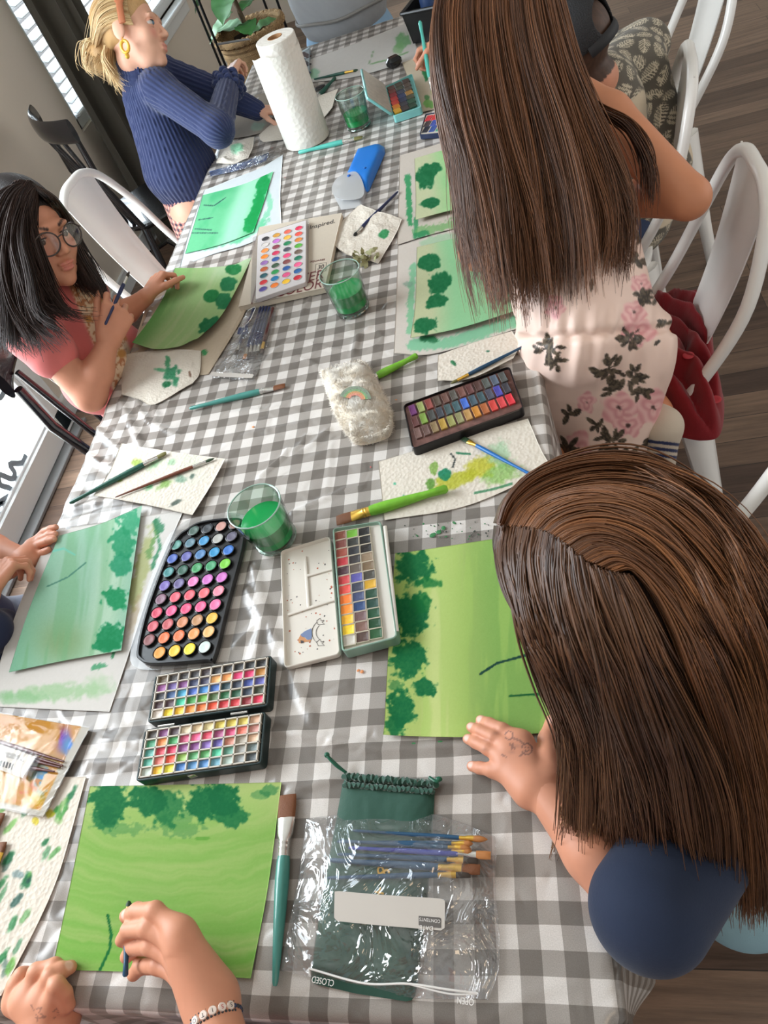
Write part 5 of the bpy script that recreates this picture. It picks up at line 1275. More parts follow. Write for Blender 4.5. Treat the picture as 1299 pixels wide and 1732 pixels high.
# --- green velvet drawstring pouch
gp = root('drawstring_pouch', at(640, 1500, .7525), 'dark green velvet drawstring pouch half inside the clear zip bag', 'pouch')
vel = mat('green_velvet', (14, 70, 54), .8, sheen=.5, bump=('noise', 60, .3, .004))
GO = [(577, 1330), (584, 1306), (612, 1309), (650, 1312), (690, 1317), (735, 1322), (732, 1380), (722, 1520), (705, 1660), (700, 1688), (690, 1694), (600, 1680), (528, 1663), (523, 1650), (545, 1500), (566, 1390)]
v, f = pillow(dens(poly(GO, .757), 110), .753, .010, 14, 6, .005, 45, 2); obj('pouch_body', v, f, vel, gp)
mb = MB(); P = [at(582 + i * 2.55, 1313 + i * .22 + 2.4 * math.sin(i * 1.9), .760 + .0022 * math.sin(i * 2.4)) for i in range(62)]; mb.tube(P, .0042, 8)
P = [at(582 + i * 2.55, 1327 + i * .2 + 1.5 * math.sin(i * 1.7 + 1), .7615 + .002 * math.sin(i * 2.1)) for i in range(60)]; mb.tube(P, .0032, 8)
mb.build('gathered_hem', vel, gp)
cord = mat('green_cord', (10, 88, 64), .4)
mb = MB(); mb.tube(catmull([at(584, 1306, .760), at(568, 1295, .766), at(554, 1280, .770), at(551, 1275, .768), at(560, 1284, .764), at(574, 1297, .760), at(586, 1307, .758)], 30), .0016, 8)
mb.ball(at(553, 1277, .769), .0036); mb.build('drawstring', cord, gp)
mb = MB(); mb.ball(at(742, 1318, .760), (.0046, .0032, .003)); mb.tube(catmull([at(726, 1315, .760), at(738, 1322, .762), at(745, 1316, .760)], 14), .0022, 8)
mb.build('drawstring', cord, gp)
goldp = mat('gold_print', (212, 166, 70), .35, .6)
text('& +', (640, 1462), (628, 1515), goldp, gp, .7650, up_scale=1.0)

# --- eight brushes and the clear zip bag
bagz = .7665
BB = [((825, 1420), (597, 1405), 'petrol', GOLD, 'tan', .0034, .014, .020), ((800, 1427), (570, 1424), 'petrol', GOLD, 'tan', .0034, .008, .018), ((797, 1435), (572, 1422), 'petrol', GOLD, 'tan', .0036, .010, .018), ((800, 1441), (600, 1436), 'navy', GOLD, 'tan', .0034, .008, .018),
      ((830, 1447), (590, 1434), 'royal', SILV, 'tan', .0044, .014, .024), ((808, 1456), (571, 1445), 'petrol', GOLD, 'dark', .0040, .014, .022), ((812, 1471), (558, 1455), 'petrol', GOLD, 'brown', .0056, .018, .030), ((796, 1478), (554, 1485), 'petrol', GOLD, 'dark', .0042, .014, .024)]
BL_ = ['thin navy brush, topmost of the eight in the zip bag', 'thin navy brush, second from the top in the zip bag', 'slim navy brush, third from the top in the zip bag', 'navy brush just above the royal blue one in the zip bag', 'royal blue brush with silver ferrule in the zip bag', 'petrol brush just below the royal blue one in the zip bag', 'widest petrol flat brush in the zip bag', 'flat petrol brush, lowest of the eight in the zip bag']
for (t, e, hm, fm, bm, R_, bl__, fl__), lb in zip(BB, BL_):
    brush(lb, (*t, bagz + .003), (*e, bagz), MT[hm], fm, BR[bm], R_ * .78, bl__, fl__, .45 if R_ > .0038 else None, R_ * .95, 'brushes inside the zip bag', endr=.6)
zb = root('zip_bag', at(650, 1540, .7525), 'clear zip bag holding brushes over the green velvet pouch', 'plastic bag')
ZO = [(514, 1382), (560, 1376), (640, 1372), (735, 1374), (790, 1392), (836, 1412), (838, 1440), (836, 1500), (843, 1580), (842, 1640), (824, 1690), (700, 1688), (560, 1660), (470, 1640), (478, 1590), (500, 1490)]
oz = dens(poly(ZO, .762), 320); n_ = len(oz)
v, f = pillow(oz, .7545, .021, 70, 4, .012, 22, 7)
bgm = clear_mat('clear_bag', (250, 250, 250), .10, .7, crumple=(15, 1.0), haze=.045, base=.10)
obj('bag_film', v, f, bgm, zb)
def bagtop(u, v_):
    p = at(u, v_, .775)[:2]; return .777
mb = MB()
wl_ = mat('white_print', (226, 224, 220), .5)
o_ = dens(poly([(566, 1508), (572, 1507), (640, 1513), (748, 1520), (753, 1524), (752, 1570), (748, 1574), (640, 1565), (570, 1558), (565, 1553)], .7775), 60); prism(mb, [(o_, .7772), (o_, .7776)])
mb.build('writing_label', mat('label_film', (190, 184, 176), .4), zb)
mb = MB(); o_ = dens(poly([(708, 1549), (746, 1552), (746, 1570), (708, 1566)], .778), 24); prism(mb, [(o_, .7777), (o_, .7779)]); mb.build('label_box', mat('label_dark', (92, 88, 84), .4), zb)
text('CONTENTS', (745, 1556), (710, 1552), wl_, zb, .7782); text('DATE', (733, 1567), (711, 1565), wl_, zb, .7782)
text('CLOSED', (566, 1658), (529, 1651), wl_, zb, .766, mirror=False, up_scale=1.2); text('OPEN', (802, 1690), (774, 1686), wl_, zb, .766, up_scale=1.2)
mb = MB(); mb.tube(catmull([at(522, 1638, .766), at(615, 1663, .770), at(690, 1664, .770), at(760, 1674, .768), at(808, 1680, .763)], 40), .0011, 6); mb.tube(catmull([at(690, 1664, .770), at(760, 1681, .767), at(808, 1681, .763)], 20), .0009, 6)
mb.tube([at(522, 1638, .766), at(524, 1650, .766)], .0009, 6); mb.build('zip_line', wl_, zb)

# --- clear pouch of navy brushes near the sketchbook
BBs = [((398, 600), (430, 520)), ((413, 607), (441, 519)), ((420, 604), (446, 518)), ((427, 603), (451, 518)), ((433, 602), (456, 519)), ((441, 598), (462, 520))]
for i, (t, e) in enumerate(BBs):
    brush(['navy brush, first from the tan sheet in the clear pouch', 'navy brush with brown tip, second from the tan sheet in the clear pouch', 'navy brush, third from the tan sheet in the clear pouch', 'navy brush, third from the right in the clear pouch', 'navy brush, second from the right in the clear pouch', 'maroon brush at the right side of the clear pouch'][i],
          (*t, .757), (*e, .7585), MT['maroon'] if i == 5 else MT['navy'], GOLD if i == 5 else SILV, BR['tan' if i == 1 else 'dark'], .0042, .012, .026, .4, .0045, 'brushes inside the clear pouch', endr=.7)
cp = root('clear_pouch', at(420, 585, .7525), 'clear plastic pouch of navy brushes below the sketchbook', 'plastic bag')
o_ = dens(poly([(418, 520), (468, 516), (452, 588), (428, 642), (356, 637), (364, 626), (398, 560)], .758), 80)
v, f = pillow(o_, .7540, .013, 12, 4, .006, 40, 4); obj('pouch_film', v, f, clear_mat('clear_bag'), cp)
mb = MB(); o_ = dens(poly([(404, 554), (420, 555), (419, 566), (401, 565)], .766), 24); prism(mb, [(o_, .7655), (o_, .7662)]); mb.build('snap_tab', MT['navy'], cp)
mb = MB(); mb.ball(at(413, 560, .7665), (.003, .003, .0015)); mb.tube(catmull([at(420, 525, .766), at(432, 520, .768), at(424, 540, .767), at(417, 548, .766)], 20), .001, 6); mb.build('snap', SILV, cp)
mb = MB(); o_ = dens(poly([(358, 630), (430, 634), (427, 641), (356, 637)], .757), 24); prism(mb, [(o_, .7585), (o_, .7592)]); mb.build('printed_strip', mat('label_film'), cp)
# --- flat packet of blue brushes near the navy sweater
pk = root('plastic_packet', at(395, 285, .7525), 'clear packet with blue printed card by the wadded towel', 'packet')
o_ = dens(poly([(350, 292), (400, 278), (470, 250), (482, 258), (440, 278), (352, 300)], .756), 70); v, f = pillow(o_, .7545, .007, 8, 4, .003, 50, 6); obj('packet_film', v, f, clear_mat('clear_bag'), pk)
sheet('blue_card', [[(354, 290), (400, 278), (455, 258)], [(356, 298), (402, 288), (450, 272)]], sheetm, painter((64, 104, 176), [bl(372, 290, 8, 6, (110, 150, 214), .8), bl(420, 280, 16, 5, (40, 60, 120), .8, -20), bl(440, 268, 10, 4, (200, 210, 226), .8)]), (24, 50), z=.7540, parent=pk)

# --- card packet of brushes at the lower left
CP_ = [(-70, 1195), (151, 1231), (72, 1382), (-70, 1350)]
cpk = root('brush_packet', q4(CP_, .7575), 'cellophane packet with orange splattered card and brown brushes at the left edge', 'packet')
def wcard(px, py, u, v, c):
    inn = ss(1222, 1228, py - (px - 150) * .155 + 0) * 1.0
    c = np.tile(np.array((206, 198, 184), float), (len(px), 1))
    art = mix((226, 168, 56), (206, 136, 40), fbm(px * .02, py * .02, 3, 3))
    art = mixw(art, (222, 96, 52), ss(.52, .6, fbm(px * .04, py * .04, 9, 4)) * ss(1310, 1340, py))
    art = mixw(art, (246, 200, 50), np.exp(-((px - 62) / 14) ** 2 - ((py - 1350) / 14) ** 2))
    art = mixw(art, (104, 150, 168), ss(.42, .5, fbm(px * .05, py * .05, 15, 3)) * np.exp(-((px - 78) / 26) ** 2 - ((py - 1318) / 24) ** 2) * 1.6)
    art = mixw(art, (150, 70, 150), np.exp(-((px - 108) / 12) ** 2 - ((py - 1252) / 20) ** 2) * ss(.35, .5, fbm(px * .1, py * .03, 5, 3)) * 1.5)
    art = mixw(art, (70, 116, 186), np.exp(-((px - 118) / 14) ** 2 - ((py - 1262) / 18) ** 2) * ss(.4, .55, fbm(px * .1, py * .04, 6, 3)) * 1.6)
    d = np.minimum(np.minimum(v, 1 - v), np.minimum(u, 1 - u)); m_ = ss(.05, .07, np.minimum(1 - v, np.minimum(u, 1 - u)))
    return c * (1 - m_[:, None]) + np.clip(art, 0, 255) * m_[:, None]
sheet('printed_card', [[(-70, 1195), (40, 1213), (151, 1231)], [(-70, 1350), (0, 1366), (72, 1382)]], paperm, painter((200, 190, 170), [], wcard, 3), (110, 130), z=.7600, parent=cpk)
mb = MB(); o_ = dens(poly([(-70, 1193), (153, 1230), (73, 1385), (-70, 1352)], .7605), 70); v, f = pillow(o_, .7605, .011, 12, 5, .004, 50, 9); obj('cellophane', v, f, clear_mat('cellophane', (252, 252, 252), .10, .25, crumple=(9, .3), base=.02), cpk)
for i, (a, b) in enumerate((((-40, 1243), (108, 1288)), ((-40, 1252), (106, 1295)), ((-40, 1262), (102, 1298)), ((0, 1290), (92, 1305)))):
    mb = MB(); mb.tube([at(*a, .7645), at((a[0]+b[0])/2, (a[1]+b[1])/2, .7645), at(*b, .764)], [.0036, .0032, .0012], 10); mb.build('brush_handle', MT['maroon'], cpk)
sheet('price_label', [[(-30, 1248), (60, 1280)], [(-40, 1288), (38, 1316)]], sheetm, painter((226, 218, 206), [], None, 2), (20, 30), z=.7700, parent=cpk)
mb = MB()
for i in range(16):
    u = -4 + i * 1.7; 
    if i % 3 != 2: flat_poly([(u, 1284 + i * .5), (u + 1, 1284.3 + i * .5), (u - 2, 1294 + i * .5), (u - 3, 1293.7 + i * .5)], .7706, 0)
for k in range(4): flat_poly([(4 + k * 2, 1270 + k * 3), (34 + k * 2, 1278 + k * 3), (34 + k * 2, 1279 + k * 3), (4 + k * 2, 1271 + k * 3)], .7706, 0)
mb.build('barcode', inkb, cpk, smooth=False)

# --- roll of paper towel
rl_c = at(527, 236, .7525)
rl = root('paper_towel_roll', rl_c, 'standing white paper towel roll with loose end', 'paper towel roll')
tm = mat('embossed_towel', (222, 217, 208), .9, bump=('voronoi', 85, .4, .003))
hR, RR, ri = .28, .056, .021
mb = MB(); mb.lathe([(ri, 0), (RR - .002, 0), (RR, .002), (RR, hR - .002), (RR - .002, hR), (ri + .001, hR), (ri, hR)], rl_c, 56); mb.build('roll', tm, rl)
mb = MB(); mb.lathe([(ri - .0015, .001), (ri, .001), (ri, hR + .001), (ri - .0015, hR + .001)], rl_c, 32, close=True); mb.build('core', mat('cardboard', (168, 124, 84), .8), rl)
na, nz_ = 60, 24; A0 = 2.2; ang = np.linspace(6.9, 3.45, na); zz = np.linspace(0, 1, nz_)
Rr = RR + .0015 + np.linspace(0, 1, na) ** 3 * .022; pts = []
for i in range(na):
    for k in range(nz_): pts.append([rl_c[0] + Rr[i] * math.cos(ang[i]) , rl_c[1] + Rr[i] * math.sin(ang[i]), rl_c[2] + .003 + zz[k] * (hR - .028 + .004 * math.sin(i * .3))])
pts = np.array(pts); f = grid_faces(na, nz_); q = pts.copy(); ctr = np.array([rl_c[0], rl_c[1], 0]); dd = q - ctr; dd[:, 2] = 0; q -= dd / np.linalg.norm(dd, axis=1, keepdims=True) * .0009
obj('loose_sheet', np.concatenate([pts, q]), np.concatenate([f, f[:, ::-1] + len(pts)]), tm, rl)

# --- brown board, small dark things and craft caddy at the far end
bd = sheet('cardboard_sheet', [[(432, 160), (460, 155), (490, 150)], [(400, 195), (430, 190), (470, 180)], [(366, 236), (410, 232), (452, 222)]], sheetm, painter((156, 144, 128), [bl(436, 214, 22, 8, (150, 190, 160), .7, -10, .5), ln([(412, 182), (436, 166)], 1.2, (220, 220, 220))], vary=8), (50, 50), z=.7545)
tag(bd, 'grey brown card sheet in front of the navy sweater sleeve', 'card')
mb = MB(); mb.rprism(at(666, 104, .768), .052, .042, .030, .018, R=rotz(.5), edge=.010, seg=6)
tag(mb.build('tape_dispenser', mat('black_gloss', (18, 18, 20), .2)), 'small glossy black rounded block on the table beyond the turquoise tin', 'tape dispenser')
cb = root('craft_caddy', at(712, 72, .7525), 'black open craft caddy with paint bottles at the far right of the table', 'caddy')
ca, cb_, cc_, cd_ = at(682, 58, .7525), at(706, 92, .7525), None, None
ax = nrm(at(770, 20, .86) - at(672, 40, .86)); ax[2] = 0; ax = nrm(ax); ay = np.cross(V(0, 0, 1), ax)
c0 = at(690, 76, .7525) + ax * .02
def cad(x, y, z): return c0 + ax * x + ay * y + V(0, 0, z)
W_, D_, Hc = .22, .20, .095
mb = MB(); th = .004
def wallq(p, q, h0=0, h1=Hc, taper=.012):
    n = nrm(np.cross(q - p, V(0, 0, 1))); u = nrm(V(0, 0, 1))
    b0, b1 = p, q; t0 = p + V(0, 0, h1) + n * taper - nrm(q - p) * taper; t1 = q + V(0, 0, h1) + n * taper + nrm(q - p) * taper
    vv = np.array([b0, b1, t1, t0]); w = vv - n * th
    mb.add(np.concatenate([vv, w]), [[0, 1, 2, 3], [7, 6, 5, 4], [0, 4, 5, 1], [1, 5, 6, 2], [2, 6, 7, 3], [3, 7, 4, 0]])
K = [cad(0, 0, 0), cad(W_, 0, 0), cad(W_, D_, 0), cad(0, D_, 0)]
for i in range(4): wallq(K[i], K[(i + 1) % 4])
mb.add([K[0], K[1], K[2], K[3], K[0] + V(0, 0, .004), K[1] + V(0, 0, .004), K[2] + V(0, 0, .004), K[3] + V(0, 0, .004)], [[3, 2, 1, 0], [4, 5, 6, 7]])
mb.build('caddy_body', blackp, cb, smooth=False)
mb = MB(); rimp = [cad(-.013, -.013, Hc), cad(W_ + .013, -.013, Hc), cad(W_ + .013, D_ + .013, Hc), cad(-.013, D_ + .013, Hc), cad(-.013, -.013, Hc)]; 
for a, b in zip(rimp[:-1], rimp[1:]): mb.tube([a, b], .006, 8)
mb.build('rim', blackp, cb)
def bottle(p, r, h, cb1, cc1, label, tilt=(0, 0, 1)):
    R_ = np.array(Vector(tilt).normalized().to_track_quat('Z', 'Y').to_matrix()); r0 = root('paint_bottle', p, label, 'bottle', 'bottles in the craft caddy')
    MB().lathe([(0, 0), (r, .001), (r, h * .7), (r * .8, h * .78), (r * .45, h * .82), (r * .45, h * .84), (0, h * .84)], p, 24, R=R_).build('bottle_body', cb1, r0)
    MB().lathe([(0, h * .84), (r * .55, h * .84), (r * .55, h), (0, h)], p, 24, R=R_).build('cap', cc1, r0)
bottle(cad(.055, .06, .006), .026, .17, mat('bottle_navy', (48, 70, 112), .35), mat('bottle_cream', (206, 190, 166), .4), 'navy paint bottle with a cream cap in the black caddy')
bottle(cad(.125, .055, .006), .027, .15, mat('bottle_white', (226, 226, 224), .35), mat('cap_white', (226, 224, 220), .35), 'white capped paint bottle in the black caddy')
bottle(cad(.10, .14, .006), .024, .16, mat('bottle_blue', (90, 150, 190), .35), mat('cap_white'), 'light blue paint bottle at the back of the black caddy')
# --- heap of pencil shavings on the towel edge
shv = MB(); rs3 = np.random.RandomState(8)
shc = at(616, 440, .758)
for i in range(16):
    c = shc + V(rs3.uniform(-.026, .03), rs3.uniform(-.018, .018), rs3.uniform(0, .016)); r = rs3.uniform(.008, .015); a0 = rs3.uniform(0, 6.28); n = 12
    tl = nrm(rs3.randn(3) + V(0, 0, 1.2)); e1 = nrm(np.cross(tl, V(1, .3, 0))); e2 = np.cross(tl, e1); v = []
    for k in range(n):
        a = a0 + k / (n - 1) * rs3.uniform(2.5, 4.5); d = e1 * math.cos(a) + e2 * math.sin(a); v += [c + d * r * .25 + tl * .002, c + d * r * (1 + .12 * math.sin(k * 2.6)) - tl * .003]
    v = np.array(v); w = v + tl * .0006; f = [[2*k, 2*k+1, 2*k+3, 2*k+2] for k in range(n - 1)]
    shv.add(np.concatenate([v, w]), f + [[2*n + q for q in reversed(x)] for x in f])
so = shv.build('pencil_shavings', mat('shaving_wood', (160, 160, 120), .8)); so['kind'] = 'stuff'
tag(so, 'small heap of curled pencil shavings behind the tumbler by the sketchbook', 'pencil shavings')
# ================================================================== chairs
WM = mat('white_powder_coat', (240, 238, 233), .3, coat=.2)
RUB = mat('rubber_foot', (30, 30, 30), .6)
def metal_chair(x, y, yaw, label, sw=.36, hh=.86, lean=.10):
    """pressed metal chair, facing +x before the yaw."""
    r0 = root('metal_chair', (x, y, 0), label, 'chair', 'white metal chairs around the table')
    R_ = rotz(yaw); o = V(x, y, 0); T = lambda p: R_ @ np.asarray(p, float) + o
    h = sw / 2
    mb = MB(); q = []
    n = 40
    a = np.arange(n) * 2 * PI / n
    sq = np.array([(h * np.sign(math.cos(t)) * abs(math.cos(t)) ** .45, h * np.sign(math.sin(t)) * abs(math.sin(t)) ** .45) for t in a])
    rings = [(sq * .96, .425), (sq, .437), (sq, .449), (sq * .97, .453), (sq * .86, .452), (sq * .80, .446), (sq * .4, .444)]
    v = np.concatenate([np.c_[s, np.full(n, z)] for s, z in rings]); v = v @ R_.T + o
    f = [[k*n+i, k*n+(i+1) % n, (k+1)*n+(i+1) % n, (k+1)*n+i] for k in range(len(rings)-1) for i in range(n)] + [list(range(n))[::-1], [(len(rings)-1)*n+i for i in range(n)]]
    mb.add(v, f); mb.build('seat', WM, r0)
    mb = MB(); z0 = .44; w1, w2 = h * .98, h * .80
    P = [(-h * .55, -w1, z0), (-h * .95, -w1 * 1.02, z0 + .12), (-h - lean * .55, -w1 * .99, z0 + .25), (-h - lean * .9, -w2 * .86, hh - .05), (-h - lean, -w2 * .45, hh - .004), (-h - lean, 0, hh + .004)]
    P = P + [(p[0], -p[1], p[2]) for p in P[-2::-1]]
    mb.tube([T(p) for p in catmull(P, 60)], .0125, 12); mb.build('back_hoop', WM, r0)
    mb = MB(); ns = 12; prof = []
    for i in range(ns):
        t = i / (ns - 1); z = z0 + .005 + t * (hh - z0 - .008); xx = -h * .90 - (lean + .10 * h) * t - .012 * math.sin(t * PI); wv = .062 + .034 * t
        for yy in (-wv, -wv * .62, -wv * .52, wv * .52, wv * .62, wv): prof.append((xx + (.006 if abs(yy) < wv * .6 else 0), yy, z))
    prof = np.array(prof) @ R_.T + o; back = prof - R_ @ V(.003, 0, 0); f = grid_faces(ns, 6); nq = len(prof)
    i_ = np.arange(ns) * 6; j_ = np.arange(6); lp = np.concatenate([j_[:-1], i_[:-1] + 5, (i_[-1] + j_)[:0:-1], i_[:0:-1]]); l2 = np.roll(lp, -1)
    obj('back_splat', np.concatenate([prof, back]), np.concatenate([f[:, ::-1], f + nq, np.c_[lp, l2, l2 + nq, lp + nq]]), WM, r0)
    for sx in (1, -1):
        for sy in (1, -1):
            mb = MB(); a_, b_ = V(sx * h * .84, sy * h * .84, .437), V(sx * (h + .045), sy * (h + .045), .022)
            mb.tube([T(a_), T(a_ * .8 + b_ * .2), T(a_ * .3 + b_ * .7), T(b_)], [.046, .040, .024, .019], 10, flat=[.6, .6, .8, 1], up=R_ @ V(sx, sy, 0))
            lg = mb.build('leg', WM, r0)
            mb = MB(); c_ = T(b_); mb.lathe([(0, -.022), (.017, -.022), (.019, 0), (0, .004)], c_, 14); mb.build('rubber_foot', RUB, lg)
    for s in (1, -1):
        mb = MB(); mb.tube([T(p) for p in catmull([(h * .8, s * h * .8, .40), (h * .5, s * h * .5, .36), (0, 0, .33), (-h * .5, -s * h * .5, .36), (-h * .8, -s * h * .8, .40)], 24)], .008, 8); mb.build('cross_brace', WM, r0)
    return r0
CHB = metal_chair(.30, 1.02, PI, 'white metal chair with a red jacket on it, under the girl in the flowered romper', lean=.09)
metal_chair(.305, 1.55, PI - .12, 'white metal chair the boy in the black cap sits on', lean=.08)
metal_chair(.50, 2.14, PI + .1, 'white metal chair with only its backrest showing, beyond the boy in the cap', lean=.10)
metal_chair(.35, .30, PI + .25, 'white metal chair at the right edge, under the long haired girl in navy', hh=.84)
metal_chair(-.90, 1.80, -.15, 'empty white metal chair behind the girl with glasses', hh=.86, lean=.08)

BLK = mat('black_lacquer', (22, 22, 26), .18, coat=.4)
def spindle_chair(x, y, yaw, label, hh=.86, sh=.45):
    r0 = root('spindle_chair', (x, y, 0), label, 'chair'); R_ = rotz(yaw); o = V(x, y, 0); T = lambda p: R_ @ np.asarray(p, float) + o
    mb = MB(); n = 40; a = np.arange(n) * 2 * PI / n
    sq = np.array([(.20 * np.sign(math.cos(t)) * abs(math.cos(t)) ** .7, .205 * np.sign(math.sin(t)) * abs(math.sin(t)) ** .7) for t in a])
    rings = [(sq * .86, sh - .032), (sq * .98, sh - .018), (sq, sh - .006), (sq * .97, sh), (sq * .7, sh - .006), (sq * .3, sh - .008)]
    v = np.concatenate([np.c_[s, np.full(n, z)] for s, z in rings]) @ R_.T + o
    mb.add(v, [[k*n+i, k*n+(i+1) % n, (k+1)*n+(i+1) % n, (k+1)*n+i] for k in range(len(rings)-1) for i in range(n)] + [list(range(n))[::-1], [(len(rings)-1)*n+i for i in range(n)]]); mb.build('seat', BLK, r0)
    for i in range(6):
        yy = -.165 + i * .066; big = i in (0, 5)
        mb = MB(); mb.tube([T((-.165 + .02 * abs(yy) / .16, yy, sh - .01)), T((-.20, yy * 1.06, sh + .2)), T((-.245 + .05 * (yy / .165) ** 2, yy * 1.1, hh - .04))], [.012 if big else .008, .014 if big else .009, .011 if big else .008], 10)
        mb.build('post' if big else 'spindle', BLK, r0)
    mb = MB(); P = [T((-.255 + .06 * (yy / .21) ** 2, yy, hh)) for yy in np.linspace(-.21, .21, 16)]
    mb.tube(P, .042, 14, flat=.28, up=R_ @ V(1, 0, 0)); mb.build('top_rail', BLK, r0)
    for sx in (1, -1):
        for sy in (1, -1):
            mb = MB(); mb.tube([T((sx * .13, sy * .13, sh - .02)), T((sx * .165, sy * .165, .2)), T((sx * .195, sy * .195, 0))], [.016, .018, .012], 10); mb.build('leg', BLK, r0)
    for sy in (1, -1):
        mb = MB(); mb.tube([T((.165, sy * .165, .2)), T((-.165, sy * .165, .2))], .010, 8); mb.build('stretcher', BLK, r0)
    mb = MB(); mb.tube([T((0, .165, .2)), T((0, -.165, .2))], .010, 8); mb.build('stretcher', BLK, r0)
    return r0
spindle_chair(-1.33, 2.58, .75, 'glossy black spindle back chair standing against the window wall', hh=.86)
spindle_chair(-.84, 1.14, .05, 'black chair under the girl with glasses, by the patio door', hh=.82)

# ================================================================== plant basket and its stand
bc = V(-1.11, 4.02, 0)
bk = root('woven_basket', bc + V(0, 0, .30), 'woven seagrass basket with handle slots in the far corner', 'basket')
wk = mat('seagrass', (176, 142, 98), .85, bump=('wave', 60, .9, .006), vary=(30, .2))
mb = MB(); prof = []
for i in range(20):
    t = i / 19; prof.append((.150 + .035 * t + .003 * (-1) ** i, t * .26))
prof += [(.176 + .003 * (-1) ** i, .26 - (i / 12) * .24) for i in range(13)] + [(.0, .02)]
mb.lathe([(0, 0)] + prof, bc + V(0, 0, .30), 64); mb.build('basket_body', wk, bk)
mb = MB(); P = [bc + V(.186 * math.cos(a), .186 * math.sin(a), .30 + .258 + .004 * math.sin(a * 40)) for a in np.linspace(0, 2 * PI, 100)]; mb.tube(P, .016, 8, flat=1.2); mb.build('rim', wk, bk)
for a in (-.9, 2.2):
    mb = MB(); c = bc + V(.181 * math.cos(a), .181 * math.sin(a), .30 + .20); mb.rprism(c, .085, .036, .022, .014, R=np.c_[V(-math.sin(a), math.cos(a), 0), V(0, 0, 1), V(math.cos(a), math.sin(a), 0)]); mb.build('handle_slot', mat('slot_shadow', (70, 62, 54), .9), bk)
pl_ = root('leafy_plant', bc + V(0, 0, .36), 'broad leaved green plant growing in the woven basket', 'plant')
mb = MB(); mb.lathe([(0, 0), (.10, 0), (.13, .15), (.125, .15), (.115, .13), (0, .13)], bc + V(0, 0, .33), 30); mb.build('pot', mat('nursery_pot', (52, 50, 48), .6), pl_)
mb = MB(); mb.tube(catmull([bc + V(0, 0, .45), bc + V(-.02, .01, .7), bc + V(-.05, .03, 1.2)], 20), [.013] * 10 + [.008] * 10, 10); mb.build('stem', mat('plant_bark', (104, 86, 66), .8), pl_)
lfm = mat('leaf_green', (66, 118, 62), .45, vary=(18, .25)); lfm2 = mat('leaf_grey_green', (116, 150, 118), .5, vary=(18, .2))
rs4 = np.random.RandomState(4)
for i in range(17):
    az = i * 2.4 + .3; b0 = bc + V(-.02, .01, .52 + .035 * i); el_ = rs4.uniform(-.35, .35); Lf = rs4.uniform(.15, .22)
    d = V(math.cos(az) * math.cos(el_), math.sin(az) * math.cos(el_), math.sin(el_)); s = nrm(np.cross(V(0, 0, 1), d)); upn = np.cross(d, s); v = []
    nl = 12
    for k in range(nl):
        t = k / (nl - 1); wv = .42 * Lf * math.sin(min(1, t * 1.05) * PI) ** .7 * (1 - .25 * t); c = b0 + d * (.03 + t * Lf) - V(0, 0, .5) * Lf * t * t * .6
        for q in (-1, -.5, 0, .5, 1): v.append(c + s * wv * q + upn * (abs(q) * .18 * wv + .004 * math.sin(t * 22)))
    v = np.array(v); f = grid_faces(nl, 5); w = v - upn * .0012
    obj('leaf', np.concatenate([v, w]), np.concatenate([f[:, ::-1], f + len(v)]), lfm2 if i % 4 == 1 else lfm, pl_)
ps = root('plant_stand', bc, 'thin black metal rod stand carrying the woven basket', 'plant stand')
blm = mat('black_metal', (20, 20, 22), .4, .5)
for a in (3.5, 3.95, .7, 1.2):
    mb = MB(); mb.tube([bc + V(.215 * math.cos(a), .215 * math.sin(a), 0), bc + V(.205 * math.cos(a), .205 * math.sin(a), 1.25)], .007, 8); mb.build('rod', blm, ps)
mb = MB(); mb.lathe([(0, .285), (.21, .285), (.21, .298), (0, .298)], bc, 32); mb.build('shelf', blm, ps)

# ================================================================== red jacket bundled on the chair
RO = [(1098, 470), (1130, 462), (1180, 455), (1205, 500), (1212, 555), (1222, 600), (1230, 640), (1222, 690), (1190, 700), (1150, 694), (1110, 688), (1092, 640), (1088, 560)]
rj = root('red_jacket', at(1160, 590, .46), 'crumpled deep red knitted jacket bundled on the seat of a white chair', 'jacket')
o_ = smooth_outline(RO, .53, 90)
v, f = pillow(o_, .4545, .095, 44, 3.2, 0, 20, 4)
v = np.asarray(v); wgt = np.clip((v[:, 2] - .458) / .05, 0, 1)
fold = np.abs(np.sin(v[:, 0] * 60 + v[:, 1] * 26 + 4 * fbm(v[:, 0] * 12, v[:, 1] * 12, 3, 3))) ; v[:, 2] += wgt * (.045 * (fold - .5) + .07 * (fbm(v[:, 0] * 9, v[:, 1] * 9, 6, 3) - .5))
obj('jacket_body', v, f, mat('red_knit', (124, 5, 18), .9, sheen=.2, bump=('noise', 420, .3)), rj)
for (u, w_) in ((1163, 632), (1211, 668)):
    mb = MB(); mb.lathe([(0, 0), (.010, 0), (.011, .002), (.009, .003), (.003, .002), (0, .002)], (lambda p: V(p[0], p[1], v[np.argmin(np.where(v[:, 2] > .46, np.hypot(v[:, 0] - p[0], v[:, 1] - p[1]), 9)), 2] - .001))(at(u, w_, .525)), 18); mb.build('button', mat('red_button', (176, 24, 40), .3, coat=.5), rj)
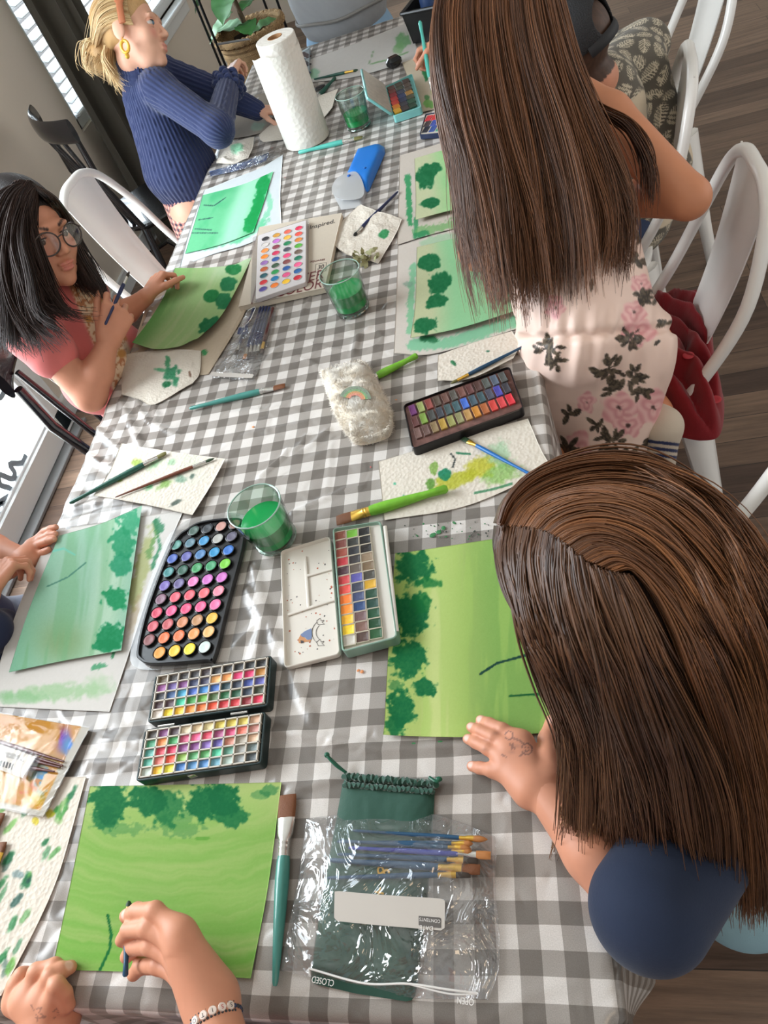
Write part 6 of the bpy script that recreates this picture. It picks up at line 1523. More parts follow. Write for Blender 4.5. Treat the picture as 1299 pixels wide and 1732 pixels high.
# ================================================================== people
def dep(p): return float((np.asarray(p) - CP) @ RC[2])
skm = mat('skin', rough=.5, attr=True, spec=.4)
clothm = mat('soft_cloth', rough=.85, attr=True, sheen=.1, bump=('noise', 500, .12))
hairm = mat('hair_strands', rough=.38, attr=True, spec=.45)
def frame(f, u):
    f = nrm(f); u = nrm(u - f * (np.asarray(u) @ f)); l = np.cross(u, f); return np.c_[l, f, u]
def head_prims(c, Fm, s=.92, k=.012):
    L = lambda a, b, d: np.asarray(c) + Fm @ (V(a, b, d) * s)
    E = lambda a, b, d, r, kk=k, sub=False: ell(L(a, b, d), np.array(r) * s, Fm, kk, sub)
    P = [E(0, -.012, .035, (.073, .093, .082)), E(0, .035, -.03, (.058, .058, .075), .02), E(0, .048, -.074, (.040, .038, .033), .02), E(0, .078, -.094, (.017, .014, .014), .015),
         E(.034, .062, -.030, (.024, .022, .026), .015), E(-.034, .062, -.030, (.024, .022, .026), .015), E(0, .085, .022, (.045, .014, .012), .015),
         E(.030, .098, .002, (.017, .012, .010), .010, True), E(-.030, .098, .002, (.017, .012, .010), .010, True),
         cap(L(0, .090, .008), L(0, .108, -.026), .0065 * s, .0095 * s, .008), E(.010, .098, -.031, (.008, .010, .007), .006), E(-.010, .098, -.031, (.008, .010, .007), .006),
         E(0, .0925, -.055, (.021, .010, .0062), .005), E(0, .0915, -.0665, (.017, .010, .0068), .005), E(0, .101, -.0605, (.020, .006, .0012), .003, True),
         E(.074, -.008, -.010, (.007, .019, .030), .008), E(-.074, -.008, -.010, (.007, .019, .030), .008)]
    return P, L
def face_marks(L, s, lip=(204, 118, 108), brow=(96, 66, 46)):
    I3 = np.eye(3); M = [(L(a, b, d), r * s, lip, .6, I3, .6) for a, b, d, r in ((0, .102, -.055, .009), (.012, .098, -.0565, .008), (-.012, .098, -.0565, .008), (0, .100, -.067, .0095), (.009, .097, -.066, .008), (-.009, .097, -.066, .008))]
    for sx in (1, -1):
        M += [(L(sx * .038, .085, -.028), .026 * s, (224, 130, 116), 1.0, np.eye(3), .45)]
        for q in np.linspace(0, 1, 6): M.append((L(sx * (.016 + .026 * q), .098 - .014 * q, .0225 + .004 * math.sin(q * 2.6)), .0052 * s, brow, .6))
    return M
def eyes(parent, L, Fm, s, iris=(74, 54, 40), gaze=(0, 0, 0)):
    for sx in (1, -1):
        c = L(sx * .030, .0772, .001); mb = MB(); mb.ball(c, .0118 * s, R=Fm, nu=20, nv=14); d = nrm(Fm @ V(gaze[0], 1, gaze[2]))
        e = mb.build('eye', mat('eye_white', (190, 180, 172), .2), parent)
        mb = MB(); mb.ball(c + Fm @ V(0, -.0006, .0056) * s, .0121 * s, R=Fm, nu=20, nv=14); mb.ball(c + Fm @ V(0, -.001, -.0092) * s, .0112 * s, R=Fm, nu=20, nv=14); mb.build('eyelid', mat('eyelid_skin', (204, 146, 120), .5), e)
        mb = MB(); mb.ball(c + d * .0088 * s, .0060 * s, R=Fm); mb.build('iris', mat('iris_%d' % iris[0], iris, .1), e)
        mb = MB(); mb.tube([c + Fm @ (V(q, .0122 - abs(q) * .3, .0048 - 10 * q * q) * s) for q in np.linspace(-.013, .013, 9)], [.0008, .0014, .0016, .0016, .0016, .0016, .0016, .0014, .0008], 6); mb.build('eyelash', mat('lash', (48, 34, 28), .6), e)
def chain(P, r, k=.004):
    r = np.broadcast_to(np.asarray(r, float), (len(P),)); return [cap(a, b, ra, rb, k) for a, b, ra, rb in zip(P[:-1], P[1:], r[:-1], r[1:])]
def px_chain(pts, r, k=.004): return chain([at(*p) for p in pts], r, k)
NAIL = (232, 186, 172)
def hand(w, f, n, L, side=1, curl=((15, 20, 15),) * 4, spread=(8, 2, -4, -10), thumb=((.55, .75, .25), (.8, .5, .35), (.9, .3, .35)), rs=1.0):
    """five-fingered hand from wrist w along f with palm facing n; side=1 for a right hand."""
    f = nrm(f); n = nrm(np.asarray(n, float) - f * (np.asarray(n, float) @ f)); t = np.cross(f, n) * side
    P = []; nails = []
    wid = .40 * L
    for i, (kx, ky, ln_, rr) in enumerate(((.49, .50, .40, .046), (.52, .17, .45, .047), (.49, -.17, .41, .045), (.43, -.46, .32, .040))):
        kn = w + f * kx * L + t * ky * wid
        P.append(cap(w + t * ky * wid * .55 + f * .04 * L, kn, .072 * L, .056 * L, .014))
        a = 0; p = kn; sp = math.radians(spread[i]); base = f * math.cos(sp) + t * math.sin(sp); r0 = rr * L * rs
        for j, fr in enumerate((.46, .31, .26)):
            a += math.radians(curl[i][j]); d = base * math.cos(a) + n * math.sin(a); q = p + d * fr * ln_ * L
            P.append(cap(p, q, r0 * (1.04 - .10 * j), r0 * (.95 - .12 * j), .004)); p = q
        nails.append((p + (-n * math.cos(a) + base * math.sin(a)) * r0 * .7, r0 * .75, NAIL, .4))
    p = w + f * .10 * L + t * .13 * L + n * .02 * L; r0 = .058 * L
    for j, (dv, fr) in enumerate(zip(thumb, (.27, .20, .16))):
        d = nrm(f * dv[0] + t * dv[1] + n * dv[2]); q = p + d * fr * L; P.append(cap(p, q, r0 * (1.25 - .2 * j), r0 * (1.02 - .14 * j), .010 if j == 0 else .004)); p = q
    return P, nails
def arm(s, e, w, r=(.036, .030, .020), k=.012): return [cap(s, e, r[0], r[1], k), cap(e, e * .55 + w * .45, r[1], r[1] * .93, k), cap(e * .55 + w * .45, w, r[1] * .93, r[2], k)]
def person(label, loc): return root('person', loc, label, 'person')
FAIR = (206, 143, 114)

# ---------------------------------------------------------------- A: girl with long brown hair in navy, right foreground
hcA = ray(1052, 985, .590)
A_ = person('girl with long brown hair in a navy T-shirt leaning over the lime green painting', (hcA[0] + .15, hcA[1], 0))
FA = frame(camv((-.88, -.28, .38)), camv((-.35, .1, -.93)))
hp, LA = head_prims(hcA, FA, .95)
nkA = ray(1200, 1130, .73); shL, shR, pvA = ray(1205, 1375, .765), ray(1345, 1150, .86), V(.46, .06, .46)
elA = at(1078, 1530, .770); wrA = at(921, 1341, .777)
prims = hp + [cap(hcA + FA @ V(0, -.03, -.06), nkA, .046, .05, .02), cap(nkA, pvA + V(0, 0, .12), .07, .10, .03), cap(pvA, pvA + V(0, 0, .1), .12, .11, .03)] + arm(shL, elA, wrA, (.038, .033, .021)) + arm(shR, V(.40, .20, .70), V(.26, .18, .60), (.038, .032, .021))
prims += [cap(pvA + V(-.02, -.065, -.0), V(.17, -.065, .47), .066, .052, .03), cap(V(.17, -.065, .47), V(.20, -.05, .10), .05, .036, .02), cap(pvA + V(-.02, .09, -.02), V(.15, .16, .47), .072, .055, .03), cap(V(.15, .16, .47), V(.18, .17, .10), .05, .036, .02), cap(V(.18, .17, .07), V(.06, .17, .035), .034, .03, .02), cap(V(.20, -.05, .07), V(.08, -.05, .035), .034, .03, .02)]
hr, nl = hand(V(.26, .18, .60), V(-.95, -.15, -.3), V(0, 0, -1), .135, 1, ((25, 35, 20),) * 4)
prims += hr
armf = arm(shL, elA, wrA, (.038, .033, .0205))
for kn, chn in (((884, 1254, .777), [(884, 1254, .777), (850, 1234, .778), (828, 1224, .771), (813, 1218, .7625)]), ((867, 1266, .778), [(867, 1266, .778), (835, 1247, .779), (812, 1236, .771), (797, 1230, .7625)]), ((855, 1282, .777), [(855, 1282, .777), (825, 1266, .777), (805, 1256, .769), (791, 1250, .762)]), ((853, 1303, .774), [(853, 1303, .774), (830, 1302, .773), (812, 1299, .766), (798, 1296, .761)])):
    armf += px_chain(chn, [.0086, .0080, .0072, .0062], .003)
    armf.append(cap(wrA + (at(*kn) - at(870, 1275, .777)) * .5 + V(-.012, .01, 0), at(*kn), .0155, .0115, .014))
armf += px_chain([(928, 1318, .777), (926, 1282, .773), (925, 1250, .766), (933, 1219, .763)], [.0175, .0125, .0095, .0072], .006)
mk = [(at(812, 1216, .768), .0058, NAIL, .4), (at(796, 1228, .768), .0058, NAIL, .4), (at(790, 1248, .768), .0055, NAIL, .4), (at(797, 1294, .766), .005, NAIL, .4), (at(934, 1218, .770), .006, NAIL, .4)]
def penA(Vv, c):       # doodles in pen on the back of the hand
    px, py = pix(Vv); w = np.zeros(len(px))
    for (x, y, r) in ((861, 1244, 7), (891, 1267, 9), (891, 1267, 4)):
        w = np.maximum(w, (np.abs(np.hypot(px - x, py - y) - r) < 1.1) * .55)
    for P in ([(866, 1248), (878, 1252), (888, 1260)], [(862, 1258), (870, 1266)], [(866, 1266), (868, 1258)], [(848, 1276), (856, 1280)], [(884, 1274), (880, 1278)]):
        for a, b in zip(P[:-1], P[1:]): w = np.maximum(w, (seg_d(px, py, a, b)[0] < 1.6) * .45)
    for (x, y) in ((839, 1240), (822, 1252), (818, 1268), (874, 1262), (866, 1272)): w = np.maximum(w, np.exp(-((px - x) / 6) ** 2 - ((py - y) / 3) ** 2) * .18)
    w = w * (Vv[:, 2] > .77) * (Vv[:, 2] < .83)
    return mixw(c, (84, 62, 66), w)
bA = body('body', prims, .0042, skm, A_, FAIR, face_marks(LA, .95), extra=[(armf, .0017)], colfn=lambda Vv, c: penA(Vv, c))
# nails and redder finger tips are painted after the doodles
me = bA.data; n_ = len(me.vertices); co = np.zeros(n_ * 3, np.float32); me.vertices.foreach_get('co', co); co = co.reshape(-1, 3) + _ORG[A_.name]
at_ = me.color_attributes['Col']; cc = np.zeros(n_ * 4, np.float32); at_.data.foreach_get('color', cc); cc = cc.reshape(-1, 4)
for c_, r_, col_, sf in mk:
    w = 1 - ss(.6, 1, np.linalg.norm(co - c_, axis=1) / r_); cc[:, :3] = cc[:, :3] * (1 - w[:, None]) + lin(col_) * w[:, None]
at_.data.foreach_set('color', cc.ravel())
navyA = (17, 33, 60)
shirt = [cap(nkA + V(.02, 0, -.03), pvA + V(0, 0, .06), .085, .125, .04), cap(nkA + V(0, 0, -.02), shL, .07, .062, .03), cap(nkA + V(0, 0, -.02), shR, .07, .062, .03), cap(shL, at(1098, 1538, .80), .060, .056, .02), cap(shR, V(.40, .20, .72), .058, .055, .02)]
body('t_shirt', shirt, .0035, clothm, A_, navyA)
body('denim_shorts', [cap(pvA + V(0, 0, .0), pvA + V(0, 0, .06), .128, .125, .03), cap(pvA + V(-.02, -.055, -.0), V(.325, -.05, .475), .074, .072, .03), cap(pvA + V(-.02, .09, -.015), V(.28, .13, .475), .084, .080, .03)], .004, mat('pale_denim', rough=.9, attr=True, bump=('noise', 700, .3)), A_, (140, 172, 180))
# hair: shell on the skull, then strands from the parting
body('hair', [ell(LA(0, -.014, .036), (.081 * .95, .102 * .95, .090 * .95), FA), ell(LA(0, .075, -.03), (.06, .05, .07), FA, .01, True)], .004, mat('hair_shell', rough=.5, attr=True, bump=('wave', 160, .4)), A_, (60, 36, 22))
def gA(pts, kh, d_end, pw=1.0):
    out = []; d0 = None
    for i, (u, v) in enumerate(pts):
        ts, h_ = scalp(u, v, hcA, FA, .95, .009, True)
        if i < kh: d0 = t = ts
        else:
            t = d0 + (d_end - d0) * ((i - kh + 1) / (len(pts) - kh)) ** pw
            if h_: t = min(t, ts - .004)
        out.append(ray(u, v, t))
    return out
LG = [gA(p, k, d) for p, k, d in (
    ([(848, 890), (846, 930), (862, 990), (890, 1045), (926, 1110), (966, 1170), (988, 1235), (990, 1320), (992, 1400), (994, 1436)], 4, .80),
    ([(866, 893), (864, 940), (880, 1000), (910, 1075), (950, 1145), (984, 1225), (996, 1310), (1000, 1400), (1006, 1440)], 3, .80),
    ([(890, 896), (884, 945), (896, 1010), (925, 1090), (955, 1165), (978, 1240), (990, 1330), (998, 1420), (985, 1450)], 3, .79),
    ([(925, 902), (920, 955), (935, 1030), (965, 1120), (995, 1210), (1015, 1300), (1022, 1390), (1018, 1450)], 3, .78),
    ([(960, 928), (965, 985), (985, 1060), (1015, 1150), (1045, 1240), (1065, 1330), (1075, 1420), (1080, 1490)], 3, .76),
    ([(992, 956), (1005, 1010), (1030, 1085), (1065, 1180), (1098, 1280), (1122, 1370), (1140, 1450), (1150, 1520)], 3, .76),
    ([(1035, 972), (1055, 1025), (1085, 1100), (1125, 1200), (1160, 1300), (1185, 1390), (1200, 1470), (1205, 1545)], 3, .76),
    ([(1066, 978), (1095, 1030), (1135, 1110), (1180, 1210), (1218, 1310), (1245, 1400), (1258, 1480), (1262, 1555)], 3, .76))]
UG = [gA(p, k, d) for p, k, d in (
    ([(846, 886), (862, 845), (905, 805), (975, 780), (1055, 774), (1130, 795), (1205, 850), (1270, 940), (1320, 1060), (1360, 1200)], 7, .80),
    ([(860, 888), (882, 852), (930, 822), (1000, 805), (1080, 812), (1155, 850), (1220, 920), (1275, 1030), (1315, 1160), (1340, 1300)], 7, .80),
    ([(885, 892), (908, 862), (960, 840), (1030, 835), (1105, 858), (1170, 910), (1230, 1000), (1278, 1120), (1310, 1260), (1325, 1400)], 7, .80),
    ([(915, 897), (940, 876), (990, 862), (1055, 872), (1120, 910), (1180, 980), (1235, 1090), (1275, 1220), (1300, 1360), (1310, 1480)], 6, .79),
    ([(950, 912), (975, 898), (1020, 895), (1080, 920), (1140, 980), (1195, 1070), (1240, 1190), (1272, 1320), (1290, 1440), (1295, 1540)], 6, .78),
    ([(990, 945), (1020, 930), (1065, 940), (1115, 985), (1165, 1060), (1210, 1160), (1245, 1280), (1268, 1400), (1280, 1500), (1282, 1560)], 5, .77),
    ([(1040, 965), (1070, 958), (1110, 985), (1155, 1050), (1195, 1140), (1228, 1250), (1250, 1370), (1262, 1470), (1268, 1560)], 4, .765))]
strands('hair', LG, 5200, A_, (60, 38, 26), (124, 84, 55), .00062, .018, .008, 26, 11, mass=True, mass_t=.03, fly=.07, wav=.009, tipvar=.3, clump=10)
CRL = [[ray(u, v, .665 + .14 * i / 5) for i, (u, v) in enumerate(p)] for p in ([(985, 1190), (996, 1270), (982, 1340), (966, 1385), (975, 1425), (1000, 1450)], [(1000, 1200), (1010, 1280), (998, 1350), (982, 1395), (990, 1435), (1010, 1460)], [(1020, 1210), (1034, 1290), (1024, 1370), (1004, 1430), (1012, 1470), (1024, 1492)])]
strands('hair', CRL, 420, A_, (84, 56, 36), (168, 124, 80), .0006, .010, .009, 26, 15, mass=False, fly=.25, wav=.010, tipvar=.35)
strands('hair', UG, 5200, A_, (76, 48, 31), (160, 104, 62), .00062, .014, .005, 26, 12, mass=True, mass_t=.03, fly=.03, wav=.006, tipvar=.25, clump=10)  # upper strands coloured lighter, painting in the light on top of the head

# ---------------------------------------------------------------- B: girl in the flowered romper kneeling on a chair
hcB = ray(855, -62, 1.20)
B_ = person('girl with very long brown hair in a pink flowered romper, kneeling on a white chair', (.28, .85, 0))
FB = frame(V(-.25, .80, -.55), V(-.1, .55, .83)); hpB, LB = head_prims(hcB, FB, .95)
nkB = ray(885, 125, 1.27); pvB = V(.262, .80, .70); shBR, shBL = ray(1028, 200, 1.235), ray(805, 240, 1.27)
elBR = ray(1165, 335, 1.20); wrBR = V(.22, 1.20, .79); elBL = ray(808, 425, 1.25); wrBL = V(.19, 1.12, .79)
TAN = (204, 138, 102)
pB = hpB + [cap(hcB + FB @ V(0, -.03, -.06), nkB, .045, .05, .02), cap(nkB, ray(935, 380, 1.27), .075, .088, .04), cap(ray(935, 380, 1.27), pvB, .088, .10, .04), cap(nkB, shBR, .045, .04, .03), cap(nkB, shBL, .045, .04, .03)]
pB += arm(shBR, elBR, wrBR, (.041, .034, .021)) + arm(shBL, elBL, wrBL, (.040, .032, .021))
pB += hand(wrBR, V(-.3, .95, -.1), V(0, 0, -1), .14, 1, ((20, 30, 20),) * 4)[0] + hand(wrBL, V(.1, .95, -.1), V(0, 0, -1), .14, -1, ((20, 30, 20),) * 4)[0]
for sx in (1, -1):
    hip = pvB + V(sx * .06, 0, -.03); kn = V(.23 + sx * .08, .99, .525); an = V(.262 + sx * .10, .80, .51); pB += [cap(hip, kn, .08, .06, .03), cap(kn, an, .052, .036, .02)]
    pB += [cap(an, an + V(.004 * sx, -.035, -.02), .032, .03, .02), cap(an + V(0, -.035, -.02), an + V(0, -.05, -.14), .03, .022, .02)]
body('body', pB, .0035, skm, B_, TAN, face_marks(LB, .95))
romper = [cap(ray(928, 330, 1.265), ray(965, 500, 1.25), .098, .096, .03), cap(ray(965, 500, 1.25), ray(985, 565, 1.235), .096, .088, .03), cap(ray(982, 568, 1.235), pvB + V(-.005, 0, .0), .086, .102, .03), cap(ray(1005, 300, 1.26), ray(1030, 500, 1.24), .050, .070, .03),
          cap(pvB + V(.045, -.01, .0), V(.285, .80, .50), .094, .078, .03), cap(pvB + V(-.055, .0, .0), V(.20, .84, .50), .102, .085, .03), cap(pvB + V(.02, -.02, -.05), V(.26, .75, .46), .095, .078, .03)]
def stripd(px, py, pts):
    d = np.full(len(px), 1e9)
    for a, b in zip(pts[:-1], pts[1:]): d = np.minimum(d, seg_d(px, py, a, b)[0])
    return d
def leafs(px, py, lst, fr=.12):
    w = np.zeros(len(px))
    for x, y, rx, ry, an in lst:
        a = math.radians(an); dx, dy = px - x, py - y; X = (dx * math.cos(a) + dy * math.sin(a)) / rx; Y = (-dx * math.sin(a) + dy * math.cos(a)) / ry
        w = np.maximum(w, 1 - ss(.8, 1.05, np.sqrt(X * X + Y * Y + .4 * X * X * Y * Y)))
    return w
def floralB(Vv, c):
    px, py = pix(Vv)
    c = np.tile(np.array((236, 208, 194), float), (len(px), 1)); rs = np.random.RandomState(21)
    pinks = [(1048, 690, 30, 24), (1062, 720, 22, 18), (1078, 560, 26, 20), (1072, 528, 20, 18), (992, 680, 14, 16), (1085, 480, 16, 14), (978, 760, 18, 30), (1105, 690, 26, 26), (940, 520, 16, 20), (1020, 800, 26, 16)]
    for x, y, rx, ry in pinks:
        rx, ry = rx * 1.2, ry * 1.2
        r = np.sqrt(((px - x) / rx) ** 2 + ((py - y) / ry) ** 2); th = np.arctan2(py - y, px - x)
        pet = r + .12 * np.sin(th * 5 + x) + .5 * (fbm(px * .08, py * .08, 4, 3) - .5)
        sh = .5 + .5 * np.sin(r * 11 + 2 * np.sin(th * 3))
        c = c * (1 - (1 - ss(.8, 1.0, pet))[:, None]) + mix((222, 156, 158), (240, 192, 188), sh) * (1 - ss(.8, 1.0, pet))[:, None]
        c = mixw(c, (70, 50, 46), (1 - ss(.1, .22, r + .25 * (fbm(px * .2, py * .2, 7, 3) - .3))) * .9)
    lst = []; stems = []
    for x, y, n, sp in ((1030, 625, 10, 26), (1062, 572, 8, 20), (1070, 640, 9, 22), (1035, 660, 8, 20), (1035, 745, 9, 24), (1060, 770, 8, 22), (928, 590, 8, 20), (938, 612, 7, 16), (965, 700, 4, 14), (1085, 500, 6, 14), (1112, 500, 5, 16), (985, 790, 8, 20), (1100, 745, 5, 14), (1085, 400, 5, 14), (1080, 440, 5, 16), (960, 755, 6, 16), (1010, 720, 4, 12), (1000, 485, 1, 4), (1110, 580, 1, 4), (1128, 545, 3, 10), (1086, 660, 4, 14), (1095, 330, 4, 12), (1075, 280, 3, 10), (1085, 370, 3, 10)):
        for i in range(int(n * 1.5)):
            a = rs.uniform(0, 360); d = rs.uniform(.2, 1.1) * sp; lx, ly = x + d * math.cos(math.radians(a)), y + d * math.sin(math.radians(a)) * .8
            lst.append((lx, ly, rs.uniform(6.5, 12.5), rs.uniform(3.2, 5.6), a + rs.uniform(-30, 30))); stems.append([(x, y), (lx, ly)])
    w = leafs(px, py, lst)
    for s in stems: w = np.maximum(w, (stripd(px, py, s) < .9) * .9)
    k = (fbm(px * .3, py * .3, 5, 2) > .5)[:, None]
    dark = np.where(k, np.array((58, 50, 42.)), np.array((96, 84, 68.)))
    c = c * (1 - w[:, None]) + dark * w[:, None]
    return c
def foldB(Vv):
    px, py = pix(Vv); q = px + (py - 565) * .10
    g = np.sin(q * .16 + 3 * fbm(px * .02, py * .012, 4, 3)) * ss(690, 575, py) * ss(560, 575, py) * .0035
    g = g + np.sin(q * .2 + 3 * fbm(px * .02, py * .02, 8, 3)) * ss(500, 556, py) * ss(568, 560, py) * .003
    return g + .010 * (fbm(px * .016 + py * .006, py * .010, 13, 3) - .5) * ss(560, 640, py) - .008 * np.exp(-((py - 566 + (px - 1000) * .08) / 9) ** 2)
body('romper', romper, .0026, mat('satin_print', rough=.45, attr=True, spec=.4), B_, (236, 208, 194), colfn=floralB, disp=foldB)
def sockc(Vv, c):
    px, py = pix(Vv); c = np.tile(np.array((196, 182, 164), float), (len(px), 1))
    for y in (752, 763, 774): c = mixw(c, (34, 44, 84), 1 - ss(2.2, 3.2, np.abs(py - y - (1120 - px) * -.12 + 3)))
    return c
a0 = at(1119, 722, .530)
sk_ = V(.262 + .10, .80, .51)
body('sock', [cap(a0 + V(-.02, .03, .0), a0, .036, .036, .02), cap(a0, at(1116, 800, .43), .036, .027, .02)], .0025, clothm, B_, (196, 182, 164), colfn=sockc)
body('hair', [ell(LB(0, -.016, .036), (.080 * .95, .101 * .95, .089 * .95), FB), ell(LB(0, .08, -.03), (.06, .05, .07), FB, .01, True), cap(LB(0, -.055, 0), ray(900, 170, 1.20), .078, .06, .04)], .004, mat('hair_shell'), B_, (66, 40, 26))
def gB(pts, ds): 
    d = np.interp(np.linspace(0, 1, len(pts)), np.linspace(0, 1, len(ds)), ds); return [ray(u, v, t) for (u, v), t in zip(pts, d)]
dB = [1.115, 1.10, 1.10, 1.115, 1.13, 1.145, 1.15]
BG = [gB(p, dB) for p in (
    [(780, -80), (740, 0), (737, 100), (752, 200), (780, 300), (800, 400), (824, 512)], [(800, -92), (768, 0), (768, 100), (785, 200), (808, 300), (826, 410), (845, 520)], [(825, -98), (800, 0), (805, 100), (822, 210), (845, 310), (862, 420), (878, 526)],
    [(850, -100), (835, 0), (843, 100), (864, 210), (888, 320), (905, 420), (918, 520)], [(875, -98), (868, 0), (880, 100), (905, 210), (932, 320), (950, 415), (955, 512)], [(898, -92), (898, 0), (915, 100), (945, 205), (975, 310), (995, 405), (995, 500)],
    [(918, -84), (926, 0), (948, 100), (980, 200), (1012, 300), (1032, 390), (1030, 480)], [(932, -74), (948, 0), (972, 100), (1006, 195), (1038, 285), (1060, 370), (1062, 455)])]
strands('hair', BG, 9000, B_, (66, 42, 29), (146, 96, 62), .00070, .034, .011, 26, 21, mass=True, mass_t=.05, fly=.06, wav=.008, tipvar=.3, clump=11, streak=.4)
LK = [gB(p, [1.17, 1.15, 1.14, 1.15, 1.17]) for p in ([(960, 130), (1015, 178), (1066, 208), (1096, 262), (1104, 330)], [(970, 150), (1018, 184), (1068, 216), (1098, 275), (1102, 350)], [(975, 160), (1018, 192), (1064, 224), (1094, 285), (1098, 360)])]
strands('hair', LK, 120, B_, (58, 34, 22), (130, 80, 46), .0008, .008, .006, 20, 22, mass=False, fly=.05, wav=.004)

# ---------------------------------------------------------------- C: boy in a black cap and leaf print shirt
hcC = ray(968, 98, 1.50)
C_ = person('boy in a black mesh cap and grey leaf print shirt, seen from behind', (.36, 1.55, 0))
FC = frame(V(-.80, .42, -.42), V(-.40, .10, .9)); hpC, LC = head_prims(hcC, FC, .95)
nkC = ray(1004, 158, 1.58); pvC = V(.40, 1.56, .52); shCn, shCf = ray(1040, 175, 1.60), ray(1090, 80, 1.72)
haC = at(722, 82, .86); wrC = at(750, 70, .865); elC = V(.16, 1.70, .80)
pC = hpC + [cap(hcC + FC @ V(0, -.02, -.06), nkC, .045, .05, .02), cap(nkC, pvC, .07, .10, .03), cap(nkC, shCn, .045, .04, .02), cap(nkC, shCf, .045, .04, .02)] + arm(shCn, V(.30, 1.34, .80), V(.20, 1.50, .79), (.038, .032, .02)) + arm(shCf, elC, wrC, (.038, .032, .02))
pC += hand(V(.20, 1.50, .79), V(-.2, .95, -.1), V(0, 0, -1), .13, -1)[0]
hh_, nlC = hand(wrC, nrm(at(708, 96, .84) - wrC), V(-.35, -.55, -.75), .135, 1, ((48, 60, 30), (52, 60, 30), (56, 62, 30), (60, 60, 30)), thumb=((.8, .45, .5), (.9, .1, .6), (.9, -.1, .6)))
pC += hh_
for sy in (1, -1): pC += [cap(pvC + V(0, sy * .07, -.01), V(.12, 1.55 + sy * .09, .50), .07, .055, .03), cap(V(.12, 1.55 + sy * .09, .50), V(.16, 1.55 + sy * .09, .08), .05, .035, .02), cap(V(.16, 1.55 + sy * .09, .05), V(.04, 1.55 + sy * .09, .035), .034, .03, .02)]
hairdk = (58, 42, 32)
def hairC(Vv, c):
    q = (Vv - hcC) @ FC; w = (q[:, 1] < .015) * (q[:, 2] > -.062) * (np.abs(q[:, 0]) < .0735)
    w = np.maximum(w, (q[:, 2] > .05)) * (np.linalg.norm(q, axis=1) < .15)
    n = fbm(q[:, 0] * 300, q[:, 2] * 60, 4, 3); return mixw(c, (58, 42, 32), w * (.75 + .25 * n))
body('body', pC, .0036, skm, C_, FAIR, face_marks(LC, .95) + nlC, colfn=hairC)
capP = [ell(LC(0, -.012, .042), (.082 * .95, .103 * .95, .088 * .95), FC), ell(LC(0, -.01, -.075), (.13, .16, .095), FC, .004, True), ell(LC(0, -.085, .040), (.040, .06, .036), FC, .004, True), ell(LC(0, -.012, .036), (.076 * .95, .097 * .95, .083 * .95), FC, .002, True)]
cpm = mat('black_mesh', (34, 35, 38), .7, bump=('voronoi', 420, .6))
v_, f_ = sdf_mesh(capP, .0025); cpo = obj('cap', v_, f_, cpm, C_)
mb = MB(); mb.tube(catmull([LC(s * .078 * math.sin(a), -.012 - .098 * math.cos(a), .006 - .0 * a) for s, a in [(-1, x) for x in np.linspace(.9, 0, 7)] + [(1, x) for x in np.linspace(.15, .9, 6)]], 40), .011, 8, flat=.3, up=FC @ V(0, -1, 0)); mb.build('adjuster_strap', mat('cap_strap', (26, 27, 30), .6), cpo)
bv = []
for i in range(18):
    a = -1.15 + 2.3 * i / 17
    for r in (0, .5, 1): bv.append(LC(.078 * math.sin(a) * (1 + .1 * r), .072 + .075 * r * math.cos(a) ** .7 - .02 * (1 - math.cos(a)), .028 - .014 * r * abs(math.sin(a)) - .012 * r))
bv = np.array(bv); fb = grid_faces(18, 3); obj('visor', np.concatenate([bv, bv - FC @ V(0, 0, .003)]), np.concatenate([fb[:, ::-1], fb + len(bv)]), cpm, cpo)
shC = [cap(nkC + V(.01, 0, -.015), pvC + V(.02, 0, -.02), .085, .125, .04), cap(nkC, shCn, .058, .055, .03), cap(nkC, shCf, .058, .055, .03), cap(shCn, V(.31, 1.37, .82), .055, .052, .02), cap(shCf, elC * .8 + shCf * .2, .055, .052, .02), cap(ray(1075, 130, 1.68), ray(1105, 280, 1.76), .075, .09, .04)]
def leafC(Vv, c):
    px, py = pix(Vv); q = Vv * 21
    cellx, celly = q[:, 1] * 1.0 + q[:, 2] * .5 + 1.2 * (fbm(q[:, 1] * .6, q[:, 2] * .6, 2, 2) - .5), q[:, 2] * 1.0 - q[:, 0] * .8
    ix, iy = np.floor(cellx), np.floor(celly); fx, fy = cellx - ix - .5, celly - iy - .5
    a = (ix * 1.7 + iy * 2.3); X = fx * np.cos(a) + fy * np.sin(a); Y = -fx * np.sin(a) + fy * np.cos(a)
    leaf = ss(.62, .5, np.sqrt((X / .9) ** 2 + (Y / .62) ** 2 * 1.0)); vein = (np.sin((X + np.abs(Y) * .9) * 46) > -.1) * 1.0; mid = (np.abs(Y) < .025)
    bg = np.array((92, 86, 76.)); lf = mix((70, 66, 58), (202, 190, 166), np.clip(vein, 0, 1)); c = np.tile(bg, (len(px), 1)); c = c * (1 - leaf[:, None]) + lf * leaf[:, None]; c = mixw(c, (206, 194, 170), mid * leaf)
    return mixw(c, (206, 190, 164), ss(.66, .7, fbm(q[:, 1] * .5 + 7, q[:, 2] * .5, 6, 2)))
body('shirt', shC, .0026, clothm, C_, (120, 114, 100), colfn=leafC)
body('jeans', [cap(pvC + V(.01, 0, -.02), pvC + V(.01, 0, .03), .118, .116, .03)] + [cap(pvC + V(0, sy * .07, -.01), V(.12, 1.55 + sy * .09, .50), .08, .066, .03) for sy in (1, -1)] + [cap(V(.12, 1.55 + sy * .09, .50), V(.16, 1.55 + sy * .09, .12), .064, .056, .03) for sy in (1, -1)], .004, mat('dark_denim', rough=.9, attr=True), C_, (52, 64, 92))
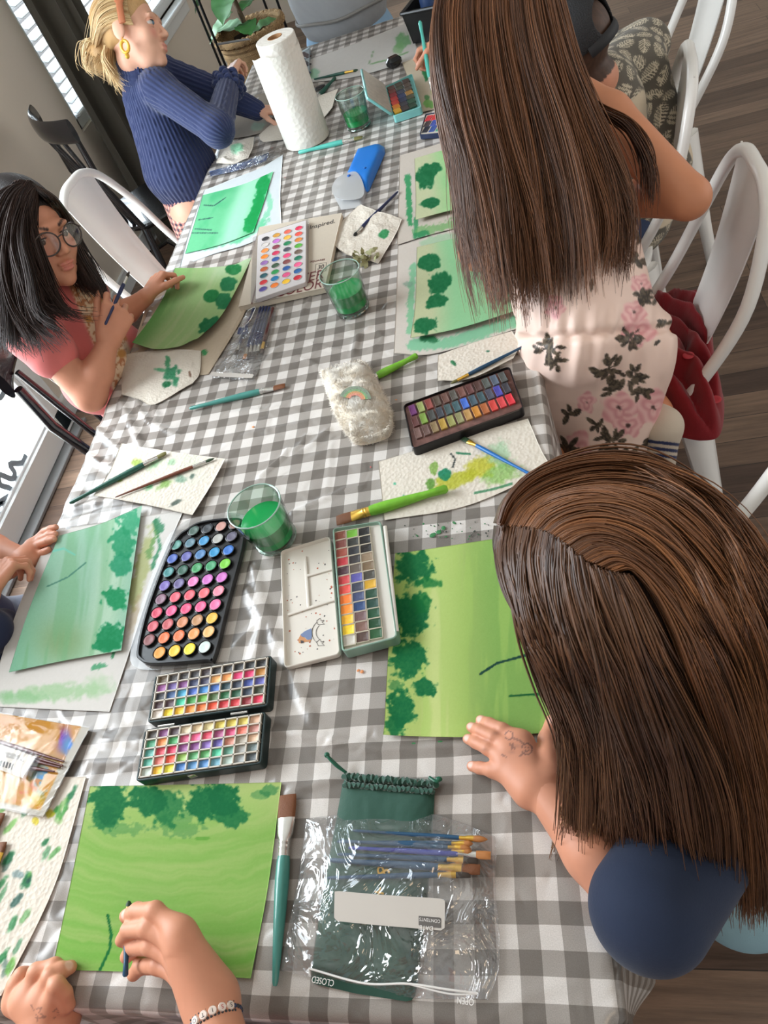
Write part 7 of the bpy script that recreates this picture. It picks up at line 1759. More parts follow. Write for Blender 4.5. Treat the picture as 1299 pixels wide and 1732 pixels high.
brush('turquoise brush held upright by the boy in the cap', ray(733, 165, dep(at(733, 165, .775))), ray(710, 36, dep(at(715, 85, .86)) - .02), MT['sea'], SILV, BR['olive'], .0068, .018, .04, endr=.8, world=True)
# ---------------------------------------------------------------- E: girl with glasses in a pink shirt
hcE = atx(52, 398, -.83)
E_ = person('girl with dark hair and glasses in a pink shirt holding a thin navy brush', (-.9, 1.1, 0))
FE = frame(camv((.818, .165, -.545)), camv((-.22, -.79, -.57))); sE = .93
FE = frame(camv((.84, .24, -.49)), camv((-.20, -.80, -.56)))
hpE, LE = head_prims(hcE, FE, sE)
nkE = atx(70, 500, -.90); pvE = V(-.90, 1.16, .52)
shER, shEL = atx(52, 560, -.87), atx(125, 470, -.93)
elER = atx(152, 668, -.80); wrER = atx(183, 578, -.735); wrEL = at(246, 503, .785); elEL = atx(190, 545, -.86)
pE = hpE + [cap(hcE + FE @ V(0, -.02, -.06), nkE, .040, .046, .02), cap(nkE, pvE, .075, .10, .03), cap(nkE, shER, .045, .04, .02), cap(nkE, shEL, .045, .04, .02)] + arm(shER, elER, wrER, (.038, .035, .0215)) + arm(shEL, elEL, wrEL, (.036, .030, .020))
for sy in (1, -1): pE += [cap(pvE + V(0, sy * .07, -.01), V(-.55, 1.15 + sy * .09, .50), .07, .055, .03), cap(V(-.55, 1.15 + sy * .09, .50), V(-.58, 1.15 + sy * .09, .08), .05, .035, .02), cap(V(-.58, 1.15 + sy * .09, .05), V(-.46, 1.15 + sy * .09, .035), .034, .03, .02)]
fdir = nrm(ray(205, 515, dep(wrER) - .01) - wrER)
fE1, nE1 = hand(wrER, fdir, camv((-.45, -.1, .85)) , .145, 1, ((38, 55, 30), (50, 60, 35), (62, 62, 38), (70, 62, 38)), thumb=((.85, .5, .45), (.9, .25, .5), (.95, .1, .45)))
fE2, nE2 = hand(wrEL, nrm(at(268, 468, .80) - wrEL), V(.2, -.2, -1), .138, -1, ((55, 60, 25), (55, 60, 25), (55, 55, 25), (50, 50, 25)), thumb=((.8, .6, .3), (.9, .3, .4), (.9, .1, .5)))
body('body', pE, .004, skm, E_, FAIR, face_marks(LE, sE, (204, 112, 106), (58, 40, 34)) + nE1 + nE2, extra=[(hpE, .0022), (fE1 + [cap(elER * .3 + wrER * .7, wrER, .0245, .0215, .01)], .002), (fE2 + [cap(elEL * .3 + wrEL * .7, wrEL, .022, .020, .01)], .002)])
eyes(E_, LE, FE, sE, (66, 46, 36), (0, 0, -.35))
pink = (216, 116, 112)
def shirtE(Vv, c):
    px, py = pix(Vv)
    pan = ss(128, 136, px + (py - 520) * -.42) * ss(196, 186, px + (py - 520) * -.42) * ss(468, 480, py) 
    q1 = np.sin(px * .55 + 2 * fbm(px * .06, py * .06, 2, 2)) * np.sin(py * .5 + 3 * fbm(px * .05, py * .05, 5, 2))
    emb = mix((190, 130, 84), (238, 220, 186), ss(.42, .52, fbm(px * .22, py * .22, 3, 3))); c = c * (1 - (pan * .9)[:, None]) + emb * (pan * .9)[:, None]
    for x, y, r in ((168, 505, 9), (206, 598, 9), (150, 540, 7), (215, 570, 7)):
        c = mixw(c, (196, 138, 70), (1 - ss(.6, 1, np.hypot(px - x, py - y) / r)) * pan)
    return c
shE = [cap(nkE + V(0, 0, -.03), pvE + V(.02, -.01, -.02), .088, .128, .04), cap(nkE + V(0, 0, -.02), shER, .06, .056, .03), cap(nkE + V(0, 0, -.02), shEL, .06, .056, .03), cap(shER, shER * .66 + elER * .34, .056, .054, .02), cap(shEL, shEL * .6 + elEL * .4, .052, .050, .02), cap(atx(118, 520, -.86), atx(165, 640, -.845), .07, .085, .03)]
body('t_shirt', shE, .0028, clothm, E_, pink, colfn=shirtE)
body('trousers', [cap(pvE + V(0, 0, -.03), pvE + V(0, 0, .03), .12, .118, .03)] + [cap(pvE + V(0, sy * .07, -.01), V(-.55, 1.15 + sy * .09, .50), .08, .066, .03) for sy in (1, -1)] + [cap(V(-.55, 1.15 + sy * .09, .50), V(-.58, 1.15 + sy * .09, .12), .062, .054, .03) for sy in (1, -1)], .004, clothm, E_, (70, 74, 92))
# glasses
gl_ = root('eyeglasses', LE(0, .115, .002), 'clear dark rimmed eyeglasses worn by the girl in pink', 'glasses')
gm = mat('glasses_frame', (64, 52, 48), .25)
for sx in (1, -1):
    P = [LE(sx * (.033 + .027 * math.cos(a) * (1 if True else 1)), .112 - .010 * abs(.033 + .027 * math.cos(a)) / .05, -.004 + .024 * math.sin(a)) for a in np.linspace(0, 2 * PI, 36)]
    mb = MB(); mb.tube(P, .0017, 6); mb.build('rim', gm, gl_)
    c = np.mean(P[:-1], 0); P = np.array(P[:-1]); nn = FE @ V(0, .0004, 0); mb = MB(); k = len(P); mb.add(np.concatenate([P - nn, P + nn]), [list(range(k))[::-1], list(range(k, 2 * k))]); mb.build('lens', clear_mat('lens_glass', rough=.02, gloss=1.3), gl_, smooth=False)
    mb = MB(); mb.tube([LE(sx * .060, .104, .006), LE(sx * .074, .06, .006), LE(sx * .080, .0, .002), LE(sx * .080, -.02, -.014)], .0016, 6); mb.build('temple', gm, gl_)
mb = MB(); mb.tube([LE(.007, .112, .004), LE(0, .115, .007), LE(-.007, .112, .004)], .0016, 6); mb.build('bridge', gm, gl_)
# dark loose hair
body('hair', [ell(LE(0, -.018, .040), (.082 * sE, .102 * sE, .090 * sE), FE), ell(LE(0, .085, -.020), (.060, .055, .078), FE, .012, True), cap(LE(-.055, -.03, -.01), atx(25, 500, -.87), .050, .055, .03), cap(LE(.05, -.03, -.02), atx(120, 450, -.93), .042, .035, .03)], .004, mat('hair_shell'), E_, (32, 24, 24))
dE = dep(hcE)
def gE(pts, ds, kh=2):
    d = np.interp(np.linspace(0, 1, len(pts)), np.linspace(0, 1, len(ds)), ds) + dE; k = kh
    return [ray(u, v, scalp(u, v, hcE, FE, sE, .010) if i < k else t) for i, ((u, v), t) in enumerate(zip(pts, d))]
near = [gE(p, [-.04, -.085, -.09, -.09, -.08, -.08]) for p in ([(62, 322), (56, 345), (48, 390), (56, 440), (74, 490), (104, 528), (142, 536)], [(54, 314), (42, 350), (36, 410), (46, 465), (64, 515), (100, 548)], [(44, 308), (24, 350), (16, 420), (26, 485), (44, 540), (74, 584)], [(34, 306), (6, 355), (-4, 430), (4, 505), (18, 560), (34, 592)], [(24, 310), (-12, 370), (-24, 450), (-16, 520), (-6, 585)])]
hdk = mat('hair_dark', rough=.5, attr=True, spec=.22)
strands('hair', near, 2600, E_, (26, 19, 18), (70, 50, 42), .0009, .022, .010, 22, 31, mass=True, mass_t=.03, fly=.12, wav=.012, tipvar=.35, clump=8, m=hdk)
farh = [gE(p, [-.03, .0, .03, .05, .05]) for p in ([(62, 322), (80, 338), (99, 362), (110, 400), (116, 432), (126, 462), (146, 488)], [(60, 318), (86, 336), (106, 364), (120, 402), (130, 438), (146, 470), (164, 494)], [(56, 312), (88, 332), (112, 366), (130, 410), (146, 445), (160, 475), (170, 500)])]
strands('hair', farh, 1300, E_, (26, 20, 20), (78, 58, 48), .0009, .020, .008, 22, 32, mass=True, mass_t=.03, fly=.10, wav=.007, tipvar=.25, clump=9)
top = [gE(p, [-.06, -.085, -.08, -.05], 9) for p in ([(40, 312), (14, 318), (-8, 345), (-22, 400), (-26, 460)], [(48, 306), (24, 318), (4, 350), (-6, 400), (-10, 450)], [(54, 308), (34, 325), (20, 360), (14, 410), (20, 450)], [(58, 312), (46, 330), (38, 362), (38, 410), (48, 450)], [(60, 316), (56, 332), (50, 356), (50, 390), (58, 430)])]
strands('hair', top, 1900, E_, (26, 20, 20), (74, 56, 48), .0009, .008, .005, 18, 33, mass=False, fly=.08, wav=.004, m=hdk)
brush('thin navy brush held upright by the girl with glasses', ray(219, 459, dep(wrER) + .01), ray(178, 549, dep(wrER) - .035), MT['navy'], SILV, BR['dark'], .0042, .014, .022, endr=.7, world=True)

# ---------------------------------------------------------------- F: blonde girl in a navy sweater
hcF = atx(222, 58, -.855); sF = .93
F_ = person('blonde girl with a hair bun and brown headband in a navy cable knit sweater', (-.88, 2.0, 0))
FF = frame(camv((.96, -.16, -.16)), camv((-.20, -.95, -.22))); hpF, LF_ = head_prims(hcF, FF, sF)
nkF = atx(240, 128, -.88); pvF = V(-.885, 1.985, .655)
shFR, shFL = atx(268, 150, -.82), atx(262, 118, -.90)
elFR = atx(368, 220, -.655); wrFR = atx(390, 130, -.655)
elFL = V(-.70, 2.16, .86); wrFL = V(-.62, 2.15, .80)
pF = hpF + [cap(hcF + FF @ V(0, -.02, -.06), nkF, .040, .046, .02), cap(nkF + V(0, 0, -.07), pvF, .055, .09, .03), cap(nkF, nkF + V(0, 0, -.08), .046, .055, .02)] + arm(shFR, elFR, wrFR, (.036, .031, .019)) + arm(shFL, elFL, wrFL, (.036, .031, .019))
for sy in (1, -1): pF += [cap(pvF + V(0, sy * .06, -.02), V(-.90, 1.97 + sy * .07, .36), .075, .05, .03), cap(V(-.90, 1.97 + sy * .07, .36), V(-.91, 1.97 + sy * .07, .07), .045, .032, .02), cap(V(-.91, 1.97 + sy * .07, .045), V(-.80, 1.97 + sy * .07, .034), .032, .028, .02)]
fF, nF = hand(wrFR, nrm(atx(408, 72, -.64) - wrFR), camv((.55, -.1, .8)), .135, 1, ((48, 60, 30), (52, 62, 34), (56, 62, 34), (60, 60, 34)), thumb=((.85, .45, .45), (.9, .2, .5), (.95, .0, .4)))
fF2, nF2 = hand(wrFL, V(.8, .2, -.3), V(0, 0, -1), .13, -1)
body('body', pF, .0042, skm, F_, (220, 168, 142), face_marks(LF_, sF, (210, 128, 120), (170, 128, 92)) + nF, extra=[(hpF, .0022), (fF + [cap(elFR * .3 + wrFR * .7, wrFR, .022, .0195, .01)], .0024), (fF2, .003)])
eyes(F_, LF_, FF, sF, (84, 110, 130), (0, 0, -.1))
knit = mat('navy_knit', (36, 48, 88), .92, sheen=.25, bump=('noise', 600, .4))
hemF = atx(322, 318, -.88)
swF = [cap(nkF + V(0, 0, -.07), hemF + V(0, 0, .07), .090, .116, .04), cap(nkF + V(0, 0, -.02), nkF + V(0, 0, -.08), .055, .085, .03), cap(hemF + V(0, 0, .06), hemF + V(0, 0, .02), .112, .104, .02), cap(nkF + V(0, 0, -.045), shFR, .055, .052, .03), cap(nkF + V(0, 0, -.045), shFL, .055, .052, .03), cap(shFR, elFR, .051, .044, .02), cap(elFR, elFR * .25 + wrFR * .75, .044, .034, .02), cap(shFL, elFL, .05, .044, .02), cap(elFL, wrFL, .042, .03, .02)]
v_, f_ = sdf_mesh(swF, .0024)
def ribs(Vv, segs, amp, pitch):
    N_ = vnormals(Vv, f_); best = np.full(len(Vv), 1e9); h_ = np.zeros(len(Vv))
    for a, b, r in segs:
        ax = nrm(b - a); e1 = nrm(np.cross(ax, V(.3, 1, .2))); e2 = np.cross(ax, e1); q = Vv - a; t = np.clip(q @ ax, 0, np.linalg.norm(b - a)); w = q - t[:, None] * ax
        d = np.linalg.norm(w, axis=1) - r; ang = np.arctan2(w @ e2, w @ e1); n_ = round(2 * PI * r / pitch)
        cab = np.where(np.sin(ang * n_ / 4) > .75, np.sin(t / .006 + np.sign(np.sin(ang * n_)) * 1.2) * .7, 0)
        hh = np.sin(ang * n_) + cab; m_ = d < best; h_ = np.where(m_, hh, h_); best = np.where(m_, d, best)
    return Vv + N_ * (amp * h_)[:, None]
v_ = ribs(v_, [(nkF, hemF, .105), (shFR, elFR, .047), (elFR, wrFR, .039), (shFL, elFL, .046), (elFL, wrFL, .036)], .0013, .0125)
swo = obj('sweater', v_, f_, knit, F_)
mb = MB(); ax = nrm(hcF - nkF); e1 = nrm(np.cross(ax, V(0, 0, 1) + V(.3, 0, 0))); e2 = np.cross(ax, e1)
for k in range(4):
    mb.tube([nkF + ax * (-.002 + .013 * k) + (e1 * math.cos(a) + e2 * math.sin(a)) * (.062 - .002 * k + .0012 * math.sin(a * 40)) for a in np.linspace(0, 2 * PI, 90)], .0105, 8)
mb.build('rolled_collar', knit, swo)
mb = MB(); ax = nrm(wrFR - elFR); e1 = nrm(np.cross(ax, V(1, 0, 0))); e2 = np.cross(ax, e1)
for k in range(3): mb.tube([elFR * .22 + wrFR * .78 + ax * .011 * k + (e1 * math.cos(a) + e2 * math.sin(a)) * (.034 + .004 * k + .006 * math.sin(a * 9 + k * 2)) for a in np.linspace(0, 2 * PI, 80)], .008, 8)
mb.build('ruffled_cuff', knit, swo)
def checkF(Vv, c):
    a = np.arctan2(Vv[:, 1] - 1.985, Vv[:, 0] + .885) * .11; s1 = (np.floor(a / .0085) % 2); s2 = (np.floor(Vv[:, 2] / .0085) % 2)
    return np.where(((s1 + s2) == 2)[:, None], np.array((48, 48, 68.)), np.where(((s1 + s2) == 1)[:, None], np.array((176, 120, 112.)), np.array((240, 184, 164.))))
body('gingham_shorts', [cap(pvF + V(0, 0, -.04), pvF + V(0, 0, .03), .106, .099, .02)] + [cap(pvF + V(0, sy * .055, -.03), V(-.895, 1.97 + sy * .07, .46), .082, .085, .02) for sy in (1, -1)], .0026, clothm, F_, (220, 160, 140), colfn=checkF)
BL0, BL1 = (176, 134, 84), (244, 222, 176)
bun = LF_(.0, -.118, -.028)
body('hair', [ell(LF_(0, -.020, .042), (.079 * sF, .099 * sF, .088 * sF), FF), ell(LF_(0, .085, -.035), (.075, .062, .085), FF, .012, True), ell(LF_(.075, .0, -.02), (.03, .03, .04), FF, .008, True), ell(LF_(-.075, .0, -.02), (.03, .03, .04), FF, .008, True), ell(bun, (.040, .038, .040), FF, .012)], .003, mat('hair_shell'), F_, (196, 156, 104))
FG = []
for a in np.linspace(-115, 115, 13):
    s_, c_ = math.sin(math.radians(a)), math.cos(math.radians(a))
    FG.append([LF_(.070 * s_, .055 - .02 * abs(s_), .030 + .085 * c_), LF_(.080 * s_, .0, .040 + .092 * c_), LF_(.080 * s_, -.055, .030 + .078 * c_), LF_(.050 * s_, -.098, .0 + .055 * c_), LF_(.018 * s_, -.125, -.020 + .02 * c_)])
strands('hair', FG, 2200, F_, BL0, BL1, .0008, .006, .003, 18, 41, mass=False, fly=.03, tipvar=.05, clump=5)
BGn = [[bun + FF @ V(.034 * math.cos(a), -.01 + .034 * math.sin(a), .0), bun + FF @ V(.040 * math.cos(a + 1.2), -.01 + .03 * math.sin(a + 1.2), .025), bun + FF @ V(.034 * math.cos(a + 2.4), -.012 + .036 * math.sin(a + 2.4), -.01), bun + FF @ V(.03 * math.cos(a + 3.4), -.01 + .03 * math.sin(a + 3.4), -.032)] for a in np.linspace(0, 6.28, 9)]
strands('hair', BGn, 700, F_, BL0, BL1, .0009, .008, .006, 18, 42, mass=False, fly=.15)
wsp = [[LF_(l_, -.07, -.035), LF_(l_ * 1.1, -.085, -.07), LF_(l_ * .8, -.085, -.105), LF_(l_ * .6, -.07 + .3 * l_, -.125)] for l_ in np.linspace(-.06, .06, 7)]
strands('hair', wsp, 320, F_, BL0, BL1, .0008, .006, .009, 16, 43, mass=False, fly=.3, tipvar=.5)
mb = MB(); mb.tube([LF_(.087 * math.cos(a), .014 + .006 * math.sin(a), -.004 + .138 * math.sin(a)) for a in np.linspace(.0, PI, 40)], [.010] * 6 + [.016] * 28 + [.010] * 6, 10, flat=.3, up=FF @ V(1, 0, .01))
tag(mb.build('headband', mat('tan_leather', (168, 98, 62), .5)), 'wide tan leather headband on the blonde hair', 'headband')
er = root('earring', LF_(-.076, .0, -.055), 'dangling gold earring of the blonde girl', 'earring'); gd = mat('gold_earring', (230, 178, 66), .35, .3)
ec = LF_(-.078, .0, -.062)
mb = MB(); mb.tube([ec + FF @ V(0, .011 * math.sin(a), .015 * math.cos(a)) for a in np.linspace(0, 2 * PI, 30)], .0045, 8); mb.build('hoop', gd, er)
mb = MB(); mb.ball(ec + FF @ V(0, 0, -.024), (.006, .010, .007)); mb.build('pendant', gd, er)
mb = MB(); mb.tube([LF_(-.075, -.004, -.030), ec + FF @ V(0, 0, .018)], .0012, 6); mb.build('hook', gd, er)
pn = MB(); pn.tube([ray(368, 75, dep(wrFR) + .0), ray(420, 66, dep(wrFR) - .01), ray(424, 68, dep(wrFR) - .01)], [.0035, .003, .0008], 8)
tag(pn.build('pencil', mat('pencil_grey', (120, 124, 126), .4)), 'short grey pencil held by the blonde girl', 'pencil')

# ---------------------------------------------------------------- G: person at the far end in grey
G_ = person('person in grey T-shirt and light blue jeans standing at the far table end', (-.41, 2.96, 0))
pG = V(-.41, 2.97, .70); nG = V(-.40, 2.99, 1.24)
hpG, LG_ = head_prims(nG + V(0, -.01, .19), frame(V(0, -1, -.3), V(0, -.2, 1)), 1.0)
prG = hpG + [cap(nG + V(0, 0, .1), nG, .05, .055, .02), cap(nG, pG, .10, .12, .04)]
for sx in (1, -1):
    s_, e_, w_ = nG + V(sx * .17, 0, -.04), nG + V(sx * .24, -.05, -.27), nG + V(sx * .13, -.17, -.27)
    prG += [cap(nG, s_, .05, .045, .03)] + arm(s_, e_, w_, (.045, .038, .025)) + hand(w_, V(-sx * .9, -.35, .2), V(-sx * .2, .5, -.6), .17, -sx)[0]
    prG += [cap(pG + V(sx * .085, 0, -.02), V(-.41 + sx * .10, 2.97, .40), .085, .06, .03), cap(V(-.41 + sx * .10, 2.97, .40), V(-.41 + sx * .10, 2.98, .08), .055, .04, .02), cap(V(-.41 + sx * .10, 2.98, .05), V(-.41 + sx * .10, 2.86, .04), .04, .034, .02)]
body('body', prG, .0055, skm, G_, FAIR)
flG = (V(0, 1, 0), .72)
body('t_shirt', [cap(nG + V(0, 0, -.02), V(-.41, 2.96, .86), .15, .185, .04, flG), cap(V(-.41, 2.96, .86), V(-.41, 2.96, .80), .185, .178, .02, flG)] + [cap(nG + V(sx * .10, 0, -.02), nG + V(sx * .22, -.03, -.2), .07, .07, .03) for sx in (1, -1)], .004, clothm, G_, (150, 152, 154))
mb = MB(); mb.tube([V(-.41 + .186 * math.cos(a), 2.96 + .136 * math.sin(a), .790 + .003 * math.sin(a * 5)) for a in np.linspace(0, 2 * PI, 80)], .006, 8); mb.build('shirt_hem', mat('grey_hem', (128, 126, 122), .9), G_)
body('jeans', [cap(V(-.41, 2.97, .62), V(-.41, 2.965, .80), .165, .158, .03, (V(0, 1, 0), .75))] + [cap(pG + V(sx * .085, 0, -.04), V(-.41 + sx * .10, 2.97, .10), .10, .07, .03) for sx in (1, -1)], .004, mat('pale_denim'), G_, (140, 172, 200))

# ---------------------------------------------------------------- H: child at the left edge holding the mint painting
H_ = person('child in navy at the left edge holding the mint green painting with both hands', (-1.02, .38, 0))
wH1 = at(-26, 1010, .80); wH2 = at(44, 948, .755); nH = V(-1.06, .40, 1.0); pH = V(-1.10, .40, .50)
FH = frame(V(1, 0, -.5), V(.4, 0, 1)); hpH, LH = head_prims(V(-1.05, .40, 1.14), FH, .92)
prH = hpH + [cap(V(-1.06, .40, 1.08), nH, .044, .05, .02), cap(nH, pH, .08, .11, .03)]
prH += arm(nH + V(.02, -.13, -.05), V(-1.00, .20, .78), wH1, (.038, .033, .023)) + arm(nH + V(.02, .13, -.05), V(-.98, .52, .75), wH2, (.038, .033, .021))
for sy in (1, -1): prH += [cap(pH + V(0, sy * .07, -.02), V(-.78, .40 + sy * .09, .50), .07, .055, .03), cap(V(-.78, .40 + sy * .09, .50), V(-.80, .40 + sy * .09, .08), .05, .036, .02)]
fH1, nH1 = hand(wH1, nrm(at(22, 942, .80) - wH1), V(.35, .35, -.85), .145, 1, ((50, 65, 35), (50, 65, 35), (52, 65, 35), (55, 60, 35)), thumb=((.8, .5, .4), (.9, .2, .5), (.9, 0, .5)), spread=(4, 1, -3, -7))
fH2 = []
for ch in ([(52, 938, .748), (66, 922, .752), (82, 915, .764), (91, 912, .767)], [(50, 930, .748), (70, 912, .752), (84, 905, .765), (93, 903, .767)], [(52, 922, .748), (76, 900, .752), (86, 895, .764), (94, 892, .766)], [(60, 945, .745), (66, 938, .748), (76, 934, .752), (82, 930, .756)]):
    fH2 += px_chain(ch, [.0085, .0082, .0074, .0062], .003); fH2.append(cap(wH2, at(*ch[0]), .018, .010, .012))
fH2 += px_chain([(52, 945, .742), (70, 936, .738), (84, 926, .740)], [.011, .009, .007], .004)
mkH = [(at(90, 911, .774), .0058, NAIL, .4), (at(92, 902, .774), .0058, NAIL, .4), (at(93, 891, .773), .0055, NAIL, .4)]
body('body', prH, .005, skm, H_, (204, 142, 114), list(nH1) + mkH, extra=[(fH1 + [cap(wH1 * .8 + V(-1.0, .2, .78) * .2, wH1, .025, .023, .01)], .0019), (fH2 + [cap(wH2 * .7 + V(-.98, .52, .75) * .3, wH2, .022, .020, .01)], .0019)])
body('shirt', [cap(nH + V(0, 0, -.03), pH + V(0, 0, .0), .10, .13, .04), cap(nH + V(.02, -.13, -.05), V(-.99, .20, .78), .056, .052, .03), cap(nH + V(.02, .13, -.05), V(-.99, .50, .79), .056, .050, .03), cap(V(-.99, .20, .78), at(-22, 1070, .77), .050, .042, .02), cap(V(-.93, .25, .72), at(0, 1062, .735), .05, .035, .02)], .004, clothm, H_, (24, 34, 66))

def short_hair(par, L, Fm, s, col):
    body('hair', [ell(L(0, -.018, .044), np.array((.083, .104, .092)) * s, Fm), ell(L(0, .085, -.022), (.066, .058, .080), Fm, .012, True), ell(L(0, -.01, -.14), (.12, .12, .075), Fm, .02, True)], .004, mat('hair_shell'), par, col)
short_hair(H_, LH, FH, .92, (70, 48, 34))
body('trousers', [cap(pH + V(0, 0, -.03), pH + V(0, 0, .05), .125, .12, .03)] + [cap(pH + V(0, sy * .07, -.02), V(-.78, .40 + sy * .09, .50), .082, .066, .03) for sy in (1, -1)] + [cap(V(-.78, .40 + sy * .09, .50), V(-.80, .40 + sy * .09, .12), .062, .054, .03) for sy in (1, -1)], .004, clothm, H_, (66, 70, 84))
# ---------------------------------------------------------------- I: person at the near table end painting
I_ = person('person with a letter bead bracelet painting at the near end of the table', (-.25, -.55, 0))
wI = at(356, 1692, .803); eI = V(-.10, -.47, .83); wI2 = at(88, 1722, .735); eI2 = V(-.50, -.50, .72)
nI = V(-.30, -.66, 1.10); pI = V(-.30, -.70, .52)
FI = frame(V(0, 1, -.5), V(0, .4, 1)); hpI, LI = head_prims(V(-.29, -.62, 1.28), FI, .98)
prI = hpI + [cap(V(-.29, -.63, 1.2), nI, .048, .054, .02), cap(nI, pI, .09, .12, .03)] + arm(nI + V(.16, .02, -.05), eI, wI, (.042, .038, .026)) + arm(nI + V(-.16, .02, -.05), eI2, wI2, (.042, .038, .026))
for sx in (1, -1): prI += [cap(pI + V(sx * .08, 0, -.02), V(-.30 + sx * .10, -.36, .50), .08, .06, .03), cap(V(-.30 + sx * .10, -.36, .50), V(-.30 + sx * .10, -.36, .08), .055, .04, .02)]
fI = []
for kn, ch in (((305, 1577, .836), [(305, 1577, .836), (262, 1541, .842), (232, 1541, .824), (213, 1549, .806)]), ((308, 1603, .832), [(308, 1603, .832), (250, 1570, .836), (218, 1573, .814), (206, 1590, .797)]), ((312, 1630, .820), [(312, 1630, .820), (256, 1600, .820), (226, 1602, .796), (214, 1618, .780)]), ((318, 1652, .804), [(318, 1652, .804), (268, 1632, .798), (238, 1634, .780), (226, 1648, .770)])):
    fI += px_chain(ch, [.0108, .0098, .0088, .0074], .004); fI.append(cap(wI + (at(*kn) - at(310, 1615, .823)) * .45, at(*kn), .0225, .0135, .018))
fI += px_chain([(345, 1640, .795), (296, 1596, .795), (250, 1566, .800), (221, 1556, .796)], [.017, .0125, .0105, .0082], .006)
fI += [cap(wI, eI * .35 + wI * .65, .0225, .029, .012)]
fI2 = []
for kn, ch in (((44, 1690, .752), [(44, 1690, .752), (62, 1644, .768), (92, 1634, .766), (108, 1640, .758)]), ((66, 1694, .754), [(66, 1694, .754), (86, 1652, .774), (104, 1642, .768), (119, 1636, .760)]), ((88, 1700, .756), [(88, 1700, .756), (96, 1668, .778), (108, 1680, .768), (116, 1700, .756)]), ((28, 1694, .740), [(28, 1694, .740), (28, 1664, .752), (36, 1650, .756), (46, 1646, .752)])):
    fI2 += px_chain(ch, [.0110, .0100, .0090, .0076], .004); fI2.append(cap(wI2, at(*kn), .024, .0135, .018))
fI2 += px_chain([(106, 1724, .735), (118, 1706, .730), (124, 1690, .728)], [.015, .012, .009], .006)
fI2 += [cap(wI2, eI2 * .35 + wI2 * .65, .0225, .028, .012)]
def penI(Vv, c):
    px, py = pix(Vv); w = np.zeros(len(px))
    for P in ([(52, 1700), (58, 1708), (70, 1704), (66, 1714), (78, 1720), (60, 1722)], [(88, 1712), (96, 1706), (100, 1716), (92, 1722)], [(62, 1716), (64, 1730)]):
        for a, b in zip(P[:-1], P[1:]): w = np.maximum(w, (seg_d(px, py, a, b)[0] < 1.0) * .4)
    return mixw(c, (90, 62, 60), w * (Vv[:, 2] < .80))
mkI = [(at(212, 1546, .815), .0068, NAIL, .4), (at(116, 1633, .768), .0068, NAIL, .4), (at(107, 1636, .768), .006, NAIL, .4)]
body('body', prI, .005, skm, I_, (208, 146, 116), mkI, extra=[(fI, .0019), (fI2, .0019)], colfn=penI)
body('t_shirt', [cap(nI + V(0, 0, -.03), pI + V(0, 0, 0), .12, .15, .04)] + [cap(nI + V(sx * .08, 0, -.02), (nI + V(sx * .16, .02, -.05)) * .5 + (eI if sx > 0 else eI2) * .5, .065, .06, .03) for sx in (1, -1)], .005, clothm, I_, (176, 30, 44))
brush('thin teal brush held in the hand at the near table end', at(218, 1523, .800), at(212, 1652, .800), MT['petrol'], GOLD, BR['green'], .0042, .006, .014, endr=.75, world=True)
br_ = root('bead_bracelet', wI, 'beaded bracelet with round letter beads on the painting wrist', 'bracelet')
ax = nrm(eI - wI); cI = wI + ax * .020; e1 = nrm(np.cross(ax, V(0, 0, 1))); e2 = np.cross(e1, ax)
if e2[2] < 0: e2 = -e2
rW = .0268; mbd = MB(); 
tocam = nrm(CP - cI); th0 = math.atan2(tocam @ e2, tocam @ e1)
n_b = 34
for i in range(n_b):
    a = th0 + math.pi + (i - n_b / 2) * 0 + 2 * PI * i / n_b
    da = (a - th0 + PI) % (2 * PI) - PI
    if abs(da) < .82: continue
    mbd.ball(cI + (e1 * math.cos(a) + e2 * math.sin(a)) * rW, .0024, nu=10, nv=6, mi=i % 2)
for off in (-.0042, .0042):
    for i in range(46):
        a = 2 * PI * i / 46; da = (a - th0 + PI) % (2 * PI) - PI
        if abs(da) < .95: mbd.ball(cI + ax * off + (e1 * math.cos(a) + e2 * math.sin(a)) * rW, .0016, nu=8, nv=5, mi=1)
mbd.build('small_beads', [mat('bead_navy', (48, 56, 88), .3), mat('bead_dark', (58, 58, 62), .3, .2)], br_)
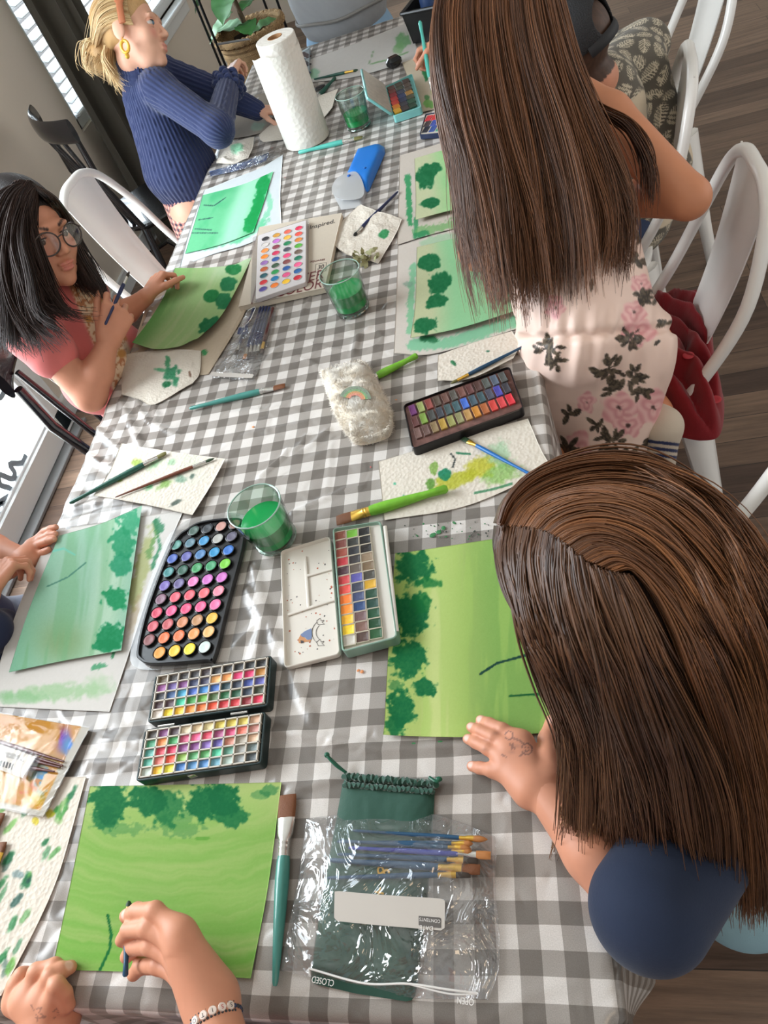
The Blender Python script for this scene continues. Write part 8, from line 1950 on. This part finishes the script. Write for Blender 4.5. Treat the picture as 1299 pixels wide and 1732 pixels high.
for k, ch in enumerate('SSITO'):
    a = th0 + (k - 2) * .34 * -1; nrm_ = e1 * math.cos(a) + e2 * math.sin(a); p = cI + nrm_ * (rW + .0005); tg = nrm(np.cross(ax, nrm_))
    R_ = np.c_[tg, np.cross(nrm_, tg), nrm_]
    mb = MB(); mb.lathe([(0, -.002), (.0036, -.002), (.0042, -.001), (.0042, .001), (.0036, .002), (0, .002)], p, 18, R=R_); b_ = mb.build('letter_bead', mat('bead_white', (232, 216, 204), .35), br_)
    cu = bpy.data.curves.new('lettering', 'FONT'); cu.body = ch; cu.size = .0056; cu.align_x = 'CENTER'; cu.align_y = 'CENTER'; cu.extrude = .0001; cu.materials.append(mat('bead_ink', (70, 60, 60) if k != 1 else (190, 60, 60), .5) if k != 1 else mat('bead_ink_red', (190, 60, 60), .5))
    o = bpy.data.objects.new('lettering', cu); COL.objects.link(o); bpy.context.view_layer.update(); me = bpy.data.meshes.new_from_object(o); bpy.data.objects.remove(o)
    o = bpy.data.objects.new('lettering', me); COL.objects.link(o); o.parent = b_; q = p + nrm_ * .0021 - _ORG[br_.name]
    o.matrix_local = Matrix([[R_[i][0], R_[i][1], R_[i][2], q[i]] for i in range(3)] + [[0, 0, 0, 1]])

short_hair(I_, LI, FI, .98, (84, 58, 40))
body('trousers', [cap(pI + V(0, 0, -.04), pI + V(0, 0, .05), .15, .14, .03)] + [cap(pI + V(sx * .08, 0, -.02), V(-.30 + sx * .10, -.36, .50), .095, .075, .03) for sx in (1, -1)] + [cap(V(-.30 + sx * .10, -.36, .50), V(-.30 + sx * .10, -.36, .10), .07, .058, .03) for sx in (1, -1)], .005, clothm, I_, (60, 72, 104))
short_hair(G_, LG_, frame(V(0, -1, -.3), V(0, -.2, 1)), 1.0, (70, 52, 40))
# flecks of paint dropped on the cloth
fk = MB(); rs5 = np.random.RandomState(17)
def fleck(u, v, r, mi): fk.ball(at(u, v, .7522), (r, r * rs5.uniform(.5, 1.4), .0006), R=rotz(rs5.uniform(0, 3)), nu=8, nv=4, mi=mi)
for i in range(46): fleck(rs5.uniform(676, 828), rs5.uniform(882, 912), rs5.uniform(.0006, .0018), 0 if rs5.rand() < .6 else 1)
for u, v in ((742, 900), (750, 893), (768, 884), (732, 905), (700, 1262), (745, 1258), (800, 1254)): fleck(u, v, .0042, 0)
for u, v in ((428, 722), (606, 1134), (612, 1136), (670, 676)): fleck(u, v, .0026, 2)
for u, v in ((627, 790), (644, 786), (460, 250), (482, 300)): fleck(u, v, .0018, 3)
fo_ = fk.build('paint_flecks', [mat('fleck_green', (52, 120, 70), .6), mat('fleck_dark', (66, 70, 62), .6), mat('fleck_orange', (214, 140, 86), .6), mat('fleck_red', (190, 84, 84), .6)], tc_); fo_['kind'] = 'stuff'
